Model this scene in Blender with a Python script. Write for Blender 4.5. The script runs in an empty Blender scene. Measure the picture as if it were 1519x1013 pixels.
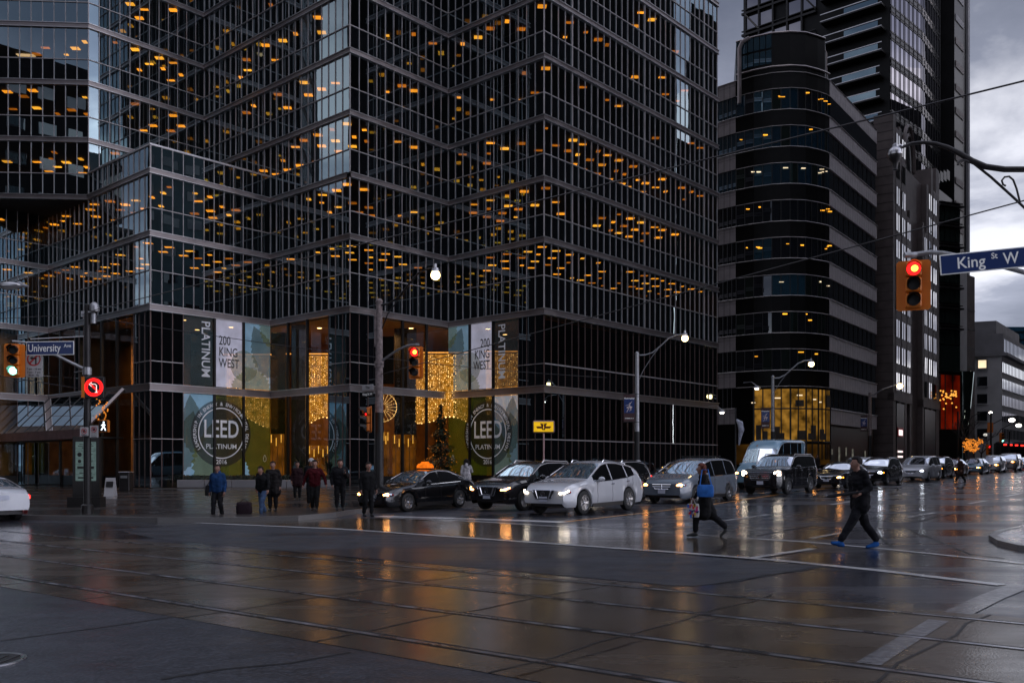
import bpy, bmesh, math, random
from mathutils import Vector, Matrix
random.seed(11)
R = math.radians
scene = bpy.context.scene
COL = scene.collection
PXF, CX, HY, CAMZ = 1358.0, 759.5, 690.0, 1.65     # focal length and horizon measured on the photograph

# ------------------------------------------------------------------ helpers
def V(*a): return Vector(a)
def sp(x, w): # smooth max(0, x)
    t = x / w
    return x if t > 20 else w * math.log1p(math.exp(t)) if t > -30 else 0.0
def gz(x, y):
    """height of the ground: University Avenue climbs to the north, the west corner lies a little lower"""
    u = min(.6157 * x + .788 * y, 260.0)
    return .0108 * sp(u - 15, 3.0) - .016 * (sp(-x, 3.0) - sp(-x - 12, 3.0))
def gnd(px, py):
    """where a ground point seen at this pixel of the photo lies in the world"""
    rx, m = (px - CX) / PXF, (py - HY) / PXF
    Y = 20.0
    for _ in range(40):
        Y += .6 * ((CAMZ - gz(rx * Y, Y)) / m - Y)
    return V(rx * Y, Y, gz(rx * Y, Y))
def at(px, py, Y): return V((px - CX) / PXF * Y, Y, CAMZ + (HY - py) / PXF * Y)

class MB:
    """collects shapes, then links them as ONE mesh object"""
    def __init__(s, M=None):
        s.v, s.f, s.mi, s.sm = [], [], [], []
        s.M = M or Matrix.Identity(4); s.m = 0; s.smooth = False
    def add(s, vs, fs, M=None):
        T = s.M @ M if M is not None else s.M
        o = len(s.v)
        s.v += [T @ Vector(p) for p in vs]
        for f in fs:
            s.f.append([i + o for i in f]); s.mi.append(s.m); s.sm.append(s.smooth)
        return s
    def quad(s, a, b, c, d): return s.add([a, b, c, d], [(0, 1, 2, 3)])
    def poly(s, pts): return s.add(pts, [tuple(range(len(pts)))])
    def box(s, c, d, M=None, bev=0):
        x, y, z = d[0] / 2, d[1] / 2, d[2] / 2
        if bev:
            b = min(bev, x * .9, y * .9, z * .9)
            ring = [(-x + b, -y), (x - b, -y), (x, -y + b), (x, y - b), (x - b, y), (-x + b, y), (-x, y - b), (-x, -y + b)]
            inn = [(px * (x - b) / x, py * (y - b) / y) for px, py in ring]
            vs = [(p[0] + c[0], p[1] + c[1], c[2] - z) for p in inn] + [(p[0] + c[0], p[1] + c[1], c[2] - z + b) for p in ring] \
               + [(p[0] + c[0], p[1] + c[1], c[2] + z - b) for p in ring] + [(p[0] + c[0], p[1] + c[1], c[2] + z) for p in inn]
            fs = [tuple(reversed(range(8))), tuple(range(24, 32))]
            for r in range(3):
                for i in range(8):
                    j = (i + 1) % 8
                    fs.append((r * 8 + i, r * 8 + j, r * 8 + 8 + j, r * 8 + 8 + i))
            return s.add(vs, fs, M)
        vs = [(c[0] + i * x, c[1] + j * y, c[2] + k * z) for k in (-1, 1) for j in (-1, 1) for i in (-1, 1)]
        return s.add(vs, [(0, 2, 3, 1), (4, 5, 7, 6), (0, 1, 5, 4), (2, 6, 7, 3), (0, 4, 6, 2), (1, 3, 7, 5)], M)
    def tube(s, pts, r, n=8, caps=True, M=None):
        pts = [Vector(p) for p in pts]
        rs = r if isinstance(r, (list, tuple)) else [r] * len(pts)
        vs, fs = [], []
        t0 = (pts[1] - pts[0]).normalized()
        up = V(0, 0, 1) if abs(t0.z) < .9 else V(1, 0, 0)
        nx = t0.cross(up).normalized()
        for i, p in enumerate(pts):
            t = (pts[min(i + 1, len(pts) - 1)] - pts[max(i - 1, 0)]).normalized()
            nx = (nx - t * nx.dot(t)).normalized(); ny = t.cross(nx)
            for k in range(n):
                a = 2 * math.pi * k / n
                vs.append(p + (nx * math.cos(a) + ny * math.sin(a)) * rs[i])
        for i in range(len(pts) - 1):
            for k in range(n):
                j = (k + 1) % n
                fs.append((i * n + k, i * n + j, (i + 1) * n + j, (i + 1) * n + k))
        if caps:
            fs.append(tuple(reversed(range(n)))); fs.append(tuple(range((len(pts) - 1) * n, len(pts) * n)))
        k = s.smooth; s.smooth = n > 5; s.add(vs, fs, M); s.smooth = k
        return s
    def lathe(s, prof, n=16, M=None):
        vs, fs = [], []
        for r, z in prof:
            for k in range(n):
                a = 2 * math.pi * k / n
                vs.append((r * math.cos(a), r * math.sin(a), z))
        for i in range(len(prof) - 1):
            for k in range(n):
                j = (k + 1) % n
                fs.append((i * n + k, i * n + j, (i + 1) * n + j, (i + 1) * n + k))
        fs.append(tuple(reversed(range(n)))); fs.append(tuple(range((len(prof) - 1) * n, len(prof) * n)))
        k = s.smooth; s.smooth = True; s.add(vs, fs, M); s.smooth = k
        return s
    def ell(s, c, r, n=12, m=8, M=None):
        pr = [(math.sin(math.pi * i / m), -math.cos(math.pi * i / m)) for i in range(m + 1)]
        pr = [(max(a, .02), b) for a, b in pr]
        T = Matrix.Translation(c) @ Matrix.Diagonal((r[0], r[1], r[2], 1))
        return s.lathe(pr, n, M @ T if M is not None else T)
    def prism(s, poly, z0, z1, M=None):
        n = len(poly)
        vs = [(x, y, z0) for x, y in poly] + [(x, y, z1) for x, y in poly]
        fs = [tuple(reversed(range(n))), tuple(range(n, 2 * n))] + [(i, (i + 1) % n, (i + 1) % n + n, i + n) for i in range(n)]
        return s.add(vs, fs, M)
    def text(s, body, size, M, align='LEFT', bold=0.0, sx=1.0, shear=0.0):
        c = bpy.data.curves.new('lettering', 'FONT')
        c.body, c.size, c.align_x, c.offset, c.shear = body, size, align, bold, shear
        c.resolution_u = 3; c.space_line = .95
        o = bpy.data.objects.new('lettering', c); COL.objects.link(o)
        me = bpy.data.meshes.new_from_object(o.evaluated_get(bpy.context.evaluated_depsgraph_get()))
        s.add([(v.co.x * sx, v.co.y, 0) for v in me.vertices], [tuple(p.vertices) for p in me.polygons], M)
        bpy.data.objects.remove(o); bpy.data.curves.remove(c); bpy.data.meshes.remove(me)
        return s
    def build(s, name, mats, parent=None, loc=None, sharp=38):
        me = bpy.data.meshes.new(name)
        me.from_pydata([tuple(p) for p in s.v], [], s.f)
        mats = mats if isinstance(mats, (list, tuple)) else [mats]
        for m in mats: me.materials.append(MAT[m] if isinstance(m, str) else m)
        me.polygons.foreach_set('material_index', s.mi)
        me.polygons.foreach_set('use_smooth', s.sm)
        if any(s.sm): me.set_sharp_from_angle(angle=R(sharp))
        me.update()
        o = bpy.data.objects.new(name, me); COL.objects.link(o)
        if parent is not None: o.parent = parent
        if loc is not None: o.location = loc
        return o

def frame(origin, xdir, ydir):
    """matrix with local x, y along the two directions, z = x cross y"""
    x = Vector(xdir).normalized(); y = Vector(ydir).normalized(); z = x.cross(y)
    M = Matrix((x, y, z)).transposed().to_4x4(); M.translation = Vector(origin)
    return M
def tag(o, label=None, cat=None, group=None, kind=None):
    if label: o['label'] = label
    if cat: o['category'] = cat
    if group: o['group'] = group
    if kind: o['kind'] = kind
    return o
def thing(name, label, cat, loc=(0, 0, 0), rz=0.0, group=None):
    o = bpy.data.objects.new(name, None); COL.objects.link(o)
    o.location = loc; o.rotation_euler = (0, 0, rz); o.empty_display_size = .2
    return tag(o, label, cat, group)
def copy_tree(o, parent=None):
    c = o.copy(); COL.objects.link(c); c.parent = parent
    for ch in list(o.children): copy_tree(ch, c)
    return c

# ------------------------------------------------------------------ materials
MAT = {}
def nodes(m):
    m.use_nodes = True; nt = m.node_tree; nt.nodes.clear()
    out = nt.nodes.new('ShaderNodeOutputMaterial')
    return nt, nt.nodes.new, nt.links.new, out
def mat(name, col, rough=.5, metal=0.0, var=.18, vs=2.0, bump=0.0, bs=30.0, coat=0.0, spec=.5, rvar=0.0, emit=0.0):
    m = bpy.data.materials.new(name); nt, N, L, out = nodes(m)
    b = N('ShaderNodeBsdfPrincipled'); L(b.outputs[0], out.inputs[0])
    tc = N('ShaderNodeTexCoord')
    n = N('ShaderNodeTexNoise'); n.inputs['Scale'].default_value = vs; n.inputs['Detail'].default_value = 5
    L(tc.outputs['Object'], n.inputs['Vector'])
    r = N('ShaderNodeValToRGB')
    r.color_ramp.elements[0].position = .3; r.color_ramp.elements[1].position = .72
    r.color_ramp.elements[0].color = [c * (1 - var) for c in col] + [1]
    r.color_ramp.elements[1].color = [min(1, c * (1 + var)) for c in col] + [1]
    L(n.outputs['Fac'], r.inputs[0]); L(r.outputs[0], b.inputs['Base Color'])
    b.inputs['Roughness'].default_value = rough; b.inputs['Metallic'].default_value = metal
    b.inputs['Specular IOR Level'].default_value = spec; b.inputs['Coat Weight'].default_value = coat
    b.inputs['Coat Roughness'].default_value = .04
    if rvar:
        mr = N('ShaderNodeMapRange'); mr.inputs[1].default_value = .35; mr.inputs[2].default_value = .68
        mr.inputs[3].default_value = max(.02, rough - rvar); mr.inputs[4].default_value = rough + rvar
        L(n.outputs['Fac'], mr.inputs[0]); L(mr.outputs[0], b.inputs['Roughness'])
    if bump:
        n2 = N('ShaderNodeTexNoise'); n2.inputs['Scale'].default_value = bs; n2.inputs['Detail'].default_value = 3
        L(tc.outputs['Object'], n2.inputs['Vector'])
        bp = N('ShaderNodeBump'); bp.inputs['Strength'].default_value = bump; bp.inputs['Distance'].default_value = .02
        L(n2.outputs['Fac'], bp.inputs['Height']); L(bp.outputs[0], b.inputs['Normal'])
    if emit:
        L(r.outputs[0], b.inputs['Emission Color']); b.inputs['Emission Strength'].default_value = emit
    MAT[name] = m
    return m
def glow(name, col, strength, var=.12, vs=6.0):
    """something that gives off light; a little uneven"""
    m = bpy.data.materials.new(name); nt, N, L, out = nodes(m)
    e = N('ShaderNodeEmission'); L(e.outputs[0], out.inputs[0])
    tc = N('ShaderNodeTexCoord'); n = N('ShaderNodeTexNoise'); n.inputs['Scale'].default_value = vs
    L(tc.outputs['Object'], n.inputs['Vector'])
    mr = N('ShaderNodeMapRange'); mr.inputs[1].default_value = .3; mr.inputs[2].default_value = .7
    mr.inputs[3].default_value = strength * (1 - var); mr.inputs[4].default_value = strength * (1 + var)
    L(n.outputs['Fac'], mr.inputs[0]); L(mr.outputs[0], e.inputs['Strength'])
    e.inputs['Color'].default_value = list(col) + [1]
    MAT[name] = m
    return m
def glass(name, tint, ior=2.4, gloss=(.92, .96, 1.0), rough=0.0, wob=.0, transp=True, base=(.006, .006, .007)):
    """coated facade glass: mirror reflection by Fresnel over a tinted clear (or dark opaque) pane"""
    m = bpy.data.materials.new(name); nt, N, L, out = nodes(m)
    mix = N('ShaderNodeMixShader'); L(mix.outputs[0], out.inputs[0])
    fr = N('ShaderNodeFresnel'); fr.inputs['IOR'].default_value = ior
    L(fr.outputs[0], mix.inputs[0])
    if transp:
        t = N('ShaderNodeBsdfTransparent'); t.inputs[0].default_value = list(tint) + [1]
    else:
        t = N('ShaderNodeBsdfDiffuse'); t.inputs[0].default_value = list(base) + [1]
    g = N('ShaderNodeBsdfGlossy'); g.inputs[0].default_value = list(gloss) + [1]; g.inputs['Roughness'].default_value = rough
    L(t.outputs[0], mix.inputs[1]); L(g.outputs[0], mix.inputs[2])
    if wob:
        tc = N('ShaderNodeTexCoord'); n = N('ShaderNodeTexNoise'); n.inputs['Scale'].default_value = .55; n.inputs['Detail'].default_value = 1.5
        L(tc.outputs['Object'], n.inputs['Vector'])
        bp = N('ShaderNodeBump'); bp.inputs['Strength'].default_value = wob; bp.inputs['Distance'].default_value = .05
        L(n.outputs['Fac'], bp.inputs['Height']); L(bp.outputs[0], g.inputs['Normal']); L(bp.outputs[0], fr.inputs['Normal'])
    MAT[name] = m
    return m
def vinyl(name, col, clear=.3, back=.08):
    """perforated window film, backlight of the lobby put in as emission"""
    m = bpy.data.materials.new(name); nt, N, L, out = nodes(m)
    mix = N('ShaderNodeMixShader'); mix.inputs[0].default_value = clear; L(mix.outputs[0], out.inputs[0])
    b = N('ShaderNodeBsdfPrincipled'); b.inputs['Roughness'].default_value = .5
    tc = N('ShaderNodeTexCoord'); n = N('ShaderNodeTexNoise'); n.inputs['Scale'].default_value = 1.3
    L(tc.outputs['Object'], n.inputs['Vector'])
    r = N('ShaderNodeValToRGB'); r.color_ramp.elements[0].position = .3; r.color_ramp.elements[1].position = .7
    r.color_ramp.elements[0].color = [c * .85 for c in col] + [1]; r.color_ramp.elements[1].color = [c * 1.12 for c in col] + [1]
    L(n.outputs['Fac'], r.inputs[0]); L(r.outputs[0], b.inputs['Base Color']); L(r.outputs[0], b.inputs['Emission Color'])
    b.inputs['Emission Strength'].default_value = back  # stands in for lobby light coming through the film
    t = N('ShaderNodeBsdfTransparent')
    L(b.outputs[0], mix.inputs[1]); L(t.outputs[0], mix.inputs[2])
    MAT[name] = m
def ground_mat(name, c0, c1, r0, r1, grain=120.0, bump=.25, joint=None, crack=0.0, sc=.16, hard=False, film=1.0):
    """wet street surface: puddles and drier patches by a large noise, fine grain as bump"""
    m = bpy.data.materials.new(name); nt, N, L, out = nodes(m)
    b = N('ShaderNodeBsdfPrincipled'); L(b.outputs[0], out.inputs[0])
    geo = N('ShaderNodeNewGeometry')
    n1 = N('ShaderNodeTexNoise'); n1.inputs['Scale'].default_value = sc; n1.inputs['Detail'].default_value = 7; n1.inputs['Roughness'].default_value = .6
    mp = N('ShaderNodeMapping'); mp.inputs['Rotation'].default_value = (0, 0, R(39)); mp.inputs['Scale'].default_value = (.55, 2.0, 1)
    L(geo.outputs['Position'], mp.inputs['Vector']); L(mp.outputs[0], n1.inputs['Vector'])
    n2 = N('ShaderNodeTexNoise'); n2.inputs['Scale'].default_value = grain; n2.inputs['Detail'].default_value = 2
    L(geo.outputs['Position'], n2.inputs['Vector'])
    n3 = N('ShaderNodeTexNoise'); n3.inputs['Scale'].default_value = 2.2; n3.inputs['Detail'].default_value = 4
    L(geo.outputs['Position'], n3.inputs['Vector'])
    mr = N('ShaderNodeMapRange'); mr.inputs[1].default_value = .42; mr.inputs[2].default_value = .58
    mr.inputs[3].default_value = r0; mr.inputs[4].default_value = r1
    L(n1.outputs['Fac'], mr.inputs[0]); L(mr.outputs[0], b.inputs['Roughness'])
    mx = N('ShaderNodeMix'); mx.data_type = 'RGBA'
    mx.inputs['A'].default_value = list(c0) + [1]; mx.inputs['B'].default_value = list(c1) + [1]
    ad = N('ShaderNodeMath'); ad.operation = 'ADD'
    ml = N('ShaderNodeMath'); ml.operation = 'MULTIPLY'; ml.inputs[1].default_value = .5
    if hard:                                 # light aggregate showing in the worn surface
        hr = N('ShaderNodeMapRange'); hr.inputs[1].default_value = .46; hr.inputs[2].default_value = .64; L(n2.outputs['Fac'], hr.inputs[0]); L(hr.outputs[0], ml.inputs[0])
    else: L(n2.outputs['Fac'], ml.inputs[0])
    L(ml.outputs[0], ad.inputs[0])
    ml2 = N('ShaderNodeMath'); ml2.operation = 'MULTIPLY'; ml2.inputs[1].default_value = .5
    L(n3.outputs['Fac'], ml2.inputs[0]); L(ml2.outputs[0], ad.inputs[1]); L(ad.outputs[0], mx.inputs['Factor'])
    col = mx.outputs['Result']
    def darken(mask, k):
        nonlocal col
        d = N('ShaderNodeMix'); d.data_type = 'RGBA'; d.inputs['B'].default_value = (.006, .006, .006, 1)
        sc_ = N('ShaderNodeMath'); sc_.operation = 'MULTIPLY'; sc_.inputs[1].default_value = k
        L(mask, sc_.inputs[0]); L(sc_.outputs[0], d.inputs['Factor']); L(col, d.inputs['A']); col = d.outputs['Result']
    if joint:
        for (dx, dy, period, off, w) in joint:
            dt = N('ShaderNodeVectorMath'); dt.operation = 'DOT_PRODUCT'; dt.inputs[1].default_value = (dx, dy, 0)
            L(geo.outputs['Position'], dt.inputs[0])
            wob = N('ShaderNodeMath'); wob.operation = 'MULTIPLY_ADD'; wob.inputs[1].default_value = .12
            L(n3.outputs['Fac'], wob.inputs[0]); L(dt.outputs['Value'], wob.inputs[2])
            pp = N('ShaderNodeMath'); pp.operation = 'PINGPONG'; pp.inputs[1].default_value = period / 2
            o_ = N('ShaderNodeMath'); o_.operation = 'ADD'; o_.inputs[1].default_value = off
            L(wob.outputs[0], o_.inputs[0]); L(o_.outputs[0], pp.inputs[0])
            lt = N('ShaderNodeMath'); lt.operation = 'LESS_THAN'; lt.inputs[1].default_value = w
            L(pp.outputs[0], lt.inputs[0]); darken(lt.outputs[0], .85)
    if crack:
        vo = N('ShaderNodeTexVoronoi'); vo.feature = 'DISTANCE_TO_EDGE'; vo.inputs['Scale'].default_value = .16
        wv = N('ShaderNodeVectorMath'); wv.operation = 'MULTIPLY_ADD'; wv.inputs[1].default_value = (1.2, 1.2, 1.2)
        L(n3.outputs['Color'], wv.inputs[0]); L(geo.outputs['Position'], wv.inputs[2]); L(wv.outputs[0], vo.inputs['Vector'])
        lt = N('ShaderNodeMath'); lt.operation = 'LESS_THAN'; lt.inputs[1].default_value = .0035
        L(vo.outputs['Distance'], lt.inputs[0]); darken(lt.outputs[0], crack)
    L(col, b.inputs['Base Color'])
    bp = N('ShaderNodeBump'); bp.inputs['Strength'].default_value = bump; bp.inputs['Distance'].default_value = .004
    L(n2.outputs['Fac'], bp.inputs['Height'])
    bp2 = N('ShaderNodeBump'); bp2.inputs['Strength'].default_value = .08; bp2.inputs['Distance'].default_value = .03
    L(n3.outputs['Fac'], bp2.inputs['Height']); L(bp.outputs[0], bp2.inputs['Normal']); L(bp2.outputs[0], b.inputs['Normal'])
    b.inputs['IOR'].default_value = 1.45
    cw = N('ShaderNodeMapRange'); cw.inputs[1].default_value = .36; cw.inputs[2].default_value = .6     # film of rain water, thin where the surface dries
    cw.inputs[3].default_value = film; cw.inputs[4].default_value = film * .35
    L(n1.outputs['Fac'], cw.inputs[0]); L(cw.outputs[0], b.inputs['Coat Weight'])
    b.inputs['Coat IOR'].default_value = 1.33; b.inputs['Coat Roughness'].default_value = r0 + .06
    L(bp2.outputs[0], b.inputs['Coat Normal'])
    MAT[name] = m

K = V(-.776, .631, 0)      # along King Street to the west
KN = V(.631, .776, 0)      # across it, to the north
U = V(.609, .793, 0)       # along University Avenue to the north
UR = V(.793, -.609, 0)     # across it, to the east

ground_mat('wet_asphalt', (.020, .021, .026), (.062, .067, .085), .07, .46, 50, .45, crack=.8)
ground_mat('worn_asphalt', (.006, .007, .009), (.075, .082, .10), .28, .55, 30, 1.0, hard=True, film=.3)
ground_mat('track_concrete', (.048, .038, .029), (.115, .092, .07), .06, .48, 45, .5,
           joint=[(K.x, K.y, 5.2, .6, .022)])
ground_mat('crossing_concrete', (.042, .032, .024), (.095, .075, .056), .06, .24, 60, .25)
ground_mat('paving', (.024, .02, .0185), (.06, .05, .046), .14, .38, 50, .3,
           joint=[(K.x, K.y, 1.5, 0, .012), (KN.x, KN.y, 1.5, .2, .012)])
ground_mat('glare_paving', (.4, .4, .41), (.62, .62, .63), .06, .3, 50, .3,  # pale colour stands in for sky glare on the wet paving
           joint=[(U.x, U.y, 1.5, 0, .012), (UR.x, UR.y, 1.5, .2, .012)])
ground_mat('kerb_stone', (.09, .085, .082), (.17, .16, .155), .25, .5, 60, .4)
ground_mat('white_paint', (.3, .3, .3), (.62, .62, .63), .2, .45, 80, .4)
ground_mat('worn_paint', (.08, .08, .085), (.27, .27, .28), .14, .4, 14, .4, hard=True)
ground_mat('yellow_paint', (.5, .2, .02), (.75, .33, .04), .25, .5, 80, .4)
ground_mat('far_ground', (.03, .03, .03), (.06, .06, .06), .5, .7, 5, .2)
mat('rail_steel', (.5, .5, .54), .32, 1.0, .2, 3, rvar=.1)
mat('rail_groove', (.008, .008, .008), .5)
mat('cast_iron', (.035, .035, .035), .4, .6, .3, 8, bump=.5, bs=40)
mat('bronze_metal', (.36, .31, .30), .36, .7, .12, .7, rvar=.08)
mat('fin_metal', (.54, .495, .485), .42, .35, .15, 1.2)
mat('lobby_fin', (.20, .13, .115), .4, .5, .15, 1.2)
mat('edge_metal', (.68, .65, .65), .3, .75, .12, 1.5)
mat('dark_frame', (.02, .018, .017), .35, .3)
glass('tower_glass', (.8, .7, .55), 4.0, gloss=(.74, .92, 1.0), wob=.02)
glass('lobby_glass', (.92, .88, .8), 1.55, wob=.01)
glass('spandrel_glass', (1, 1, 1), 4.0, gloss=(.72, .92, 1.0), wob=.025, transp=False)
glass('office_glass', (1, 1, 1), 1.9, wob=.04, transp=False, base=(.012, .014, .018))
glass('blue_glass', (1, 1, 1), 3.0, gloss=(.62, .85, 1.0), wob=.05, transp=False, base=(.01, .03, .05))
glass('green_glass', (1, 1, 1), 2.2, gloss=(.75, .9, .85), wob=.03, transp=False, base=(.012, .018, .016))
glass('clear_glass', (.9, .88, .82), 1.5)
mat('slab', (.05, .042, .036), .8, var=.1)
mat('office_wall', (.06, .045, .034), .75, var=.3, vs=.5)
glow('ceiling_panel', (1.0, .40, .028), 2.0, .5, .35)
glow('ceiling_dim', (1.0, .32, .018), .75, .5, .35)
glow('ceiling_bright', (1.0, .5, .05), 2.0, .4, .35)
glow('cool_panel', (1.0, .78, .5), 1.3, .3, .4)
mat('wood_panel', (.42, .22, .08), .35, var=.35, vs=1.2)
mat('dark_marble', (.012, .011, .011), .12, var=.5, vs=1.0)
mat('stone_column', (.13, .115, .10), .5, var=.3, vs=1.5)
glow('wall_glow', (1.0, .33, .03), .12, .75, 1.1)  # lamplight on the lobby walls, put in as emission
glow('drape_glow', (1.0, .40, .04), .42, .6, 3)  # soft glow of the fairy lights, put into the drape as emission
glow('fairy_light', (1.0, .60, .2), 3.0, .8, 9)
glow('added_glow_strip', (1.0, .42, .08), 1.6, .2)  # for added strips that brighten the lobby ceiling
glow('niche_tube', (1.0, .50, .08), 1.1, .4, 2)
mat('warm_ceiling', (.55, .36, .2), .7, var=.12)
glass('canopy_glass', (.25, .25, .25), 1.25, gloss=(.5, .5, .5))
glow('downlight', (1.0, .6, .22), 12)
mat('grey_panel', (.43, .38, .38), .6, var=.12, vs=1.5, bump=.1, bs=8)
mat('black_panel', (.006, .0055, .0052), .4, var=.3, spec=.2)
mat('brown_stone', (.10, .076, .07), .6, var=.25, vs=1.0, bump=.15, bs=10)
mat('pale_stone', (.5, .48, .475), .8, var=.12, vs=.6, bump=.1, bs=6)
mat('concrete', (.24, .23, .235), .8, var=.15, vs=.6, bump=.1, bs=6)
mat('dark_stone', (.006, .0055, .0055), .8, var=.3, vs=.2, spec=.1)
mat('teal_stone', (.09, .14, .15), .4, var=.4, vs=.15)
mat('galvanised', (.36, .36, .37), .4, .7, .2, 8)
mat('weathered_pole', (.21, .17, .165), .75, var=.45, vs=9, bump=.5, bs=25)
mat('black_pole', (.014, .013, .013), .45, .2)
mat('dark_iron', (.03, .027, .027), .4, .5)
mat('signal_yellow', (.66, .17, .008), .5, var=.12)
mat('signal_black', (.008, .008, .008), .5)
glow('red_lamp', (1.0, .012, .012), 3.2, .1)
glow('red_core', (1.0, .3, .03), 9, .1)
glow('green_lamp', (.25, 1.0, .75), 6.0, .1)
glow('walk_lamp', (.8, .9, 1.0), 3.2, .1)
glow('led_white', (1.0, .8, .78), 1.6, .1)
mat('sign_blue', (.012, .028, .11), .35, var=.1, emit=.12)
mat('sign_white', (.72, .72, .72), .4, var=.05, emit=.12)
mat('sign_grey', (.42, .41, .41), .45, var=.08)
mat('sign_black', (.015, .014, .014), .5)
mat('sign_red', (.42, .03, .035), .45, var=.1)
glow('kiosk_face', (.42, .62, .62), .2, .2)
glow('transit_yellow', (1.0, .58, .02), .85, .15)
mat('transit_red', (.13, .008, .006), .5)
glow('globe', (1.0, .70, .32), 12, .05)
glow('globe_white', (1.0, .92, .8), 9, .05)
mat('lamp_metal', (.45, .44, .45), .3, .8)
mat('tyre', (.011, .011, .011), .7, bump=.3, bs=60)
mat('rim_metal', (.42, .42, .43), .25, .9)
mat('chrome', (.75, .75, .77), .08, 1.0, .03)
mat('black_trim', (.008, .008, .009), .35)
mat('plate_white', (.55, .57, .66), .45, var=.1)
glass('car_glass', (.3, .32, .33), 1.42, rough=.03)
glow('headlamp', (1.0, .84, .64), 13, .2)
glow('headlamp_warm', (1.0, .40, .10), 22, .3)
glow('headlamp_cold', (.85, .9, 1.0), 20, .2)
glow('amber_lamp', (1.0, .32, .02), 7)
glow('tail_lamp', (1.0, .03, .02), 3.2)
mat('tail_off', (.30, .012, .012), .15, coat=1)
glow('taxi_light', (1.0, .20, .012), 1.1, .3, 9)
mat('leaf_dark', (.02, .035, .018), .6, var=.4, vs=5)
mat('twig', (.05, .035, .03), .8)
glow('tree_light', (1.0, .30, .035), 1.0, .5)
mat('skin', (.27, .14, .10), .55, var=.1)
mat('hair_dark', (.015, .011, .01), .6)
mat('shoe_black', (.012, .012, .012), .5)
for nm, c in dict(paint_black=(.008, .008, .010), paint_silver=(.56, .57, .60), paint_grey=(.15, .175, .21), paint_white=(.66, .68, .7),
                  paint_blue=(.20, .34, .44), paint_red=(.11, .025, .022), paint_dark=(.022, .022, .026), paint_champagne=(.46, .43, .41)).items():
    mat(nm, c, .24, .4 if nm not in ('paint_white', 'paint_blue', 'paint_silver', 'paint_champagne', 'paint_grey') else .12, .06, 1.5, coat=1.0)
# ------------------------------------------------------------------ camera
cd = bpy.data.cameras.new('camera'); cam = bpy.data.objects.new('camera', cd); COL.objects.link(cam)
cam.location = (0, 0, CAMZ); cam.rotation_euler = (R(90), 0, 0)
cd.sensor_width = 36; cd.lens = PXF / 1519 * 36; cd.shift_y = (HY - 506.5) / 1519
cd.clip_start = .1; cd.clip_end = 6000
scene.camera = cam

# ------------------------------------------------------------------ dusk sky: Nishita under a broken cloud deck, one weak soft sun
w = bpy.data.worlds.new('World'); scene.world = w; w.use_nodes = True
nt = w.node_tree; nt.nodes.clear(); N = nt.nodes.new; L = nt.links.new
out = N('ShaderNodeOutputWorld'); bg = N('ShaderNodeBackground'); L(bg.outputs[0], out.inputs[0])
SUN_EL, SUN_ROT = R(7), R(70)
sky = N('ShaderNodeTexSky'); sky.sky_type = 'NISHITA'; sky.sun_disc = False
sky.sun_elevation = SUN_EL; sky.sun_rotation = SUN_ROT
tc = N('ShaderNodeTexCoord')
sep = N('ShaderNodeSeparateXYZ'); L(tc.outputs['Generated'], sep.inputs[0])
# clouds lie on a flat deck: divide the direction by its height
zz = N('ShaderNodeMath'); zz.operation = 'MAXIMUM'; zz.inputs[1].default_value = 0; L(sep.outputs['Z'], zz.inputs[0])
za = N('ShaderNodeMath'); za.operation = 'ADD'; za.inputs[1].default_value = .22; L(zz.outputs[0], za.inputs[0])
dx = N('ShaderNodeMath'); dx.operation = 'DIVIDE'; L(sep.outputs['X'], dx.inputs[0]); L(za.outputs[0], dx.inputs[1])
dy = N('ShaderNodeMath'); dy.operation = 'DIVIDE'; L(sep.outputs['Y'], dy.inputs[0]); L(za.outputs[0], dy.inputs[1])
cmb = N('ShaderNodeCombineXYZ'); L(dx.outputs[0], cmb.inputs[0]); L(dy.outputs[0], cmb.inputs[1])
n1 = N('ShaderNodeTexNoise'); n1.inputs['Scale'].default_value = 1.5; n1.inputs['Detail'].default_value = 8; n1.inputs['Roughness'].default_value = .55
n1.inputs['Distortion'].default_value = .25
L(cmb.outputs[0], n1.inputs['Vector'])
rp = N('ShaderNodeValToRGB'); e = rp.color_ramp.elements
e[0].position = .38; e[0].color = (2.2, 2.42, 3.5, 1)
e[1].position = .61; e[1].color = (10.8, 10.9, 12.2, 1)
m_ = e.new(.5); m_.color = (3.9, 4.15, 5.5, 1)
L(n1.outputs['Fac'], rp.inputs[0])
# brighter band near the horizon, where the deck thins out
br = N('ShaderNodeMapRange'); br.inputs[1].default_value = .0; br.inputs[2].default_value = .42; br.inputs[3].default_value = 1.12; br.inputs[4].default_value = .50
L(sep.outputs['Z'], br.inputs[0])
ml = N('ShaderNodeMix'); ml.data_type = 'RGBA'; ml.blend_type = 'MULTIPLY'; ml.inputs['Factor'].default_value = 1
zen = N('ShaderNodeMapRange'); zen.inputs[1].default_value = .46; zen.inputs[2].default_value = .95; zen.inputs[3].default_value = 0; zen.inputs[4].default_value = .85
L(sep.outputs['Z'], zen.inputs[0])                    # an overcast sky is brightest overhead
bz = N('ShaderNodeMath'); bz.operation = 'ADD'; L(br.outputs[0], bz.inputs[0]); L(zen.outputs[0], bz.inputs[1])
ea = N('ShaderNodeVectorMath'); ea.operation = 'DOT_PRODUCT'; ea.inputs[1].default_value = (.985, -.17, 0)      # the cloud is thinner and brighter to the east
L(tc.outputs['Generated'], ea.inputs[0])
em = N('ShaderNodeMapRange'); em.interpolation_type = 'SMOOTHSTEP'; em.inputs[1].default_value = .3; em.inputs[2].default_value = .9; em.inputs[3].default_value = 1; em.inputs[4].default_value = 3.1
L(ea.outputs['Value'], em.inputs[0])
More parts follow.
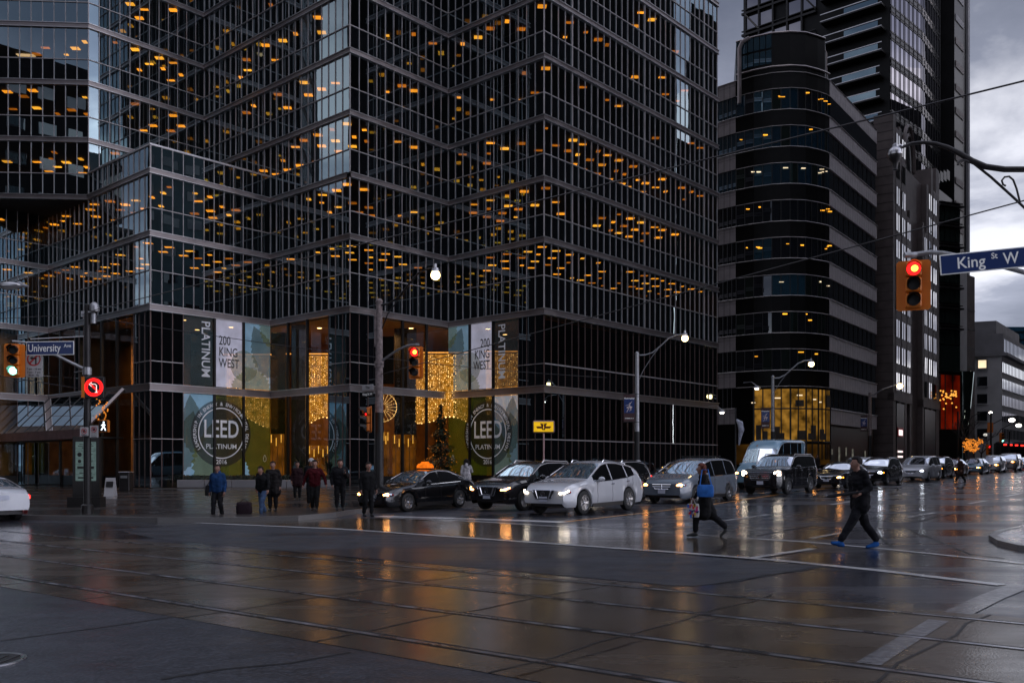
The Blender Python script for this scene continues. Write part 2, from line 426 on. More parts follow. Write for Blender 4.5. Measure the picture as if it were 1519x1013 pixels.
bq = N('ShaderNodeMath'); bq.operation = 'MULTIPLY'; L(bz.outputs[0], bq.inputs[0]); L(em.outputs[0], bq.inputs[1]); bz = bq
cb2 = N('ShaderNodeCombineXYZ')
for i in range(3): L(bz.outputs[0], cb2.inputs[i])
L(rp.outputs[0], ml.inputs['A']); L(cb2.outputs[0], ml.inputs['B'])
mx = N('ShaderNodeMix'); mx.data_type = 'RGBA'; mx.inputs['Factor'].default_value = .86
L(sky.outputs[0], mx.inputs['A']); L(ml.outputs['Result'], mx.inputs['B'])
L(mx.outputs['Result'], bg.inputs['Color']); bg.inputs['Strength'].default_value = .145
sd = bpy.data.lights.new('sun', 'SUN'); sd.energy = .12; sd.angle = R(30); sd.color = (1.0, .88, .76)
so = bpy.data.objects.new('sun', sd); COL.objects.link(so)
so.rotation_euler = (R(90) - SUN_EL, 0, R(180) - SUN_ROT)
vs_ = scene.view_settings; vs_.view_transform = 'Standard'; vs_.look = 'None'; vs_.exposure = -.2; vs_.gamma = 1
cy = scene.cycles
cy.use_denoising = True; cy.max_bounces = 7; cy.glossy_bounces = 4; cy.diffuse_bounces = 2; cy.transparent_max_bounces = 14
cy.transmission_bounces = 3; cy.caustics_reflective = False; cy.caustics_refractive = False
cy.sample_clamp_indirect = 4.0; cy.use_light_tree = True

# ------------------------------------------------------------------ ground
def sheet(name, poly, dz, m, cell=1.2, zf=None, label=None):
    """a flat patch laid on the sloping ground"""
    bm = bmesh.new()
    f = bm.faces.new([bm.verts.new((p[0], p[1], 0)) for p in poly])
    if f.normal.z < 0 or (f.normal_update() or f.normal.z) < 0: f.normal_flip()
    xs = [p[0] for p in poly]; ys = [p[1] for p in poly]
    for ax, lo, hi in ((0, min(xs), max(xs)), (1, min(ys), max(ys))):
        n = min(90, max(1, int((hi - lo) / cell)))
        for i in range(1, n):
            co = [0, 0, 0]; no = [0, 0, 0]; co[ax] = lo + (hi - lo) * i / n; no[ax] = 1
            bmesh.ops.bisect_plane(bm, geom=bm.verts[:] + bm.edges[:] + bm.faces[:], plane_co=co, plane_no=no)
    for v in bm.verts: v.co.z = (zf or gz)(v.co.x, v.co.y) + dz
    me = bpy.data.meshes.new(name); bm.to_mesh(me); bm.free()
    me.materials.append(MAT[m])
    for p in me.polygons: p.use_smooth = True
    o = bpy.data.objects.new(name, me); COL.objects.link(o); o['kind'] = 'structure'
    return o
def ribbon(pts, wd):
    """polygon of a line of constant width"""
    pts = [Vector((p[0], p[1], 0)) for p in pts]; a, b = [], []
    for i, p in enumerate(pts):
        t = (pts[min(i + 1, len(pts) - 1)] - pts[max(i - 1, 0)]).normalized(); n = V(-t.y, t.x, 0)
        a.append(p + n * wd / 2); b.append(p - n * wd / 2)
    return [(p.x, p.y) for p in a + b[::-1]]
def strip(name, pts, wd, dz, m): return sheet(name, ribbon(pts, wd), dz, m)
mb = MB()   # one ground sheet, fine near the camera and reaching the horizon
xs = [-3000, -900, -300, -140, -90] + [-60 + 1.5 * i for i in range(114)] + [125, 180, 300, 900, 3000]
ys = [-3000, -600, -150, -60, -30] + [-10 + 1.5 * i for i in range(94)] + [145, 180, 240, 320, 500, 900, 3000]
vs = [(x, y, gz(x, y)) for y in ys for x in xs]; nx = len(xs)
mb.smooth = True
mb.add(vs, [(j * nx + i, j * nx + i + 1, (j + 1) * nx + i + 1, (j + 1) * nx + i) for j in range(len(ys) - 1) for i in range(nx - 1)])
tag(mb.build('ground', 'wet_asphalt', sharp=180), kind='structure')
def kn(k, n): p = K * k + KN * n; return (p.x, p.y)
# matt worn asphalt in front of the tracks and between the tracks and the crossing
sheet('road', [kn(-30, -12), kn(70, -12), kn(70, 5.62), kn(-30, 5.62)], .004, 'worn_asphalt', 2)
sheet('road', [gnd(x, y)[:2] for x, y in ((232, 799), (500, 824), (1000, 868.5), (1030, 869), (1064, 865), (1098, 862), (1130, 853), (1185, 847), (1228, 839.5), (1180, 836), (1100, 830.5), (1000, 821.5), (700, 800), (500, 786), (300, 777), (180, 788))], .004, 'worn_asphalt')
# concrete bed of the streetcar tracks
sheet('road', [kn(-40, 5.62), kn(110, 5.62), kn(110, 11.12), kn(-40, 11.12)], .008, 'track_concrete', 2)
for a, b, ttl in ((6.2, 7.66, 'streetcar track of two steel rails nearest the camera'), (9.25, 10.7, 'streetcar track of two steel rails on the far side, next to the crossing')):
    t = thing('tram_track', ttl, 'tram track', (0, 0, 0), 0, 'streetcar tracks in the concrete')
    for n in (a, b):
        mb = MB()
        for (o0, o1, h, mi) in ((-.035, .035, .014, 0), (.035, .085, .0125, 1), (-.06, -.035, .012, 1)):
            mb.m = mi
            ks = [-40 + 2.5 * i for i in range(61)]
            P = [[(*kn(k, n + o), gz(*kn(k, n + o)) + h) for o in (o0, o1)] for k in ks]
            for i in range(60): mb.quad(P[i][0], P[i + 1][0], P[i + 1][1], P[i][1])
        mb.build('rail', ['rail_steel', 'rail_groove'], t)
# glossy concrete of the crossing
sheet('road', [gnd(x, y)[:2] for x, y in ((300, 774), (420, 769), (566, 768.5), (697, 773), (862, 783.5), (1000, 791), (1068, 796), (1196, 803), (1215, 813), (1110, 829), (1000, 818), (700, 796.5), (500, 783))], .006, 'crossing_concrete')
for nm, pts, wd in (('crossing_line', ((290, 775.5), (500, 784.5), (760, 802.5), (1000, 819.3), (1150, 831), (1305, 846.5), (1486, 868)), .22),
                    ('crossing_line', ((566, 768), (697, 773), (862, 783), (1000, 791), (1068, 796), (1196, 804), (1309, 814), (1519, 836)), .16),
                    ('crossing_line', ((1111, 828.5), (1206, 814)), .17)):
    strip(nm, [gnd(*p)[:2] for p in pts], wd, .011, 'white_paint')
strip('stop_line', [gnd(*p)[:2] for p in ((560, 765.6), (592, 766.7), (720, 770.3), (839, 774.6))], .55, .008, 'white_paint')
yl = [gnd(*p) for p in ((839, 774), (920, 764.6), (1025, 752.7), (1165, 731.9), (1212, 726.2))]
yl += [yl[-1] + U * d for d in (12, 30, 60)]
strip('centre_line', [p[:2] for p in yl], .14, .008, 'yellow_paint')
for a, b in (((1076, 772), (1139, 763)), ((1232, 748.5), (1262, 743.7)), ((1328, 735), (1354, 731.6)), ((1395, 727), (1419, 723)),
             ((1203, 798.6), (1249, 790)), ((1348, 767), (1386, 760.4)), ((1437, 747), (1462, 742.6)), ((1492, 736), (1512, 732.4))):
    strip('lane_line', [gnd(*a)[:2], gnd(*b)[:2]], .15, .008, 'white_paint')
# seams and old trench cuts in the asphalt
for pts in (((1210, 764), (1300, 792), (1325, 812)), ((1302, 768), (1345, 783), (1440, 822), (1490, 828)), ((1060, 866), (1190, 845), (1225, 838)),
            ((0, 951), (150, 931), (300, 909)), ((240, 1008), (330, 993), (430, 984), (520, 968)), ((1330, 780), (1420, 760), (1519, 742)), ((1120, 795), (1200, 780), (1330, 764))):
    strip('road', [gnd(*p)[:2] for p in pts], .05, .007, 'rail_groove')
strip('crossing_line', [gnd(*p)[:2] for p in ((1516, 868), (1470, 886), (1420, 910))], .30, .009, 'worn_paint')
strip('crossing_line', [gnd(*p)[:2] for p in ((1392, 921), (1345, 950), (1288, 986))], .20, .012, 'worn_paint')
for px, py in ((1403, 948), (928, 944), (640, 918), (470, 887), (300, 868), (150, 852), (30, 838)):      # joints across the track bed
    k_ = gnd(px, py).dot(K)
    strip('road', [kn(k_ + .05 * math.sin(n * 3 + px), n) for n in (5.62, 6.4, 7.2, 8.0, 8.8, 9.6, 10.4, 11.12)], .03, .0115, 'rail_groove')
# pavements with a kerb
def pavement(name, poly, m, h=.15):
    o = sheet(name, poly, h, m, 1.5)
    mb = MB(); n = len(poly)
    for i in range(n):                      # kerb face and the stone edging on top of it
        a, b = Vector(poly[i]), Vector(poly[(i + 1) % n]); k = max(1, int((b - a).length / 1.5))
        if (b - a).length > 60: continue
        for j in range(k):
            p, q = a.lerp(b, j / k), a.lerp(b, (j + 1) / k)
            t = (q - p).normalized(); nn = Vector((-t.y, t.x)) * .16
            z = lambda s, d: (s.x, s.y, gz(s.x, s.y) + d)
            mb.quad(z(p, -.05), z(q, -.05), z(q, h + .006), z(p, h + .006))
            mb.quad(z(p, h + .006), z(q, h + .006), z(q + nn, h + .006), z(p + nn, h + .006))
    tag(mb.build('kerb', 'kerb_stone'), kind='structure')
west = [(-62, 60), (-34, 42.5), (-17.4, 30.9), (-14, 29.7), (-11, 28.4), (-8.6, 28.0), (-6.6, 28.3), (-5.7, 29.6), (-5.35, 31.4)]
west += [(-5.35 + U.x * d, 31.4 + U.y * d) for d in (6, 14, 24, 36, 50, 66, 84)] + [(40, 112), (30, 135), (-62, 135)]
pavement('pavement', west, 'paving')
c = gnd(1487, 814)
east = [(11.9, 21.6), (10.9, 20.6), (10.1, 19.4), (9.65, 18.2), (9.5, 17.2), (9.7, 16.2), (10.3, 15.2), (11.4, 14.3), (14, 12.2), (45, -12), (80, -12), (115, 160), (95, 130)]
pavement('pavement', east, 'glare_paving', .10)
mh = gnd(-4, 981)
t = thing('manhole_cover', 'round iron manhole cover at the edge of the asphalt, bottom left', 'manhole cover', (mh.x - .12, mh.y, gz(mh.x, mh.y) + .004))
mb = MB(); mb.lathe([(.34, 0), (.34, .012), (.30, .012), (.30, .006)], 28); mb.build('rim', 'rail_steel', t)
mb = MB(); mb.lathe([(.295, 0), (.295, .009)], 28)
for i in range(-2, 3): mb.box((i * .1, 0, .011), (.03, .4, .008))
mb.build('cover', 'cast_iron', t)
# ------------------------------------------------------------------ the glass tower: a saw-tooth plan on a 0.762 m module
A_ = V(.661, .7504, 0); B_ = V(-.7504, .661, 0); P0 = V(2.154, 61.56, 0); PN = .762; GB = 12 * PN
def T(a, b, z=0.0): return P0 + A_ * a + B_ * b + V(0, 0, z)
LEV = [.2, 7.04, 12.23, 17.02, 21.11, 25.22] + [29.34 + 4.11 * i for i in range(9)]
SPD = [3.2, 1.46, 2.2, 1.5] + [1.5] * 12                 # height of the transom above each level
BH = [0, .50, .44, .39] + [.36] * 12                     # band below each level line
tower = thing('office_tower', 'black glass office tower with saw-tooth corners, pale bands and scattered orange office lights', 'office tower', P0)
TI = Matrix.Translation(-P0)
WING = 22.64
def dirv(d): return A_ * d[0] + B_ * d[1]
# start (a, b), direction, outward, panels, pitch, zmin, zmax, lobby style
FACES = [((0, 0), (1, 0), (0, -1), 31, PN, 0, 99, 'dark'), ((0, 0), (0, 1), (-1, 0), 12, PN, 0, 99, 'wide'),
         ((-GB, GB), (1, 0), (0, -1), 12, PN, 0, 99, 'wide'), ((-GB, GB), (0, 1), (-1, 0), 12, PN, 0, 99, 'wide'),
         ((-GB, 2 * GB), (0, 1), (-1, 0), 12, PN, WING, 99, ''), ((-2 * GB, 2 * GB), (1, 0), (0, -1), 12, PN, 0, WING, 'wide'),
         ((-2 * GB, 2 * GB), (0, 1), (-1, 0), 12, PN, 0, WING, 'wide'), ((-2 * GB, 3 * GB), (0, 1), (-1, 0), 9, PN, 0, 20.7, 'wide'),
         ((-2 * GB, 3 * GB + 9 * PN), (-1, 0), (0, -1), 9, PN, 0, 20.7, 'wide'), ((-2 * GB - 9 * PN, 3 * GB + 9 * PN), (0, 1), (-1, 0), 12, PN, 0, 20.7, 'wide'),
         ((-2 * GB, 3 * GB), (-.70711, .70711), (-.70711, -.70711), 8, .80, 20.7, 99, ''), ((-2 * GB, 3 * GB), (1, 0), (0, -1), 12, PN, 20.7, 99, '')]
rnd = random.Random(5)
def pane(mb, o, u, n, x0, x1, z0, z1, mi):
    """one sheet of glass, set very slightly out of true"""
    tx, tz = rnd.gauss(0, .0012), rnd.gauss(0, .0010)
    w_, h_ = (x1 - x0) / 2, (z1 - z0) / 2
    c = o + u * (x0 + w_) + V(0, 0, z0 + h_)
    mb.m = mi
    mb.quad(*[c + u * (i * w_) + V(0, 0, j * h_) + n * (i * w_ * tx + j * h_ * tz) for i, j in ((-1, -1), (1, -1), (1, 1), (-1, 1))])
for (st, d, nrm, n, pit, zmin, zmax, lob) in FACES:
    u, no, o = dirv(d), dirv(nrm), T(*st)
    fl = frame((0, 0, 0), u, (0, 0, 1))
    flip = u.cross(V(0, 0, 1)).dot(no) < 0
    for li in range(len(LEV) - 1):
        z0, z1 = LEV[li], LEV[li + 1] - BH[li + 1]
        if z1 < zmin or z0 > zmax - .3: continue
        top = min(LEV[li + 1], zmax)
        if zmin > z0 + .6: z0 = zmin
        z1 = min(z1, zmax)
        zt = LEV[li] + SPD[li]
        g = MB(TI); fr = MB(TI); fr.m = 0
        def fin(x, za, zb, wd=.036, dp=.06, mi=0):
            if li < 2 and mi == 0: wd, dp, mi = min(wd, .036), .05, 3
            fr.m = mi
            c_ = o + u * x + no * (dp / 2 - .005); h = zb - za
            M = frame(c_ + V(0, 0, za + h / 2), u, no)
            fr.box((0, 0, 0), (wd, dp, h), M)
        def rail(x0, x1, z, hh=.05, dp=.075, mi=0):
            fr.m = mi
            fr.box((0, 0, 0), (x1 - x0, dp, hh), frame(o + u * ((x0 + x1) / 2) + no * (dp / 2 - .004) + V(0, 0, z), u, no))
        lobby = li < 2
        if lobby and lob == 'wide':
            for i in range(3):
                pane(g, o, u, no, i * pit, (i + 1) * pit, z0, zt, 1); pane(g, o, u, no, i * pit, (i + 1) * pit, zt, z1, 1)
            rail(0, 3 * pit, zt)
            for i in range(4): fin(i * pit, z0, z1, .05, .08)
            L_ = n * pit; k = 3 if n <= 12 else 5
            if n == 9: k = 2
            ws = (L_ - 3 * pit) / k
            for i in range(k):
                pane(g, o, u, no, 3 * pit + i * ws, 3 * pit + (i + 1) * ws, z0, z1, 2)
                if i: fin(3 * pit + i * ws, z0, z1, .16, .16, 2)
            if li == 0: rail(3 * pit, L_, z0 + .35, .7, .05, 2)
        else:
            for i in range(n):
                if zt > z0 + .05: pane(g, o, u, no, i * pit, (i + 1) * pit, z0, min(zt, z1), 1)
                if z1 > zt + .05: pane(g, o, u, no, i * pit, (i + 1) * pit, max(zt, z0), z1, 1 if (lobby and li == 0 and lob == 'dark' and i > 30) else 0)
                big = (st == (0, 0) and d == (1, 0) and i in (4, 16, 28))
                fin(i * pit, z0, z1, .075 if big else .036, .09 if big else .06)
            fin(n * pit - .03, z0, z1)
            if z0 < zt < z1: rail(0, n * pit, zt, .05 if not lobby else .08)
        if flip: g.f = [f[::-1] for f in g.f]
        row = g.build('window_row', ['tower_glass', 'spandrel_glass', 'lobby_glass'], tower)
        fr.build('mullions', ['fin_metal', 'edge_metal', 'dark_frame', 'lobby_fin'], row)
# floor bands: mitred ribbons round the plan
low = [(-2 * GB - 9 * PN, 4 * GB + 9 * PN), (-2 * GB - 9 * PN, 3 * GB + 9 * PN), (-2 * GB, 3 * GB + 9 * PN), (-2 * GB, 2 * GB), (-GB, 2 * GB), (-GB, GB), (0, GB), (0, 0), (31 * PN, 0), (31 * PN, 20)]
CH = 8 * .8 * .70711
upp = [(-2 * GB - CH, 3 * GB + CH + 8), (-2 * GB - CH, 3 * GB + CH), (-2 * GB, 3 * GB), (-GB, 3 * GB), (-GB, GB), (0, GB), (0, 0), (31 * PN, 0), (31 * PN, 20)]
wing = [(-2 * GB, 3 * GB), (-2 * GB, 2 * GB), (-GB, 2 * GB)]
def sweep(mb, path, off, inn, z0, z1):
    pts = [T(*p) for p in path]; outer, inner = [], []
    def nrm(a, b): t = (b - a).normalized(); return V(-t.y, t.x, 0) * -1
    for i, p in enumerate(pts):
        n0 = nrm(pts[i - 1], p) if i else nrm(p, pts[1]); n1 = nrm(p, pts[i + 1]) if i < len(pts) - 1 else n0
        m = (n0 + n1); m = m / max(.3, m.dot(n0))
        outer.append(p + m * off); inner.append(p - m * inn)
    for i in range(len(pts) - 1):
        a, b, c, d_ = outer[i], outer[i + 1], inner[i + 1], inner[i]
        z = lambda p, h: V(p.x, p.y, h)
        mb.quad(z(a, z0), z(b, z0), z(b, z1), z(a, z1)); mb.quad(z(a, z1), z(b, z1), z(c, z1), z(d_, z1)); mb.quad(z(d_, z0), z(c, z0), z(b, z0), z(a, z0))
for li in range(1, len(LEV)):
    z1, z0 = LEV[li], LEV[li] - BH[li]
    paths = [upp] if li > 4 else [low] if li < 4 else [upp[4:], [(-2 * GB - CH, 3 * GB + CH + 8), (-2 * GB - CH, 3 * GB + CH), (-2 * GB, 3 * GB), (-2 * GB, 2 * GB), (-GB, 2 * GB), (-GB, GB + .2)]]
    mb = MB(TI)
    for path in paths:
        mb.m = 0; sweep(mb, path, .10, .12, z0 + .045, z1 - .045)
        mb.m = 1; sweep(mb, path, .155, .10, z1 - .047, z1); sweep(mb, path, .15, .10, z0, z0 + .047)
    mb.build('floor_band', ['bronze_metal', 'edge_metal'], tower)
mb = MB(TI); sweep(mb, wing, .08, .3, WING - .03, WING + .07)
mb.build('wing_coping', 'edge_metal', tower)
def inside(a, b, z):
    if a > 23: return 0
    lim = 0 if a > 0 else GB if a > -GB else (2 * GB if z < WING else 3 * GB) if a > -2 * GB else (3 * GB + 9 * PN if z < 20.5 else 3 * GB - (a + 2 * GB))
    da = min(b - lim, 99)
    lims = [(-2 * GB, 99 if z >= WING else 2 * GB)]
    left = min([a + 2 * GB] if b > (2 * GB if z < WING else 3 * GB) else [a + GB] if b > GB else [a])
    if a < -2 * GB: left = 9
    return min(da, left)
# slabs, soffits and the wing roof
def footprint(z):
    r = [(.12, 23.5, .12, 34), (-GB + .12, .12, GB + .12, 34), (-2 * GB + .12, -GB + .12, (2 * GB if z < WING else 3 * GB) + .12, 34)]
    if z < 20.5: r.append((-2 * GB - 9 * PN + .12, -2 * GB + .12, 3 * GB + 9 * PN + .12, 40))
    return r
mb = MB(TI)
M_ = frame(P0, A_, B_)
for li in range(2, len(LEV)):
    z = LEV[li]; th = .42 if li < 4 else .34
    for (a0, a1, b0, b1) in footprint(z - .1 if li != 4 else 20): mb.box(((a0 + a1) / 2, (b0 + b1) / 2, z - th / 2 - .03), (a1 - a0, b1 - b0, th), M_)
    if li >= 4: mb.prism([(-2 * GB + .12, 3 * GB + .2), (-2 * GB + .12, 44), (-2 * GB - CH + .1, 44), (-2 * GB - CH + .1, 3 * GB + CH + .3)], z - .03 - th, z - .03, M_)
mb.box((-1.5 * GB, 2.5 * GB, WING - .1), (GB - .3, GB - .3, .16), M_)
mb.build('floor_slabs', 'slab', tower)
mb = MB(TI)
for (a0, a1, b0, b1, zt_) in [(7, 23.4, 7, 33, 64), (-GB + 7, 7, GB + 7, 33, 64), (-2 * GB + 7, -GB + 7, 2 * GB + 7, 33, 22.4), (-2 * GB + 7, -GB + 7, 3 * GB + 7, 35, 64)]:
    mb.box(((a0 + a1) / 2, (b0 + b1) / 2, (12.3 + zt_) / 2), (a1 - a0, b1 - b0, zt_ - 12.3), M_)
mb.box((-.4, 38, 32), (46, .6, 64), M_)
mb.box((-20.5, 3 * GB + 9 * PN + 2.2, 10.2), (8.6, .3, 20), M_); mb.box((-23.6, 40.5, 10.2), (.3, 8, 20), M_)
mb.prism([(-2 * GB + 3, 3 * GB + 8), (-2 * GB + 3, 37), (-2 * GB - CH, 37), (-2 * GB - CH, 3 * GB + CH + 6)], 21.2, 66, M_)

for k in range(60):                                        # partitions and blinds between the core and the glass
    a0 = rnd.uniform(-16, 22); b0 = rnd.uniform(1, 26); z = rnd.choice(LEV[2:11])
    if 2.6 < min(inside(a0, b0, z + 2), inside(a0 + 1.7, b0, z + 2), inside(a0 - 1.7, b0, z + 2), inside(a0, b0 - 1.5, z + 2)) < 7 and not (z > 20 and a0 < -GB - 2 and b0 < 3 * GB + 2): mb.box((a0, b0, z + 1.85), (rnd.choice((.12, 3.2)), rnd.choice((.12, 2.6)), 3.66), M_)
mb.box((23.55, 14, 34), (.2, 28, 66), M_)
mb.build('core_walls', 'office_wall', tower)
# ceiling lights, seen through the glass from below
cand = []
dens = {2: .8, 3: .55, 4: .56, 5: .45, 6: .42, 7: .36, 8: .3, 9: .26, 10: .24}
for li, dn in dens.items():
    zc = LEV[li + 1] - .43
    for i in range(-20, 18):
        for j in range(0, 24):
            a, b = i * 1.53 + .76 + rnd.choice((0, 0, .4)), j * 1.6 + .8
            d_ = inside(a, b, LEV[li] + 2)
            if .55 < d_ < 6.6 and a > -26 and a < 22.5:
                cl = math.sin(i * .6 + li * 2.1) * math.cos(j * .7 + li) * .8
                if rnd.random() < dn + cl * dn: cand.append((a, b, zc, li))
cand.sort(key=lambda c_: (c_[3], c_[1]))
rest = MB(TI)
lp = MB(); lp.box((0, 0, 0), (.60, .44, .05)); proto = None
big = set(id(c_) for c_ in cand[:96])
for c_ in cand:
    p = T(c_[0], c_[1], c_[2])
    if id(c_) in big:
        if proto is None: proto = lp.build('ceiling_light', 'ceiling_panel', tower); o_ = proto
        else: o_ = proto.copy(); COL.objects.link(o_); o_.parent = tower
        o_.location = p - P0; o_.rotation_euler = (0, 0, R(3.6)); o_.scale.x = rnd.choice((1, 1, 1, .5))
        o_.material_slots[0].link = 'OBJECT'; o_.material_slots[0].material = MAT[rnd.choice(('ceiling_panel', 'ceiling_panel', 'ceiling_dim', 'ceiling_bright'))]
    else:
        rest.m = 0 if c_[3] < 7 or rnd.random() < .8 else 1
        if rnd.random() < .55: rest.m = rnd.choice((2, 2, 3))
        rest.box((0, 0, 0), (.60 if rnd.random() < .7 else .3, rnd.choice((.44, .44, .25)), .05), frame(p, A_ - B_, A_ + B_))
for k in range(7):                                          # paler strip lights in the frontal upper block
    p = T(-2 * GB - rnd.uniform(1, 7), 3 * GB + rnd.uniform(7, 9), rnd.choice((25.22, 29.34, 33.45)) + 3.65); rest.m = 1
    rest.box((0, 0, 0), (1.3, .4, .05), frame(p, (A_ * -1 + B_), (A_ + B_)))
tag(rest.build('ceiling_lights', ['ceiling_panel', 'cool_panel', 'ceiling_dim', 'ceiling_bright'], tower), kind='stuff')
# ------------------------------------------------------------------ lobby behind the glass
def part(name, m, fn, parent=tower, M=None):
    mb = MB(M or TI); fn(mb); return mb.build(name, m, parent)
def wp(px, Y, z=0.0): return V((px - CX) / PXF * Y, Y, z)
part('lobby_floor', 'dark_marble', lambda mb: [mb.box(((a0 + a1) / 2, (b0 + b1) / 2, .1), (a1 - a0, b1 - b0, .2), M_) for a0, a1, b0, b1 in footprint(15)])
part('lobby_ceiling', 'warm_ceiling', lambda mb: [mb.box(((a0 + a1) / 2, (b0 + b1) / 2, 11.74), (a1 - a0 - .3, b1 - b0 - .3, .05), M_) for a0, a1, b0, b1 in footprint(15)[:3]])
def lobby_walls(mb):
    for a0, a1, b0, b1 in [(8, 23, 9.5, 33), (-GB + 8, 8, GB + 9.5, 33), (-2 * GB + 8, -GB + 8, 2 * GB + 9.5, 33)]:
        mb.box(((a0 + a1) / 2, (b0 + b1) / 2, 5.95), (a1 - a0, b1 - b0, 11.6), M_)
    mb.box((10, 4.2, 5.95), (.3, 8.3, 11.6), M_)
    mb.box((-.6, 36.5, 5.95), (46, .5, 11.6), M_)
    mb.box((-2 * GB + 5.2, 31, 5.95), (5, 9, 11.6), M_)
part('lobby_wall', 'wood_panel', lobby_walls)
mb = MB(TI)
mb.box((12, .9, 5.9), (23, .1, 11.5), M_)
mb.build('blind_screen', 'black_panel', tower)
def block(name, m, x0, x1, Y, z0, z1, dp=.5):
    a, b = wp(x0, Y), wp(x1, Y)
    mb = MB(TI); mb.box(((a.x + b.x) / 2, Y + dp / 2, (z0 + z1) / 2), (b.x - a.x, dp, z1 - z0)); return mb.build(name, m, tower)
for x0, x1, Y, m in ((432, 453, 65.8, 'stone_column'), (402, 423, 69.5, 'dark_marble'), (585, 617, 67.4, 'dark_marble'), (697, 722, 69.5, 'dark_marble'), (505, 536, 67, 'dark_marble'), (283, 335, 69, 'dark_marble')):
    block('lobby_column', m, x0, x1, Y, .2, 11.75, .7)
block('hanging_screen', 'black_panel', 562, 584, 63.6, 7.3, 10.6, .12)
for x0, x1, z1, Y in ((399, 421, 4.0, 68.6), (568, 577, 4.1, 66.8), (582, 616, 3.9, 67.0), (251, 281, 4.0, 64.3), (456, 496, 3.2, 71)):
    pn_ = block('glowing_wall_panel', 'wall_glow', x0, x1, Y, .25, z1, .15)  # the panel itself glows, in place of lamplight falling on the wall
    a, b = wp(x0, Y), wp(x1, Y); n_ = max(3, int((b.x - a.x) / .3)); tu = MB(TI); sl = MB(TI)
    for k in range(n_):
        xx = a.x + (b.x - a.x) * (k + .5) / n_
        tu.box((xx, Y - .04, z1 - .35 - .25 * (k % 2)), (.06, .05, .6)); sl.box((xx + .09, Y - .03, z1 / 2 - .4), (.05, .06, z1 - 1.0))
    tag(tu.build('niche_tubes', 'niche_tube', pn_), kind='stuff'); tag(sl.build('slats', 'wood_panel', pn_), kind='stuff')
dl = MB(); dl.lathe([(.17, -.03), (.17, 0)], 12)
dproto = None
for a, b in ((2, 3), (5, 4), (2, 7), (-2, 11), (-6, 12), (-3, 14), (-6.5, 16), (-11, 20.5), (-15, 20), (-12, 23.5), (-15.5, 23), (5, 8)):
    o_ = dl.build('downlight', 'downlight', tower) if dproto is None else dproto.copy()
    if dproto is None: dproto = o_
    else: COL.objects.link(o_); o_.parent = tower
    o_.location = T(a, b, 11.74) - P0
# lamps of the lobby
for a, b, e_ in ((2.5, 4.5, 500), (-3.5, 12, 1500), (-7, 18.0, 1100), (-13, 21.5, 1000), (-16, 23.5, 600)):
    ld = bpy.data.lights.new('lobby_lamp', 'SPOT'); ld.energy = e_; ld.color = (1, .56, .2); ld.spot_size = R(150); ld.spot_blend = .6; ld.shadow_soft_size = .3
    lo = bpy.data.objects.new('lobby_lamp', ld); COL.objects.link(lo); lo.location = T(a, b, 11.5)
cv_ = [block('added_glow_strip', 'added_glow_strip', x0, x1, Y, 9.95, 10.02, .12) for x0, x1, Y in ((330, 402, 68.9), (424, 500, 68.5), (540, 566, 66.8), (616, 696, 67.7), (718, 780, 67.0))]  # glowing strips added above the curtains to light the lobby ceiling
# curtains of fairy lights
labels = ['amber curtain of fairy lights behind the left window graphic', 'amber curtain of fairy lights left of the dark glass corner pier',
          'narrow amber curtain of fairy lights just right of the dark glass corner pier', 'amber curtain of fairy lights above the tall dark Christmas tree',
          'amber curtain of fairy lights behind the right window graphic']
for (x0, x1, Y), lab in zip(((336, 400, 68.4), (454, 500, 68.0), (538, 564, 66.3), (617, 694, 67.2), (721, 778, 66.5)), labels):
    a, b = wp(x0, Y), wp(x1, Y); W_ = b.x - a.x
    t = thing('light_curtain', lab, 'light curtain', ((a.x + b.x) / 2, Y, 9.8), 0, 'curtains of fairy lights in the lobby')
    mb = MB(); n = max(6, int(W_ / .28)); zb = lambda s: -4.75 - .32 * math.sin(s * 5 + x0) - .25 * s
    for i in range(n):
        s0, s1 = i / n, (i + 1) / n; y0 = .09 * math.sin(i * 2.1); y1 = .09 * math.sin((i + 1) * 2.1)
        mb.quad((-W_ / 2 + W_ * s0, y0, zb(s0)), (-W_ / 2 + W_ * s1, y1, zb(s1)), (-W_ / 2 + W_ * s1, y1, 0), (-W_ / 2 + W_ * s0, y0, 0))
    mb.build('drape', 'drape_glow', t)
    mb = MB(); mb.box((0, 0, .03), (W_ + .1, .1, .08)); mb.build('rail', 'dark_frame', t)
    mb = MB()
    for k in range(int(W_ * 330)):
        s = rnd.random(); x = -W_ / 2 + W_ * (round(s * n * 2.2) / n / 2.2) + rnd.gauss(0, .012); z = rnd.uniform(zb(s), -.06); q = rnd.choice((.012, .016, .016, .022, .03))
        mb.add([(x, -.16 - q, z), (x - q, -.16, z), (x, -.16, z - q), (x + q, -.16, z), (x, -.16, z + q)], [(0, 1, 2), (0, 2, 3), (0, 3, 4), (0, 4, 1)])
    for k in range(n):
        s = (k + .5) / n; mb.ell((-W_ / 2 + W_ * s, -.15, zb(s)), (.05, .05, .05), 6, 4)
    tag(mb.build('fairy_lights', 'fairy_light', t), kind='stuff')
c_ = at(567, 604, 64.6)
t = thing('hanging_ornament', 'round wheel of amber light strings hanging in the lobby', 'ornament', c_)
mb = MB()
for i in range(22):
    a = 2 * math.pi * i / 22
    for j in range(3, 11): mb.ell((math.cos(a) * j * .095, -.02, math.sin(a) * j * .095), (.02, .02, .02), 5, 3)
for i in range(60):
    a = 2 * math.pi * i / 60; mb.ell((math.cos(a) * 1.02, 0, math.sin(a) * 1.02), (.028, .028, .028), 5, 3)
mb.build('light_string', 'fairy_light', t)
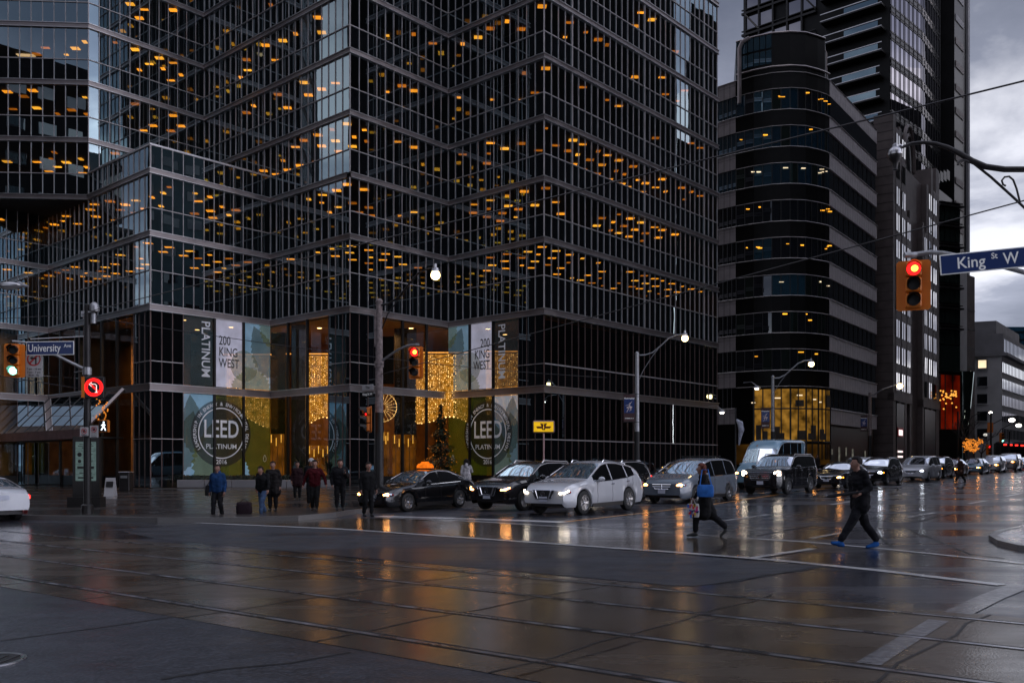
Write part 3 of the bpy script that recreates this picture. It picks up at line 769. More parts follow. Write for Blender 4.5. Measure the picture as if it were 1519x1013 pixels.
mb = MB(); mb.tube([(math.cos(2 * math.pi * i / 24), .05, math.sin(2 * math.pi * i / 24)) for i in range(25)], .03, 6); mb.tube([(0, .06, 1.0), (0, .06, 4)], .012, 5); mb.build('hoop', 'dark_frame', t)
# Christmas tree in the inner corner
c_ = wp(654, 65.6, .2)
t = thing('christmas_tree', 'tall dark Christmas tree with amber lights in the lobby corner', 'Christmas tree', c_)
mb = MB(); mb.tube([(0, 0, 0), (0, 0, 5.6)], [.12, .03], 7); mb.build('trunk', 'twig', t)
mb = MB(); lt = MB(); rr = random.Random(3)
for k in range(2600):
    h = rr.random() ** 1.25; z = .5 + h * 5.3; rad = (1 - h) * 1.55 * (.72 + .28 * math.sin(h * 34)) + .04; a = rr.uniform(0, 6.283); r_ = rad * rr.uniform(.55, 1.05)
    p = V(math.cos(a) * r_, math.sin(a) * r_, z); d_ = V(math.cos(a), math.sin(a), -.45) * rr.uniform(.1, .2); s_ = V(-math.sin(a), math.cos(a), rr.uniform(-.5, .5)) * .045
    mb.add([p - d_, p + s_, p + d_, p - s_], [(0, 1, 2, 3)])
    if k % 15 == 0: lt.ell(V(math.cos(a) * rad * 1.08, math.sin(a) * rad * 1.08, z), (.022, .022, .022), 5, 4)
mb.build('foliage', 'leaf_dark', t); lt.build('light_string', 'tree_light', t)
# plants in the lobby
for px, Y, lab in ((446, 63.4, 'tall leafy indoor plant by the pale stone column'), (486, 62.2, 'smaller indoor plant beside the dark glass corner pier'), (640, 63.9, 'spiky indoor plant just left of the Christmas tree')):
    t = thing('potted_plant', lab, 'plant', wp(px, Y, .2))
    mb = MB(); mb.lathe([(.22, 0), (.3, .5), (.26, .5)], 12); mb.build('pot', 'dark_marble', t)
    mb = MB(); rr = random.Random(px)
    for k in range(34):
        a = rr.uniform(0, 6.28); el = rr.uniform(.3, 1.3); ln = rr.uniform(.6, 1.25); h0 = rr.uniform(.5, 1.5)
        p0 = V(0, 0, h0); d_ = V(math.cos(a) * math.cos(el), math.sin(a) * math.cos(el), math.sin(el)); s_ = V(-math.sin(a), math.cos(a), 0) * .05
        p1 = p0 + d_ * ln * .6; p2 = p0 + d_ * ln + V(0, 0, -.25 * ln)
        mb.add([p0 - s_ * .4, p1 - s_, p2, p1 + s_, p0 + s_ * .4], [(0, 1, 3, 4), (1, 2, 3)])
    mb.tube([(0, 0, .4), (0, 0, 1.6)], .03, 5); mb.build('foliage', 'leaf_dark', t)
# planter ledge across the notch of the plan
a, b = V(-22.0, 60.0, 0), V(-11.2, 60.6, 0)
zg = gz(-17, 60) + .15
t = thing('planter', 'long low grey stone planter in front of the lobby notch', 'planter', ((a.x + b.x) / 2, 60.3, zg))
mb = MB()
for i in range(6): mb.box((-4.5 + i * 1.8, 0, .24), (1.77, .5, .5), bev=.02)
mb.build('stone_wall', 'concrete', t)
mb = MB(); rr = random.Random(9)
for k in range(1500):
    p = V(rr.uniform(-5.2, 5.2), rr.uniform(.25, .9), rr.uniform(.3, .8)); d_ = V(rr.gauss(0, 1), rr.gauss(0, 1), rr.gauss(0, 1)).normalized() * .07; e_ = d_.orthogonal().normalized() * .035
    mb.add([p - d_, p + e_, p + d_, p - e_], [(0, 1, 2, 3)])
tag(mb.build('hedge', 'leaf_dark', t), kind='stuff')

# ------------------------------------------------------------------ window graphics
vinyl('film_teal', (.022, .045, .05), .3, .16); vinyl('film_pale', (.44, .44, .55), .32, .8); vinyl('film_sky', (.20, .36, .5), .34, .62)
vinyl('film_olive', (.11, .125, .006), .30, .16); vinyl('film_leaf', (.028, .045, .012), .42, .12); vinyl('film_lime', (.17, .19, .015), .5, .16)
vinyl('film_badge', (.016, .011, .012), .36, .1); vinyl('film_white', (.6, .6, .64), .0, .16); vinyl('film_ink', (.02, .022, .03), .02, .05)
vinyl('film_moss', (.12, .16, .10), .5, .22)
def clip(poly, u0, u1, z0, z1):
    for ax, lim, sg in ((0, u0, 1), (0, u1, -1), (1, z0, 1), (1, z1, -1)):
        out_ = []
        for i in range(len(poly)):
            p, q = poly[i - 1], poly[i]; ip, iq = (p[ax] - lim) * sg >= 0, (q[ax] - lim) * sg >= 0
            if ip != iq:
                k = (lim - p[ax]) / (q[ax] - p[ax]); out_.append((p[0] + (q[0] - p[0]) * k, p[1] + (q[1] - p[1]) * k))
            if iq: out_.append(q)
        poly = out_
        if len(poly) < 3: return []
    return poly
def leaf(cx, cz, ln, wd, ang, teeth=11, depth=.09):
    left, right = [], []
    for i in range(teeth * 2 + 1):
        s = i / (teeth * 2); w_ = wd / 2 * math.sin(math.pi * min(1, s ** .75)) ** .8 * (1 if i % 2 else 1 - depth * 2)
        left.append((-w_, s * ln + (0 if i % 2 else .02 * ln))); right.append((w_, s * ln + (0 if i % 2 else .02 * ln)))
    pts = left + right[::-1]
    c, s = math.cos(ang), math.sin(ang)
    return [(cx + x * c - y * s, cz + x * s + y * c) for x, y in pts]
def disc(cx, cz, r, n=48, a0=0.0): return [(cx + r * math.cos(a0 + 2 * math.pi * i / n), cz + r * math.sin(a0 + 2 * math.pi * i / n)) for i in range(n)]
def window_graphic(origin, u, no, mirror, label, cat_group):
    W_ = 9 * PN; PW = W_ / 3
    fl = (lambda x: W_ - x) if mirror else (lambda x: x)
    t = thing('window_graphic', label, 'window graphic', origin, 0, cat_group)
    F_ = frame((0, 0, 0), u, (0, 0, 1)); F_.translation = no * .012
    def lay(name, m, polys, k, parent):
        if name == 'leaf_print' and len(polys) > 1:
            for q in polys: o = lay(name, m, [q], k, parent); k += .3
            return o
        mb = MB(F_)
        for p in polys:
            if len(p) < 3: continue
            p = [(fl(x), z) for x, z in p]
            if mirror: p = p[::-1]
            cx_, cz_ = sum(x for x, z in p) / len(p), sum(z for x, z in p) / len(p)
            mb.poly([(x, z, k * .004) for x, z in p])
        return mb.build(name, m, parent)
    def rect(x0, x1, z0, z1): return [(x0, z0), (x1, z0), (x1, z1), (x0, z1)]
    u0, u1, l0, l1 = 7.1, 11.78, .95, 6.5
    g = .085
    p1 = lay('film_panel', 'film_teal', [rect(.03, PW - g, u0, u1)], 0, t)
    p2 = lay('film_panel', 'film_pale', [rect(PW + g, 2 * PW - g, u0, u1)], 0, t)
    p3 = lay('film_panel', 'film_sky', [rect(2 * PW + g, W_ - .03, u0, u1)], 0, t)
    p4 = lay('film_panel', 'film_sky', [rect(.03, PW - g, l0, l1)], 0, t)
    p5 = lay('film_panel', 'film_olive', [rect(PW + g, 2 * PW - g, l0, l1)], 0, t)
    p6 = lay('film_panel', 'film_olive', [rect(2 * PW + g, W_ - .03, l0, l1)], 0, t)
    C3 = (2 * PW + g, W_ - .03, u0, u1); C2 = (PW + g, 2 * PW - g, u0, u1)
    lay('leaf_print', 'film_leaf', [clip(leaf(W_ + .2, 8.0, 3.9, 2.3, .42), *C3)], 1, p3)
    lay('leaf_print', 'film_lime', [clip(leaf(W_ - .05, 10.2, 3.2, 1.6, .1), *C3), clip(leaf(W_ - .3, 6.3, 3.2, 2.4, .75), *C3)], 2, p3)
    lay('leaf_print', 'film_moss', [clip(disc(2 * PW + .1, 8.7, 1.1), *C3)], 3, p3)
    lay('leaf_print', 'film_moss', [clip(disc(2 * PW + .1, 8.7, 1.1), *C2)], 1, p2)
    lay('leaf_print', 'film_lime', [clip(leaf(PW + 1.6, 6.4, 2.6, 1.8, -.65), *C2)], 2, p2)
    C4 = (.03, PW - g, l0, l1)
    lay('leaf_print', 'film_leaf', [clip(leaf(.9, 2.4, 4.0, 1.9, .1), *C4), clip(leaf(-.3, 1.2, 4.2, 2.2, -.25), *C4)], 1, p4)
    lay('leaf_print', 'film_olive', [clip(leaf(1.5, .2, 4.6, 2.6, -.2), *C4)], 2, p4)
    lay('leaf_print', 'film_leaf', [clip(leaf(PW + .6, 4.2, 3.0, 2.6, -.35), PW + g, 2 * PW - g, l0, l1)], 1, p5)
    lay('leaf_print', 'film_sky', [clip(leaf(2 * PW + .3, .3, 3.2, 1.6, .55), 2 * PW + g, W_ - .03, l0, l1)], 1, p6)
    # round badge across all three panes
    bx, bz, br_ = 2.86, 3.88, 2.32
    bd = lay('badge', 'film_badge', [clip(disc(bx, bz, br_, 64), a_, b_, l0, l1) for a_, b_ in ((.03, PW - g), (PW + g, 2 * PW - g), (2 * PW + g, W_ - .03))], 4, t)
    mb = MB(F_)
    ctr = fl(bx)
    for i in range(64):
        a0, a1 = 2 * math.pi * i / 64, 2 * math.pi * (i + 1) / 64
        mb.quad(*[(ctr + r_ * math.cos(a), bz + r_ * math.sin(a), .021) for r_, a in ((1.70, a0), (1.78, a0), (1.78, a1), (1.70, a1))])
    mb.build('badge_ring', 'film_white', bd)
    mb = MB(F_)
    def tx(body, size, x, z, align='CENTER', rot=0.0, bold=0.0, sx=1.0, k=.021):
        mb.text(body, size, Matrix.Translation((x, z, k)) @ Matrix.Rotation(rot, 4, 'Z'), align, bold, sx)
    tx('LEED', 1.72, ctr, bz - .28, bold=.02, sx=.72)
    mb.build('badge_title', 'film_white', bd); mb = MB(F_)
    tx('PLATINUM', .48, ctr, bz - 1.08, bold=.003, sx=1.05)
    mb.build('badge_rating', 'film_white', bd); mb = MB(F_)
    tx('2016', .42, ctr, bz - 2.13, bold=.004)
    mb.build('badge_year', 'film_white', bd); mb = MB(F_)
    ring = 'LEADERSHIP IN ENERGY & ENVIRONMENTAL DESIGN'
    for i, ch in enumerate(ring):
        a = R(212) - R(244) * i / (len(ring) - 1)
        if ch == ' ': mb.build('motto_word', 'film_white', bd); mb = MB(F_)
        else: tx(ch, .34, ctr + 1.92 * math.cos(a), bz + 1.92 * math.sin(a), rot=a - R(90), bold=.003)
    mb.build('motto_word', 'film_white', bd)
    mb = MB(F_)
    for i, ln in enumerate(('200', 'KING', 'WEST')):
        tx(ln, .88, fl(PW + .36), 10.05 - i * .78, 'RIGHT' if mirror else 'LEFT', bold=.008, sx=.70, k=.025)
    mb.build('address_lettering', 'film_ink', p2)
    mb = MB(F_)
    tx('PLATINUM', .9, (fl(PW) + .46) if mirror else PW - .92, 11.55, 'LEFT', rot=R(-90), bold=.012, sx=.90, k=.009)
    mb.build('side_lettering', 'film_white', p1)
    # the small leaf mark low on the outer pane
    mb = MB(F_); lf = leaf(fl(W_ - .5), 1.9, .5, .26, 0, 3)
    mb.tube([(x, z, .006) for x, z in lf + lf[:1]], .012, 4); mb.build('leaf_mark', 'film_white', p6)
    return t
window_graphic(T(-2 * GB + 3 * PN, 2 * GB), A_, B_ * -1, False, 'left window graphic with round badge, its dark teal side panel at the left edge', 'window graphics with a round badge')
window_graphic(T(0, GB), B_ * -1, A_ * -1, True, 'right window graphic with round badge, its dark teal side panel at the right edge', 'window graphics with a round badge')
# ------------------------------------------------------------------ the rounded corner building beyond the tower
SD, SN = V(.595, .804, 0), V(.804, -.595, 0)       # its street side and outward normal
C0 = V(31.2, 90, 0); zb0 = gz(31, 90)
t = thing('corner_building', 'dark office building with a rounded glass corner and grey bands of panels', 'office building', C0)
TC = Matrix.Translation(-C0)
arc = [at(p, 690, y) for p, y in ((1000, 95), (1040, 93.2), (1066, 91.6), (1092, 90.2), (1118, 89.1), (1145, 88.3), (1172, 88.0), (1195, 88.2), (1213, 88.9), (1224, 89.5))] + [C0.copy()]
for p in arc: p.z = 0
SL = 16.8; C1 = C0 + SD * SL
levs = [7.23 + 3.58 * i for i in range(10)]
TOPR = 40.0; TOPL = 43.3
def wall(mb, pts, z0, z1):
    for a, b in zip(pts, pts[1:]): mb.quad(V(a.x, a.y, z0), V(b.x, b.y, z0), V(b.x, b.y, z1), V(a.x, a.y, z1))
def off(pts, d):
    r = []
    for i, p in enumerate(pts):
        tt = (pts[min(i + 1, len(pts) - 1)] - pts[max(i - 1, 0)]).normalized(); r.append(p + V(tt.y, -tt.x, 0) * d)
    return r
curve = arc[3:]; side = [C0, C1]; flank = arc[:4]
mb = MB(TC)
core = [(p.x, p.y) for p in off(arc, -.35)] + [((C1 - SN * .35).x, (C1 - SN * .35).y), ((C1 - SN * 14).x, (C1 - SN * 14).y + 4), (arc[0].x, 108)]
mb.prism(core, 0, TOPR - .3); mb.build('body', 'black_panel', t)
mb = MB(TC); mb.prism([(p.x, p.y) for p in off(arc[3:-1], -.02)] + [(34.2, 99), (24, 99)], TOPR - .4, TOPL); mb.build('upper_drum', 'black_panel', t)
glass('curtain_glass', (1, 1, 1), 3.0, gloss=(.6, .85, 1.0), wob=.06, transp=False, base=(.02, .06, .09))
mb = MB(TC); du = off(arc[3:-1], .03)
for q in (0, 1):
    for k in range(3):
        for z_ in (TOPR + .4, TOPR + 1.9): a, b = du[q].lerp(du[q + 1], k / 3 + .02), du[q].lerp(du[q + 1], k / 3 + .31); mb.quad(V(a.x, a.y, z_), V(b.x, b.y, z_), V(b.x, b.y, z_ + 1.3), V(a.x, a.y, z_ + 1.3))
tag(mb.build('drum_window', 'curtain_glass', t), kind='stuff')
mb = MB(TC)
for z in (TOPR + .05, TOPL): 
    for p in (off(curve[:-1], .02) if z > 41 else off(curve, .02),): mb.tube([V(q.x, q.y, z) for q in p], .09, 6)
p = at(1097, 690, 89.6); mb.tube([V(p.x, p.y, TOPR - 3), V(p.x, p.y, TOPL - .9), V(p.x + .25, p.y, TOPL - .3), V(p.x + .9, p.y - .3, TOPL)], .2, 8)
p = at(1226, 690, 89.9); mb.tube([V(p.x, p.y, TOPR - .5), V(p.x, p.y, TOPL - 1.2), V(p.x - .5, p.y - .1, TOPL - .5)], .07, 6)
mb.build('roof_pipe', 'bronze_metal', t)
rr = random.Random(8)
for i, z in enumerate(levs):
    zt = z - 1.55                                     # spandrel z-1.55..z, glass z..z+2.03
    zn = z + 2.03
    mb = MB(TC)
    cp = off(curve, -.05)
    for q in range(len(curve) - 1 if i else 0):       # single panes, each a touch out of true
        for k in range(2):
            a, b = cp[q].lerp(cp[q + 1], k / 2), cp[q].lerp(cp[q + 1], k / 2 + .5); nn_ = V((b - a).y, -(b - a).x, 0).normalized(); j1, j2 = rr.gauss(0, .012), rr.gauss(0, .012)
            mb.m = 3 if (q == 1 and i in (4, 6, 7, 8)) or (q in (2, 3) and i == 3) else rr.choice((0, 0, 0, 1, 2)); a, b = a + nn_ * j1, b - nn_ * j1
            mb.quad(V(a.x, a.y, z), V(b.x, b.y, z), V(b.x, b.y, zn) + nn_ * j2, V(a.x, a.y, zn) + nn_ * j2)
    mb.m = 0
    if i: wall(mb, off(flank, -.1), z, zn)
    if i < 9: 
        sw_ = MB(TC); wall(sw_, off(side, -.12), z, zn); sw_.build('window_row', 'office_glass', t)
        row = mb.build('window_row', ['blue_glass' if i in (6, 7, 8) else 'office_glass', 'green_glass', 'office_glass', 'curtain_glass'], t)
        mb = MB(TC)
        for q in range(len(curve) - 1 if i else 0):
            a, b = off(curve, .0)[q], off(curve, .0)[q + 1]
            for k in (0, .5): c_ = a.lerp(b, k); mb.box((c_.x, c_.y, (z + zn) / 2), (.05, .06, zn - z))
        for k in range(1, 4): c_ = flank[2].lerp(flank[3], k / 4); mb.box((c_.x, c_.y, (z + zn) / 2), (.06, .06, zn - z))
        for k in range(1, 10): c_ = C0 + SD * SL * k / 10 - SN * .1; mb.box((c_.x, c_.y, (z + zn) / 2), (.05, .05, zn - z))
        mb.build('mullions', 'dark_frame', row)
        # interiors: a few lit ceiling strips just behind and in front of the dark glass line are tiny lamps
        mb = MB(TC)
        for k in range(rr.choice((3, 5, 7, 9)) if i else 0):
            q = rr.randrange(len(curve) - 1); c_ = off(curve, -.0)[q].lerp(off(curve, .0)[q + 1], rr.random())
            mb.box((c_.x, c_.y - .02, zn - rr.uniform(.2, .9)), (rr.uniform(.12, .6), .04, rr.uniform(.05, .12)))
        if mb.v: tag(mb.build('lit_ceiling', 'ceiling_panel' if i % 3 else 'cool_panel', row), kind='stuff')
    if i: mb = MB(TC); wall(mb, off(curve, .0), zt, z); mb.build('dark_spandrel', 'black_panel', t)
    mb = MB(TC)
    n = 20
    for k in range(n):                                # grey panels on the street side and the west flank
        a, b = C0 + SD * (SL * k / n + .02), C0 + SD * (SL * (k + 1) / n - .02)
        mb.prism([((a + SN * .06).x, (a + SN * .06).y), ((b + SN * .06).x, (b + SN * .06).y), ((b - SN * .3).x, (b - SN * .3).y), ((a - SN * .3).x, (a - SN * .3).y)], zt + .03, z)
    mb.build('panel_band', 'grey_panel', t); mb = MB(TC)
    for pa, pb in ((flank[2], flank[3]), (flank[1], flank[2])):
        for k in range(3):
            a, b = pa.lerp(pb, k / 3 + .01), pa.lerp(pb, (k + 1) / 3 - .01); wall(mb, off([a, b], .06), zt + .03, z - .45); wall(mb, off([a, b], .06), z - .43, z)
    mb.build('flank_panels', 'grey_panel', t)
    mb = MB(TC)
    cv_ = off(curve, .06)
    if i: mb.tube([V(p.x, p.y, z) for p in cv_], .032, 5); mb.tube([V(p.x, p.y, zt) for p in cv_], .024, 5)
    mb.tube([C0 + SN * .1 + V(0, 0, z), C1 + SN * .1 + V(0, 0, z)], .045, 5); mb.tube([V(p.x, p.y, z) for p in off(flank, .1)], .04, 5)
    mb.build('sill', 'fin_metal', t)
mb = MB(TC)                                           # golden double-height window at the foot
gl = [p for p in off(curve[:8], .05)]
wall(mb, gl[1:], 3.95, 9.0); mb.build('golden_glazing', glow('golden_room', (1.0, .48, .07), .20, .85, 1.1).name, t)
mb = MB(TC)
for i in range(len(gl)):
    if i: mb.box((gl[i].x, gl[i].y - .06, 5.6), (.14, .14, 6.8))
    if 0 < i < len(gl) - 1: c_ = gl[i].lerp(gl[i + 1], .5); mb.box((c_.x, c_.y - .06, 5.6), (.1, .1, 6.8))
mb.tube([V(p.x, p.y - .08, 7.1) for p in gl[1:]], .07, 4); mb.tube([V(p.x, p.y - .08, 3.9) for p in gl[1:]], .1, 4)
mb.build('mullions', 'dark_frame', t)
mb = MB(TC)                                            # dark things standing behind the golden panes
for k in range(11):
    a, b = gl[1 + k % 6], gl[2 + k % 6]; c_ = a.lerp(b, rr.random()); z_ = rr.choice((4.0, 4.0, 7.2)); h_ = rr.uniform(.5, 1.9)
    mb.box((c_.x, c_.y - .03, z_ + h_ / 2 + .1), (rr.uniform(.3, 1.1), .04, h_))
tag(mb.build('room_contents', 'office_wall', t), kind='stuff')
mb = MB(TC)
for k in range(6): c_ = gl[1 + k].lerp(gl[2 + k], rr.random()); mb.box((c_.x, c_.y - .04, rr.uniform(7.6, 8.6)), (rr.uniform(.3, .8), .04, .1))
tag(mb.build('room_lamps', 'cool_panel', t), kind='stuff')
mb = MB(TC); wall(mb, off(curve[:8], .02), zb0 + .9, 3.7)
mb.build('shop_glazing', glow('dim_room', (1.0, .45, .08), .035, .8, .5).name, t)
mb = MB(TC)
for k in range(7):
    a = C0 + SD * (.8 + k * 2.3) + SN * .02
    mb.box((0, 0, 0), (rr.choice((.25, .4, .6)), .06, rr.uniform(.25, 1.5)), frame(a + V(0, 0, zb0 + rr.uniform(1.4, 2.9)), SD, SN))
mb.build('shop_lights', glow('shop_glow', (.75, .72, .6), .13, .6, 3).name, t)
mb = MB(TC)
wall(mb, off([C0, C1], .03), TOPR - 4.3, TOPR - .5); mb.build('attic_glazing', 'office_glass', t)

# ------------------------------------------------------------------ brown post-modern building with window bays
D0 = at(1325, 690, 106); D0.z = 0
t = thing('stepped_building', 'brown stone building with bright slit windows and a dark arched recess', 'office building', D0)
TD = Matrix.Translation(-D0)
DH = 38.2; DL = 22.0
def on(s, o=0.0, z=0.0): return D0 + SD * s + SN * o + V(0, 0, z)
def slab_(mb, s0, s1, o0, o1, z0, z1):
    mb.prism([(on(s, o).x, on(s, o).y) for s, o in ((s0, o1), (s1, o1), (s1, o0), (s0, o0))][::-1], z0, z1)
mb = MB(TD); slab_(mb, .02, DL, -16, -.6, 0, DH - 3)
for s0, s1, h in ((0, 1.05, DH + .8), (2.5, 3.4, DH), (4.9, 5.8, DH - 4), (7.1, 7.9, DH - 8), (13.2, 14.0, DH - 8), (15.2, 16.2, DH - 3), (17.6, 18.6, DH - .5), (20.2, 22, DH + .2)):
    slab_(mb, s0, s1, -2, 0, 0, h)
slab_(mb, 0, DL, -.6, .12, 0, 1.2 + gz(45, 105)); slab_(mb, 0, 7.9, -.6, .1, 8.4, 9.3); slab_(mb, 13.2, DL, -.6, .1, 8.4, 9.3)
mb.build('stone_wall', 'brown_stone', t)
mb = MB(TD)
for z in range(40): slab_(mb, -.015, 1.06, -16, .012, 1.0 + z * .95, 1.03 + z * .95)
mb.build('stone_courses', 'black_panel', t)
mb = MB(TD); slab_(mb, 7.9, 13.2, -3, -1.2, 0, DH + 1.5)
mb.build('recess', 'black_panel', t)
for ro, rd in ((2.55, .22), (2.0, .18)):
    mb = MB(TD); c_ = on(10.55, -.9, DH - 2.2)
    mb.tube([c_ + SD * math.cos(math.pi * i / 16) * ro + V(0, 0, math.sin(math.pi * i / 16) * ro * 1.9) for i in range(17)], rd, 6)
    mb.build('arch', 'brown_stone', t)
for ci, (s0, s1) in enumerate(((1.05, 2.5), (3.4, 4.9), (5.8, 7.1), (8.4, 9.9), (11.2, 12.6), (14.0, 15.2), (16.2, 17.6), (18.6, 20.2))):
    top = (DH - .5, DH - 1, DH - 9, DH - 14, DH - 13, DH - 9, DH - 5, DH - 3)[ci]
    col = []
    z = 9.6
    inner = ci in (3, 4)
    mb = MB(TD); sp_ = MB(TD)
    while z < top:
        o = -.95 if inner else -.06
        a, b = on(s0 + .05, o + .12), on(s1 - .05, o + .12)
        hh = 1.85
        j1, j2 = rr.gauss(0, .010), rr.gauss(0, .012)
        col.append((V(a.x, a.y, z) + SN * j1, V(b.x, b.y, z) - SN * j1, V(b.x, b.y, z + hh) - SN * (j1 - j2), V(a.x, a.y, z + hh) + SN * (j1 + j2)))
        z += 2.85
    a, b = on(s0, (-.95 if inner else -.06) + .09), on(s1, (-.95 if inner else -.06) + .09)
    sp_.quad(V(a.x, a.y, 9.3), V(b.x, b.y, 9.3), V(b.x, b.y, top), V(a.x, a.y, top))
    if 'bay_glass' not in MAT: glass('bay_glass', (1, 1, 1), 3.8, wob=.012, transp=False, gloss=(1, 1, 1))
    w_ = sp_.build('window_bay', 'brown_stone', t)
    for q_ in col: mb = MB(TD); mb.quad(*q_); mb.m = 1; m0, m1 = (q_[0] + q_[1]) / 2 + SN * .02, (q_[2] + q_[3]) / 2 + SN * .02; mb.tube([m0, m1], .035, 4); mb.build('window', ['bay_glass', 'dark_frame'], w_)
mb = MB(TD)
t.scale = (1.1, 1.1, 1.09)
for s0, s1 in ((1.4, 4.6), (14.3, 19.8)): mb = MB(TD); slab_(mb, s0, s1, -.5, .02, 2.2, 8.2); mb.build('shop_glazing', 'black_panel', t)
mb = MB(TD); slab_(mb, 1.6, 3.8, .03, .12, 4.6, 5.6); mb.build('red_fascia', 'sign_red', t)
mb = MB(TD); slab_(mb, 1.8, 3.3, .13, .17, 4.75, 5.35); slab_(mb, 1.7, 3.4, .05, .15, 2.9, 3.1); slab_(mb, 1.7, 3.4, .05, .15, 2.35, 2.55); mb.build('lit_sign', 'led_white', t)
mb = MB(TD); slab_(mb, 9, 12.2, -1.19, -1.1, 3, 8); mb.build('entrance_glazing', 'black_panel', t)

# ------------------------------------------------------------------ tall residential tower behind it
E0 = at(1320, 690, 140); E0.z = 0
t = thing('residential_tower', 'tall glass apartment tower with dark balconies behind the brown building', 'apartment tower', E0)
TE = Matrix.Translation(-E0)
LB, LA, HT = 24.4, 24.0, 118.0
mb = MB(TE)
q = [E0, E0 + A_ * LA, E0 + A_ * LA + B_ * LB, E0 + B_ * LB]
mb.prism([(p.x, p.y) for p in q], 0, HT); mb.build('body', 'black_panel', t)
mb = MB(TE)
for z0 in [24 + 4.0 * i for i in range(23)]:
    for k in range(14):                                # street side: pale reflecting glass, slightly folded in plan
        f0, f1 = k / 14, (k + 1) / 14
        o = lambda f: -.1 + (1.6 * f if f < .5 else 1.6 * (1 - f))
        a, b = E0 + A_ * LA * f0 - B_ * (.2 + o(f0)), E0 + A_ * LA * f1 - B_ * (.2 + o(f1))
        mb.quad(V(a.x, a.y, z0 + .05), V(b.x, b.y, z0 + .05), V(b.x, b.y, z0 + 2.75), V(a.x, a.y, z0 + 2.75))
gl_ = mb.build('glazing', 'pale_glass' if 'pale_glass' in MAT else glass('pale_glass', (1, 1, 1), 3.4, gloss=(.92, .9, 1), wob=.02, transp=False).name, t)
mb = MB(TE)
for z0 in [24 + 4.0 * i for i in range(24)]:
    pts = [E0 + A_ * LA * f - B_ * (.27 + (1.6 * f if f < .5 else 1.6 * (1 - f)) - .1) for f in (0, .5, 1)]
    for zz in (-.25, -1.0):
        mb.m = 0; mb.tube([p + V(0, 0, z0 + zz) for p in pts], .09, 4)
    mb.m = 1
    for a, b in zip(pts, pts[1:]): mb.quad(a + V(0, 0, z0 - 1.3), b + V(0, 0, z0 - 1.3), b + V(0, 0, z0 + .06), a + V(0, 0, z0 + .06))
for k in range(15):
    f = k / 14; p = E0 + A_ * LA * f - B_ * (.3 + (1.6 * f if f < .5 else 1.6 * (1 - f)) - .1); mb.m = 1
    mb.box((p.x, p.y, 24 + 46), (.1, .1, 92))
mb.build('facade_bands', ['edge_metal', 'dark_frame'], gl_)
mb = MB(TE); mb.prism([(p.x, p.y) for p in (E0 + A_ * 6, E0 + A_ * (LA + .5), E0 + A_ * (LA + .5) - B_ * 2.2, E0 + A_ * 8 - B_ * 2.6)], 0, 47); mb.build('dark_podium', 'black_panel', t)
mb = MB(TE)
for i in range(7): mb.box((0, 0, 0), (1.6, 1.2, 1.6), frame(E0 + A_ * (11 + i * 1.8) - B_ * 1.6 + V(0, 0, 47.4 + i * .55), A_, B_))
mb.build('podium_cresting', 'black_panel', t)
mb = MB(TE)                                            # slab at the street end with recessed loggias
p0 = E0 + A_ * (LA + .5); mb.prism([((p0 + a * x + b * y).x, (p0 + a * x + b * y).y) for a, b, x, y in ((A_, B_, 0, 6), (A_, B_, 7.5, 6), (A_, B_, 7.5, -2.4), (A_, B_, 0, -2.4))], 0, HT)
mb.build('end_slab', 'black_panel', t)
for i in range(21):
    z = 30 + i * 4.0; a = p0 + A_ * .5 - B_ * 2.46
    mb = MB(TE); mb.box((0, 0, 0), (4.6, .12, 1.1), frame(a + A_ * 2.3 + V(0, 0, z + .55), A_, B_)); mb.build('loggia_parapet', 'concrete' if i > 11 else 'brown_stone', t)
mb = MB(TE); a = p0 + A_ * 7.4 - B_ * 2.5
mb.box((0, 0, 0), (1.1, .5, HT), frame(a + V(0, 0, HT / 2), A_, B_)); mb.build('corner_fin', 'concrete', t)
rr = random.Random(4)
for i in range(19):                                    # balconies on the west face
    z = 47 + i * 3.55; b0 = rr.choice((.6, .9)); ln = 9.6
    c_ = E0 + B_ * (b0 + ln / 2) - A_ * .9
    mb = MB(TE); mb.box((0, 0, 0), (ln, 1.9, .3), frame(c_ + V(0, 0, z), B_, A_ * -1)); bal = mb.build('balcony', 'dark_frame', t)
    mb = MB(TE); mb.box((0, 0, 0), (ln, .05, .12), frame(c_ - A_ * .93 + V(0, 0, z + 1.2), B_, A_ * -1)); mb.box((0, 0, 0), (ln, .04, .1), frame(c_ - A_ * .97 + V(0, 0, z + .12), B_, A_ * -1)); mb.build('rail', 'edge_metal', bal)
    mb = MB(TE); mb.box((0, 0, 0), (ln * .55, .05, 1.5), frame(E0 + B_ * (b0 + ln * .4) - A_ * .06 + V(0, 0, z + 1.1), B_, A_ * -1)); mb.build('window', 'blue_glass', bal)
mb = MB(TE); fr = MB(TE)
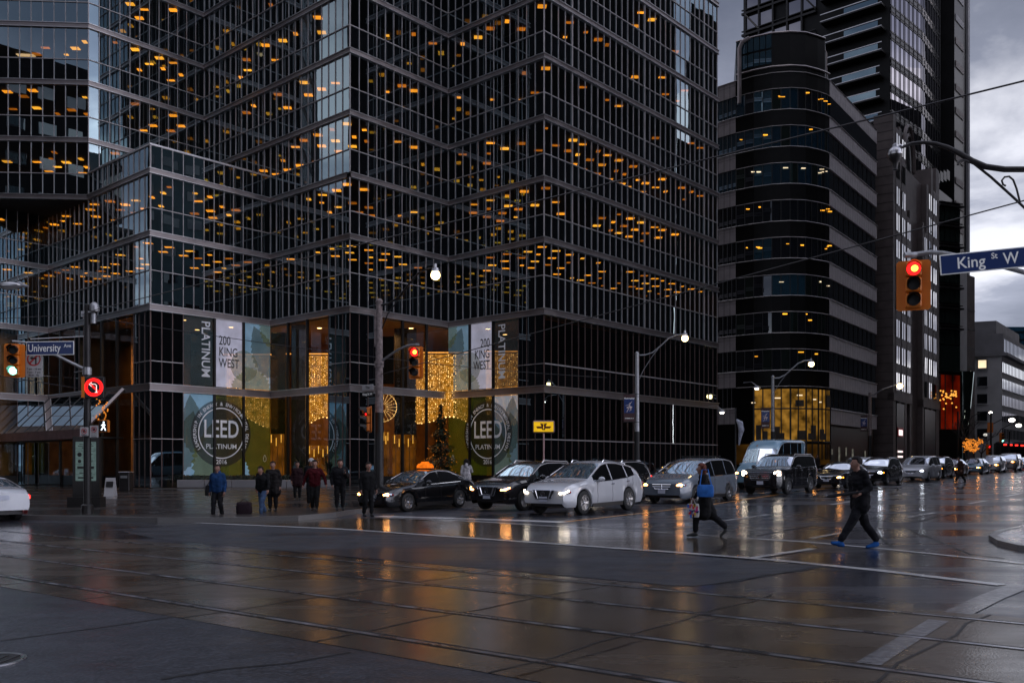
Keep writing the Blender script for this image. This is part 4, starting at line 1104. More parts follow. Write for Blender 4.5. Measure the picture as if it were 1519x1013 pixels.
for i in range(17):                                    # steel frames and sky-lit glass further along the west face
    z = 44 + i * 3.6
    for k in range(5):
        b0 = 12.6 + k * 2.5
        a = E0 + B_ * b0 - A_ * .25
        if rr.random() < (.9 if 1 <= k <= 3 else .5): x_ = MB(TE); x_.box((0, 0, 0), (2.1, .05, 2.3), frame(a + V(0, 0, z), B_, A_ * -1)); x_.build('window', 'pale_glass', t)
        fr.box((0, 0, 0), (.28, .35, 3.7), frame(a - A_ * .15 + B_ * 1.25 + V(0, 0, z), B_, A_ * -1))
        if rr.random() < .3: fr.tube([a - A_ * .4 - B_ * 1.2 + V(0, 0, z - 1.5), a - A_ * .4 + B_ * 1.2 + V(0, 0, z + 1.6)], .12, 4)
    fr.box((0, 0, 0), (13, .5, .35), frame(E0 + B_ * 18 - A_ * .35 + V(0, 0, z - 1.75), B_, A_ * -1)); fr.box((0, 0, 0), (13, .3, .14), frame(E0 + B_ * 18 - A_ * .4 + V(0, 0, z - 1.1), B_, A_ * -1))
fr.build('steel_frame', 'dark_frame', t)

# glass podium with the red room
G0 = at(1393, 690, 128); G0.z = 0
t = thing('glass_podium_building', 'low dark green glass building with a glowing red room and chandelier', 'building', G0)
TG = Matrix.Translation(-G0)
t.scale = (1.085, 1.085, 1.085)
GA, GW_ = V(.93, .37, 0), 3.6
def gq(s, o=0.0): return G0 + GA * s + V(GA.y, -GA.x, 0) * o
mb = MB(TG); mb.prism([(p.x, p.y) for p in (gq(0), gq(GW_), gq(GW_, -12), gq(0, -12))], 0, 35.6); mb.build('body', 'black_panel', t)
for i in range(7):
    z = 17.2 + i * 2.65
    mb = MB(TG)
    for k in range(4): a, b = gq(GW_ * k / 4 + .04, .06), gq(GW_ * (k + 1) / 4 - .04, .06); mb.quad(V(a.x, a.y, z), V(b.x, b.y, z), V(b.x, b.y, z + 1.75), V(a.x, a.y, z + 1.75))
    r_ = mb.build('window_row', 'green_glass', t)
    mb = MB(TG); mb.box((0, 0, 0), (GW_ + .5, .5, .22), frame(gq(GW_ / 2, .2) + V(0, 0, z + 1.95), GA, V(-GA.y, GA.x, 0))); mb.box((0, 0, 0), (GW_ + .3, .3, .1), frame(gq(GW_ / 2, .2) + V(0, 0, z + 2.35), GA, V(-GA.y, GA.x, 0))); mb.build('ledge', 'dark_iron', r_)
mb = MB(TG); a, b = gq(.1, .1), gq(GW_ - .1, .1); mb.quad(V(a.x, a.y, 13.6), V(b.x, b.y, 13.6), V(b.x, b.y, 17), V(a.x, a.y, 17)); mb.build('attic_glazing', 'green_glass', t)
mb = MB(TG)
for k in range(8):
    a, b = gq(.1 + (GW_ - .2) * k / 8, .07), gq(.1 + (GW_ - .2) * (k + 1) / 8, .07); mb.quad(V(a.x, a.y, 6.2), V(b.x, b.y, 6.2), V(b.x, b.y, 13.2), V(a.x, a.y, 13.2))
mb.build('red_room', glow('red_room_glow', (1.0, .05, .008), .085, .9, .35).name, t)
mb = MB(TG)
for s in (.05, .9, 2.2, GW_ - .05): p = gq(s, .14); mb.box((p.x, p.y, 9.7), (.12, .12, 7.2))
mb.build('mullions', 'dark_frame', t)
ch = MB(); rr = random.Random(2)
p = at(1403, 585, 126.4)
for k in range(34):
    ch.ell((rr.uniform(-1.3, 1.6), rr.uniform(-.2, .2), rr.gauss(0, .55)), (.13, .05, .11), 6, 4)
ct = thing('chandelier', 'sprawling amber chandelier hanging in the red room', 'chandelier', p)
mb = ch; mb.m = 1; mb.tube([(0, .1, 0), (0, .1, 2.5)], .05, 5); mb.tube([(-1.3, .1, -.2), (1.5, .1, .3)], .05, 5); mb.tube([(-1, .1, .5), (1, .1, -.5)], .05, 5)
tag(ch.build('bulb_cluster', [glow('chandelier_glow', (1, .4, .06), 1.6).name, 'dark_frame'], ct), kind='stuff')
# concrete fins right of it
H0 = at(1420, 690, 134); H0.z = 0
t = thing('finned_building', 'narrow building of pale fluted concrete fins beside the dark slab', 'building', H0); TH = Matrix.Translation(-H0)
mb = MB(TH)
for k in range(3): p = at(1421 + k * 5, 690, 134 + k * 1.5); mb.prism([(p.x - .25, p.y), (p.x + .3, p.y - .1), (p.x + .3, p.y + 8), (p.x - .25, p.y + 8)], 0, (33.3, 32.2, 31.8)[k])
mb.build('fins', 'pale_stone', t)
mb = MB(TH); a, b = at(1434, 690, 139), at(1446, 690, 141); mb.prism([(a.x, a.y), (b.x, b.y), (b.x + 3, b.y + 8), (a.x, a.y + 8)], 0, 30.6); mb.build('dark_slab', 'brown_stone', t)
mb = MB(TH)
for z in range(9): mb.prism([(a.x + .03, a.y - .06), (b.x, b.y - .06), (b.x, b.y), (a.x, a.y)], 2 + z * 2.9, 2.25 + z * 2.9)
mb.build('string_courses', 'dark_frame', t)
mb = MB(TH); p = at(1428, 690, 132); mb.lathe([(.5, 0), (.9, 8), (1.5, 15), (1.6, 15.1)], 12, Matrix.Translation((p.x, p.y, 0))); mb.build('fluted_bay', 'green_glass', t)

# ------------------------------------------------------------------ pale stone office block far right
I0 = at(1486, 690, 152); I0.z = 0
t = thing('stone_office_block', 'pale stone office block with a grid of small dark windows, far right', 'office block', I0); TI_ = Matrix.Translation(-I0)
IW, IS_, HB = V(-.93, .37, 0), V(.62, .785, 0), 19.8
def wallface(o, d, ln, n, no, rows, z0, dz, ww, wh):
    for r_ in range(rows):
        w = MB(TI_); f = MB(TI_)
        for k in range(n):
            c_ = o + d * (ln * (k + .5) / n); z = z0 + r_ * dz
            f_ = frame(c_ + V(0, 0, z), d, V(0, 0, 1)); 
            w.box((0, 0, 0), (ww, .06, wh), frame(c_ + no * .03 + V(0, 0, z), d, no))
            f.box((0, 0, 0), (ww + .15, .2, .12), frame(c_ + no * .1 + V(0, 0, z - wh / 2 - .06), d, no))
        x = w.build('window_row', 'office_glass', t); f.build('sills', 'pale_stone', x)
LW, LS = 5.4, 34.0
zg = gz(80, 150)
mb = MB(TI_); mb.prism([(p.x, p.y) for p in (I0, I0 + IS_ * LS, I0 + IS_ * LS + IW * LW, I0 + IW * LW)], 0, HB); mb.build('stone_wall', 'pale_stone', t)
ns, nw = V(IS_.y, -IS_.x, 0), V(-IW.y, IW.x, 0) * 1
if nw.y > 0: nw = -nw
wallface(I0, IS_, LS, 26, ns, 5, zg + 5.3, 2.75, .62, 1.7); wallface(I0 + IW * 1.2, IW, 3.4, 1, nw, 5, zg + 5.3, 2.9, 1.5, 1.6)
mb = MB(TI_); c_ = I0 + IW * 2.9 + nw * .07 + V(0, 0, zg + 5.3 + 2.9 * 4); mb.box((0, 0, 0), (1.2, .04, 1.3), frame(c_, IW, nw)); mb.build('lit_window', 'cool_panel', t)
mb = MB(TI_); mb.prism([(p.x, p.y) for p in (I0 + ns * .5 - IW * .4, I0 + IS_ * LS + ns * .5, I0 + IS_ * LS + IW * LW, I0 + IW * LW + nw * .4)], HB, HB + .5); mb.build('cornice', 'concrete', t)
wl = I0 + IW * LW + IS_ * 4; mb = MB(TI_); mb.prism([(p.x, p.y) for p in (I0 + IS_ * 4 + IW * .5, I0 + IS_ * LS + IW * .5, I0 + IS_ * LS + IW * 9, I0 + IS_ * 4 + IW * 9)], HB + .5, HB + 4.2); mb.build('attic', 'concrete', t)
wallface(I0 + IS_ * 4 + IW * .5 + ns * .02, IS_, LS - 4, 24, ns, 1, HB + 2.2, 1, .5, 2.2)
mb = MB(TI_); mb.prism([(p.x, p.y) for p in (I0 + IS_ * 12 + IW * 3, I0 + IS_ * LS + IW * 3, I0 + IS_ * LS + IW * 12, I0 + IS_ * 12 + IW * 12)], HB + 4.2, HB + 7.5); mb.build('roof_block', 'concrete', t)
mb = MB(TI_); mb.box((0, 0, 0), (20, .2, 3.4), frame(I0 + IS_ * 10.5 + ns * .05 + V(0, 0, zg + 1.6), IS_, ns)); mb.build('shop_front', 'office_glass', t)
# blue glass block behind it
J0 = at(1447, 690, 230); J0.z = 0
t = thing('blue_glass_block', 'distant blue gridded glass building rising behind the pale stone block', 'office building', J0); TJ = Matrix.Translation(-J0)
mb = MB(TJ); mb.box((J0.x + 9, J0.y + 8, 18.2), (17, 16, 36.4)); mb.box((J0.x + 25, J0.y + 9, 17), (16, 16, 34)); mb.build('glazing', 'sky_blue_glass' if 'sky_blue_glass' in MAT else glass('sky_blue_glass', (1, 1, 1), 3.2, gloss=(.5, .8, 1), wob=.03, transp=False, base=(.03, .10, .16)).name, t)
mb = MB(TJ)
for k in range(22): mb.box((J0.x + .6 + k * 1.5, J0.y - .05 + (1 if k > 10 else 0), 17), (.14, .2, 34))
for k in range(10): mb.box((J0.x + 16, J0.y - .05, 18 + k * 1.9), (32, .2, .25))
mb.build('mullions', 'dark_frame', t)
mb = MB(TJ); mb.box((J0.x + 12, J0.y - .4, 30), (7, .5, 3)); mb.build('dark_panel', 'black_panel', t)
# low dark building and street wall closing the view beyond
t = thing('far_building', 'low dark building closing the street at the right edge', 'building', (118, 190, 0))
mb = MB(); mb.box((0, 0, 6), (46, 14, 12)); mb.build('body', 'brown_stone', t)
mb = MB()
for k in range(12): mb.box((-20 + k * 3.6, -7.03, 6.5), (1.5, .1, 5))
mb.build('windows', 'office_glass', t)

# ------------------------------------------------------------------ blocks on the other sides of the crossing, seen as reflections in the glass
def street_block(label, o, d, n, t0, t1, h, depth, m, rows=False):
    a = o + d * t0; t = thing('street_block', label, 'office building', a)
    M = Matrix.Translation(-a)
    mb = MB(M); q = [a, o + d * t1, o + d * t1 + n * depth, a + n * depth]
    mb.prism([(p.x, p.y) for p in q], -1, h); mb.build('body', m, t)
    if rows:
        mb = MB(M); k = int((t1 - t0) / 3.2)
        for i in range(k):
            for z in range(1, int(h / 3.9)):
                c_ = o + d * (t0 + 1.6 + i * 3.2) - n * .06
                mb.box((0, 0, 0), (1.9, .1, 2.2), frame(c_ + V(0, 0, z * 3.9), d, n))
        mb.build('windows', 'office_glass', t)
SW, SWd, SWn = V(-31, 14.5, 0), V(-.775, .632, 0), V(-.998, .06, 0)
street_block('mid-rise stone block on the south side of King Street nearest the crossing', SW, SWd, SWn, 0, 31, 47, 26, 'dark_stone', True)
street_block('tall dark tower on the south side of King Street past the mid-rise block', SW, SWd, SWn, 31.2, 79.3, 90, 30, 'dark_stone')
street_block('slim lower block between two tall towers south of King Street', SW, SWd, SWn, 79.5, 89, 45, 26, 'dark_stone')
street_block('second tall dark tower further west on King Street', SW, SWd, SWn, 89.2, 109.2, 90, 30, 'dark_stone')
street_block('low block at the west end of King Street', SW, SWd, SWn, 109.4, 190, 28, 26, 'dark_stone')
SE, SEd, SEn = V(25, 20, 0), V(.609, .793, 0), V(.955, .30, 0)
street_block('glassy teal block on the east side of University Avenue', SE, SEd, SEn, 27, 37.5, 48, 24, 'teal_stone', True)
street_block('added dark block behind the teal block east of University Avenue', SE + SEn * 24.4, SEd, SEn, 20, 37.6, 82, 20, 'dark_stone')  # unseen block added to keep sky out of the tower's reflections
street_block('added dark screen in front of the teal block east of University Avenue', SE - V(1.6, .5, 0), SEd, SEn, 26.5, 37.6, 23.5, 1.4, 'dark_stone')  # thin unseen block added to darken the foot of the teal reflection
street_block('tall dark tower on the east side of University Avenue', SE, SEd, SEn, 37.7, 95.8, 77, 30, 'dark_stone')
street_block('narrow mid-rise block north of the tall east side tower', SE, SEd, SEn, 96, 99.8, 54, 20, 'dark_stone')
street_block('large east side block further up University Avenue', SE, SEd, SEn, 100, 140, 77, 24, 'dark_stone')
street_block('east side row at the top of University Avenue, raised to darken reflections', SE, SEd, SEn, 142, 236, 92, 20, 'dark_stone')  # height raised to darken the reflections in the corner building
street_block('office block behind the camera on the south-east corner', V(0, -42, 0), V(.775, -.632, 0), V(-.632, -.775, 0), -8, 60, 114, 26, 'dark_stone')
# ------------------------------------------------------------------ vehicles: bodies lofted from stations along their length
def lerp_pts(pts, x):
    if x <= pts[0][0]: return pts[0][1]
    for (a, b), (c, d) in zip(pts, pts[1:]):
        if x <= c:
            k = (x - a) / (c - a) if c > a else 1
            return b + (d - b) * k
    return pts[-1][1]
def smooth_pts(pts, x, h=.07): return sum(lerp_pts(pts, x + h * k) * w_ for k, w_ in ((-1.6, .12), (-.8, .22), (0, .32), (.8, .22), (1.6, .12)))
CAR = {
 'sedan': dict(L=4.75, W=1.82, H=1.46, wr=.335, fo=.93, wb=2.77, clear=.21, top=[(0, .66), (.12, .74), (.5, .86), (1.25, .95), (1.42, .99), (2.25, 1.40), (2.7, 1.455), (3.3, 1.43), (4.1, 1.10), (4.3, 1.06), (4.62, 1.03), (4.75, .88)],
   belt=[(0, .60), (.5, .82), (1.4, .91), (3, .96), (4.2, 1.0), (4.75, .86)], cowl=1.42, rf=2.25, rr=3.45, dk=4.12, side=(1.85, 3.75), pil=(2.62,), roofw=.56),
 'suv': dict(L=4.85, W=1.92, H=1.70, wr=.375, fo=.92, wb=2.83, clear=.25, top=[(0, .76), (.1, .92), (.4, 1.02), (1.2, 1.12), (1.34, 1.15), (2.12, 1.60), (2.6, 1.69), (3.5, 1.68), (4.15, 1.60), (4.68, 1.12), (4.8, 1.02), (4.85, .9)],
   belt=[(0, .70), (.4, .95), (1.3, 1.05), (3, 1.12), (4.3, 1.20), (4.85, .88)], cowl=1.34, rf=2.12, rr=4.15, dk=4.68, side=(1.8, 4.15), pil=(2.52, 3.5), roofw=.60),
 'sport_suv': dict(L=4.88, W=1.92, H=1.69, wr=.385, fo=.94, wb=2.82, clear=.25, top=[(0, .74), (.1, .88), (.4, .99), (1.15, 1.09), (1.3, 1.13), (2.25, 1.62), (2.7, 1.69), (3.3, 1.665), (4.1, 1.53), (4.62, 1.17), (4.76, 1.06), (4.88, .9)],
   belt=[(0, .68), (.4, .90), (1.2, 1.02), (2.6, 1.06), (3.6, 1.12), (4.3, 1.24), (4.88, .88)], cowl=1.3, rf=2.25, rr=4.1, dk=4.62, side=(1.75, 4.12), pil=(2.62, 3.62), roofw=.58),
 'crossover': dict(L=4.5, W=1.85, H=1.68, wr=.355, fo=.90, wb=2.66, clear=.24, top=[(0, .74), (.1, .90), (.4, 1.0), (1.15, 1.09), (1.3, 1.13), (2.0, 1.56), (2.5, 1.67), (3.4, 1.66), (4.0, 1.56), (4.4, 1.14), (4.48, 1.0), (4.5, .9)],
   belt=[(0, .70), (.4, .93), (1.3, 1.02), (3, 1.08), (4.2, 1.14), (4.5, .88)], cowl=1.3, rf=2.0, rr=4.0, dk=4.4, side=(1.7, 3.95), pil=(2.42, 3.35), roofw=.60),
 'full_suv': dict(L=5.15, W=2.04, H=1.89, wr=.41, fo=.98, wb=2.95, clear=.29, top=[(0, 1.0), (.06, 1.14), (.3, 1.19), (1.35, 1.24), (1.5, 1.27), (2.15, 1.76), (2.6, 1.87), (4.3, 1.86), (4.85, 1.80), (5.05, 1.32), (5.12, 1.1), (5.15, 1.0)],
   belt=[(0, .94), (.3, 1.12), (1.4, 1.2), (3, 1.24), (4.9, 1.28), (5.15, .98)], cowl=1.5, rf=2.15, rr=4.85, dk=5.05, side=(1.9, 4.78), pil=(2.65, 3.6), roofw=.66),
 'minivan': dict(L=5.05, W=1.98, H=1.75, wr=.335, fo=1.0, wb=3.0, clear=.21, top=[(0, .74), (.1, .84), (.4, .95), (.95, 1.08), (1.1, 1.12), (2.15, 1.62), (2.7, 1.73), (4.0, 1.74), (4.6, 1.66), (4.95, 1.12), (5.02, 1.0), (5.05, .9)],
   belt=[(0, .68), (.4, .88), (1.1, 1.0), (3, 1.04), (4.8, 1.08), (5.05, .88)], cowl=1.1, rf=2.15, rr=4.6, dk=4.95, side=(1.6, 4.72), pil=(2.6, 3.75), roofw=.64),
 'panel_van': dict(L=6.0, W=2.02, H=2.72, wr=.36, fo=1.0, wb=3.66, clear=.26, top=[(0, .92), (.1, 1.05), (.5, 1.18), (.95, 1.36), (1.05, 1.42), (1.75, 2.15), (1.95, 2.4), (2.35, 2.66), (2.9, 2.72), (5.8, 2.72), (5.97, 2.6), (6.0, 1.2)],
   belt=[(0, .85), (.5, 1.1), (1.1, 1.26), (6.0, 1.28)], cowl=1.05, rf=1.78, rr=5.9, dk=5.98, side=(1.45, 5.7), pil=(2.4, 3.5, 4.6), roofw=.80),
}
WHEELS = {}
def wheel_parts(r, style):
    key = (r, style)
    if key not in WHEELS:
        t = MB(); M = Matrix.Rotation(R(90), 4, 'X'); wd = .115
        t.lathe([(r * .66, -wd), (r * .86, -wd), (r * .97, -wd * .8), (r, -wd * .4), (r, wd * .4), (r * .97, wd * .8), (r * .86, wd), (r * .66, wd), (r * .64, wd * .5)], 28, M)
        m = MB(); m.m = 0
        ro = r * .64
        m.lathe([(ro, .085), (ro, .118), (ro * .95, .118), (ro * .93, .07)], 24, M)
        m.m = 1; m.lathe([(ro * .9, -.05), (ro * .9, .035)], 20, M); m.m = 0
        n = {'ten': 10, 'five': 5, 'six': 6, 'seven': 7}[style]
        for i in range(n):
            a = 2 * math.pi * i / n
            for da in ((-.1, .1) if style == 'five' else (0,)):
                T_ = M @ Matrix.Rotation(a + da, 4, 'Z')
                w0, w1 = ro * .07, ro * (.06 if style != 'six' else .11)
                m.add([(.06, -w0, .09), (.06, w0, .09), (ro * .95, w1, .108), (ro * .95, -w1, .108), (.06, -w0, .05), (.06, w0, .05), (ro * .95, w1, .06), (ro * .95, -w1, .06)],
                      [(0, 3, 2, 1), (4, 5, 6, 7), (0, 1, 5, 4), (1, 2, 6, 5), (2, 3, 7, 6), (3, 0, 4, 7)], T_)
        m.lathe([(ro * .2, .05), (ro * .2, .105), (ro * .1, .118)], 12, M)
        WHEELS[key] = (t, m)
    return WHEELS[key]
WMESH = {}
def car(name, label, cat, kind, front, heading, paint, lamp=None, group=None, wheels='five', style='plain', detail=2, extras=None, flip=False, rear=False):
    """front = middle of the nose on the ground; heading = direction of travel in radians from +Y clockwise"""
    S = CAR[kind]; L_, W_, wr = S['L'], S['W'], S['wr']
    f = V(math.sin(heading), math.cos(heading), 0)
    ctr = V(front[0], front[1], 0) - f * L_ / 2
    z0 = gz(ctr.x, ctr.y); zf = gz(front[0], front[1]); 
    root = thing(name, label, cat, (ctr.x, ctr.y, z0 + .002), 0, group)
    root.rotation_euler = (0, math.asin(max(-.05, min(.05, (zf - z0) / (L_ / 2)))), math.atan2(-f.y, -f.x))
    ax = (S['fo'], S['fo'] + S['wb'])
    xs = set([0, .03, .08, .16, .28, .42] + [L_ - q for q in (0, .03, .08, .18, .32)] + list(S['pil']) + [p + .06 for p in S['pil']] + [S['cowl'], S['rf'], S['rr'], S['dk'], S['side'][0], S['side'][1]])
    for a in ax: xs |= set(a + wr * 1.13 * q for q in (-1.001, -.97, -.85, -.6, -.3, 0, .3, .6, .85, .97, 1.001))
    x = .42
    while x < L_ - .2: xs.add(x); x += .16
    xs = sorted(q for q in xs if 0 <= q <= L_); xs = [q for i, q in enumerate(xs) if i == 0 or q - xs[i - 1] > .012 or q == L_]
    dx = -L_ / 2
    rows = []
    for x in xs:
        e0, e1 = max(0, 1 - x / .75), max(0, 1 - (L_ - x) / .55)
        w_ = W_ / 2 * (1 - .20 * e0 ** 2.2 - .12 * e1 ** 2.2) * (1 - .02 * math.cos(math.pi * x / L_) ** 2)
        zb = S['clear'] + .13 * max(0, 1 - x / .12) ** 1.5 + .16 * max(0, 1 - (L_ - x) / .2)
        for a in ax:
            q = wr * 1.13
            if abs(x - a) < q: zb = max(zb, wr * .96 + math.sqrt(q * q - (x - a) ** 2))
        top = smooth_pts(S['top'], x); bl = min(smooth_pts(S['belt'], x), top - .012)
        tt = max(0, min(1, (top - bl - .06) / (S['H'] - bl - .06))) if S['H'] - bl > .1 else 0
        wt = w_ * .90 * (1 - tt) + (W_ / 2) * (S['roofw'] + .12) * tt
        h = bl - zb
        pr = [(w_ * .93, zb), (w_ * .985, zb + .14 * h), (w_, zb + .42 * h), (w_ * .985, zb + .62 * h), (w_ * .992, zb + .84 * h), (w_ * .955, bl)]
        dz = top - bl
        pr += [(w_ * .945 * .5 + wt * .5, bl + .48 * dz), (wt, bl + .88 * dz), (wt * .95, bl + .945 * dz), (wt * .82, bl + dz * .985 + .002), (wt * .6, bl + dz + .010), (wt * .32, bl + dz + .018), (0, top + .021)]
        rows.append((x, pr))
    n = len(rows[0][1])
    gl = {'windscreen': [], 'rear_window': [], 'side_window': []}
    body = MB(); body.smooth = True
    full = []
    for x, pr in rows: full.append([(x + dx, -y, z) for y, z in pr] + [(x + dx, y, z) for y, z in pr[-2::-1]])
    m = len(full[0])
    for i in range(len(rows) - 1):
        xm = (rows[i][0] + rows[i + 1][0]) / 2
        for j in range(m - 1):
            jj = j if j < n - 1 else m - 2 - j
            q = [full[i][j], full[i + 1][j], full[i + 1][j + 1], full[i][j + 1]]
            g = None
            if jj >= 8 and S['cowl'] + .02 < xm < S['rf'] + .02: g = 'windscreen'
            elif jj >= 8 and S['rr'] < xm < S['dk']: g = 'rear_window'
            elif jj in (5, 6) and S['side'][0] - .25 < xm < S['side'][1] and not any(p < xm < p + .065 for p in S['pil']) and rows[i][1][8][1] - rows[i][1][5][1] > .2: g = 'side_window'
            if kind == 'panel_van' and g == 'side_window' and xm > 5.2: g = None
            if g: gl[g].append(q)
            else: body.add(q, [(0, 3, 2, 1)])
    body.add(full[0], [tuple(range(m))]); body.add(full[-1], [tuple(reversed(range(m)))])
    # weld coincident vertices so the shading is smooth
    def weld(mb, name_, mats, parent, sharp=42):
        o = mb.build(name_, mats, parent, sharp=180)
        bm = bmesh.new(); bm.from_mesh(o.data); bmesh.ops.remove_doubles(bm, verts=bm.verts, dist=.0008); bm.to_mesh(o.data); bm.free()
        o.data.set_sharp_from_angle(angle=R(sharp)); return o
    bo = weld(body, 'body', paint, root)
    for g, qs in gl.items():
        if not qs: continue
        for sgn in ((-1, 1) if g == 'side_window' else (0,)):
            mb = MB(); mb.smooth = True
            for q in qs:
                if sgn and (sum(p[1] for p in q) > 0) != (sgn > 0): continue
                mb.add(q, [(0, 3, 2, 1)])
            if mb.f: weld(mb, g, 'car_glass', root, 60)
    mb = MB(); mb.box((0, 0, S['clear'] + .16), (L_ - .7, W_ * .78, .3)); mb.box((0, 0, wr + .2), (S['wb'] + wr * 2.6, W_ * .66, .5)); mb.build('underbody', 'black_trim', root)
    mb = MB()                                            # seats, dashboard and wheel behind the glass
    fl_ = S['clear'] + .3
    for x_, n_ in ((S['pil'][0] - .25, 2), (S['pil'][0] + .75, 2)):
        for sy in (-1, 1):
            mb.box((x_ + dx, sy * .37, (fl_ + .95) / 2 + .1), (.16, .5, .95 - fl_ + .5), bev=.06); mb.box((x_ + dx + .02, sy * .37, S['H'] - .36), (.09, .27, .2), bev=.05)
    mb.box((S['cowl'] + .45 + dx, 0, min(smooth_pts(S['belt'], S['cowl'] + .4), 1.3) - .08), (.5, W_ * .7, .12), bev=.04)
    mb.box((dx + L_ * .52, 0, fl_), (L_ * .5, W_ * .72, .1))
    if detail > 1 and lamp:                               # the driver
        x_ = S['pil'][0] - .42; zz = S['H'] - .42
        mb.m = 1; mb.ell((x_ + dx, .37, zz), (.1, .085, .125), 10, 7); mb.m = 2; mb.ell((x_ + dx + .06, .37, zz - .36), (.14, .23, .27), 10, 7)
    mb.build('interior', ['black_trim', 'skin', 'paint_dark'], root)
    # wheels
    t, r_ = wheel_parts(wr, wheels)
    for a in ax:
        for sy in (-1, 1):
            if (wr, wheels) not in WMESH:
                to = t.build('wheel', 'tyre', root); ro = r_.build('rim', ['rim_metal', 'black_trim'], to); WMESH[(wr, wheels)] = (to, ro)
            else:
                a0, b0 = WMESH[(wr, wheels)]; to = a0.copy(); COL.objects.link(to); to.parent = root; ro = b0.copy(); COL.objects.link(ro); ro.parent = to
            to.location = (a + dx, sy * (W_ / 2 - .135), wr); to.rotation_euler = (0, .3 * a, 0 if sy > 0 else math.pi)
            to.rotation_euler = (0, 0, math.pi if sy > 0 else 0) if False else (0, 0, 0 if sy < 0 else math.pi)
    def hw(x): return lerp_pts([(q, pr[2][0]) for q, pr in rows], x)
    def zt(x): return lerp_pts([(q, pr[-1][1]) for q, pr in rows], x)
    zn = S['top'][1][1]
    # lights
    hl = smooth_pts(S['belt'], .28) - .10
    for sy in (-1, 1):
        y = sy * hw(.2) * .80
        mb = MB()
        Mh = Matrix.Translation((.17 + dx, y, hl)) @ Matrix.Rotation(sy * R(-24), 4, 'Z')
        big = 1.25 if kind in ('full_suv', 'panel_van') else 1.0
        mb.ell((0, 0, 0), (.16, .21, .085 * big), 14, 8, Mh); h_ = mb.build('headlight', 'chrome', root)
        mb = MB()
        if style == 'slit':
            mb.tube([Mh @ V(-.155, -sy * .14, -.03), Mh @ V(-.15, sy * .02, -.03), Mh @ V(-.08, sy * .17, .05)], .032, 6)
        elif style == 'cshape':
            mb.tube([Mh @ V(-.14, sy * .02, .1), Mh @ V(-.12, sy * .16, .09), Mh @ V(-.12, sy * .17, -.09), Mh @ V(-.14, sy * .0, -.1)], .03, 6); mb.ell((-.13, -sy * .07, .02), (.05, .07, .06), 10, 6, Mh)
        else: mb.ell((-.095, -sy * .02, 0), (.085, .135, .068), 10, 6, Mh)
        if lamp: mb.build('lamp', lamp, h_)
        mb = MB(); mb.ell((-.03, sy * .17, 0), (.06, .06, .045), 8, 5, Mh); mb.build('indicator', 'amber_lamp' if lamp and style == 'plain' else 'tail_off', h_)
        if style == 'fog' or kind in ('crossover',):
            mb = MB(); mb.ell((.1 + dx, sy * hw(.1) * .74, S['clear'] + .2), (.05, .07, .05), 8, 5); mb.build('fog_light', lamp or 'chrome', root)
        mb = MB(); zt_ = smooth_pts(S['belt'], L_ - .2) - .12
        mb.ell((L_ - .10 + dx, sy * hw(L_ - .1) * .86, zt_), (.10, .15, .11 if kind != 'panel_van' else .25), 10, 6); mb.build('tail_light', 'tail_lamp' if rear else 'tail_off', root)
    # grille, intake, plates
    mb = MB(); gh, gw, gzz = {'full_suv': (.34, 1.15, .86), 'minivan': (.17, .80, .66), 'suv': (.30, .86, .70), 'sport_suv': (.27, .84, .66), 'crossover': (.2, .8, .72), 'sedan': (.15, .70, .60), 'panel_van': (.25, .9, .85)}[kind]
    pr_ = [(-gw / 2, gh / 2), (-gw * .36, -gh / 2), (gw * .36, -gh / 2), (gw / 2, gh / 2)]
    mb.prism(pr_, -.02, .035, frame((dx + .02, 0, gzz), (0, -1, 0), (0, 0, 1)))
    gr = mb.build('grille', 'black_trim', root)
    mb = MB(); ff = frame((dx - .022, 0, gzz), (0, -1, 0), (0, 0, 1))
    mb.tube([ff @ V(x, y, 0) for x, y in pr_ + pr_[:1]], .014 if detail < 2 else .018, 5)
    if style == 'slit': mb.tube([ff @ V(-.30, .12, .012), ff @ V(-.2, -.13, .012), ff @ V(.2, -.13, .012), ff @ V(.30, .12, .012)], .03, 6); mb.lathe([(.09, 0), (.09, .012), (.07, .012), (.07, 0)], 20, ff @ Matrix.Translation((0, .02, .01)))
    elif style == 'cross': mb.tube([ff @ V(0, .1, .01), ff @ V(0, -.1, .01)], .03, 6); mb.tube([ff @ V(-.38, -.0, .01), ff @ V(.38, -.0, .01)], .02, 6)
    else:
        for k in (-1, 0, 1): mb.tube([ff @ V(-gw * .42, k * gh * .25, .004), ff @ V(gw * .42, k * gh * .25, .004)], .009, 4)
        mb.lathe([(.07, 0), (.07, .012), (.045, .012)], 16, ff @ Matrix.Translation((0, .0, .012)))
    mb.build('grille_trim', 'chrome', gr)
    mb = MB(); mb.prism([(-.5, .06), (-.42, -.07), (.42, -.07), (.5, .06)], -.02, .03, frame((dx + .035, 0, S['clear'] + .17), (0, -1, 0), (0, 0, 1))); mb.build('intake', 'black_trim', root)
    for x_, zz in ((dx - .035, S['clear'] + .27), (L_ / 2 + .012, .82 if kind != 'sedan' else .78)):
        mb = MB(); mb.box((x_, 0, zz), (.012, .31, .155)); mb.build('number_plate', 'plate_white', root)
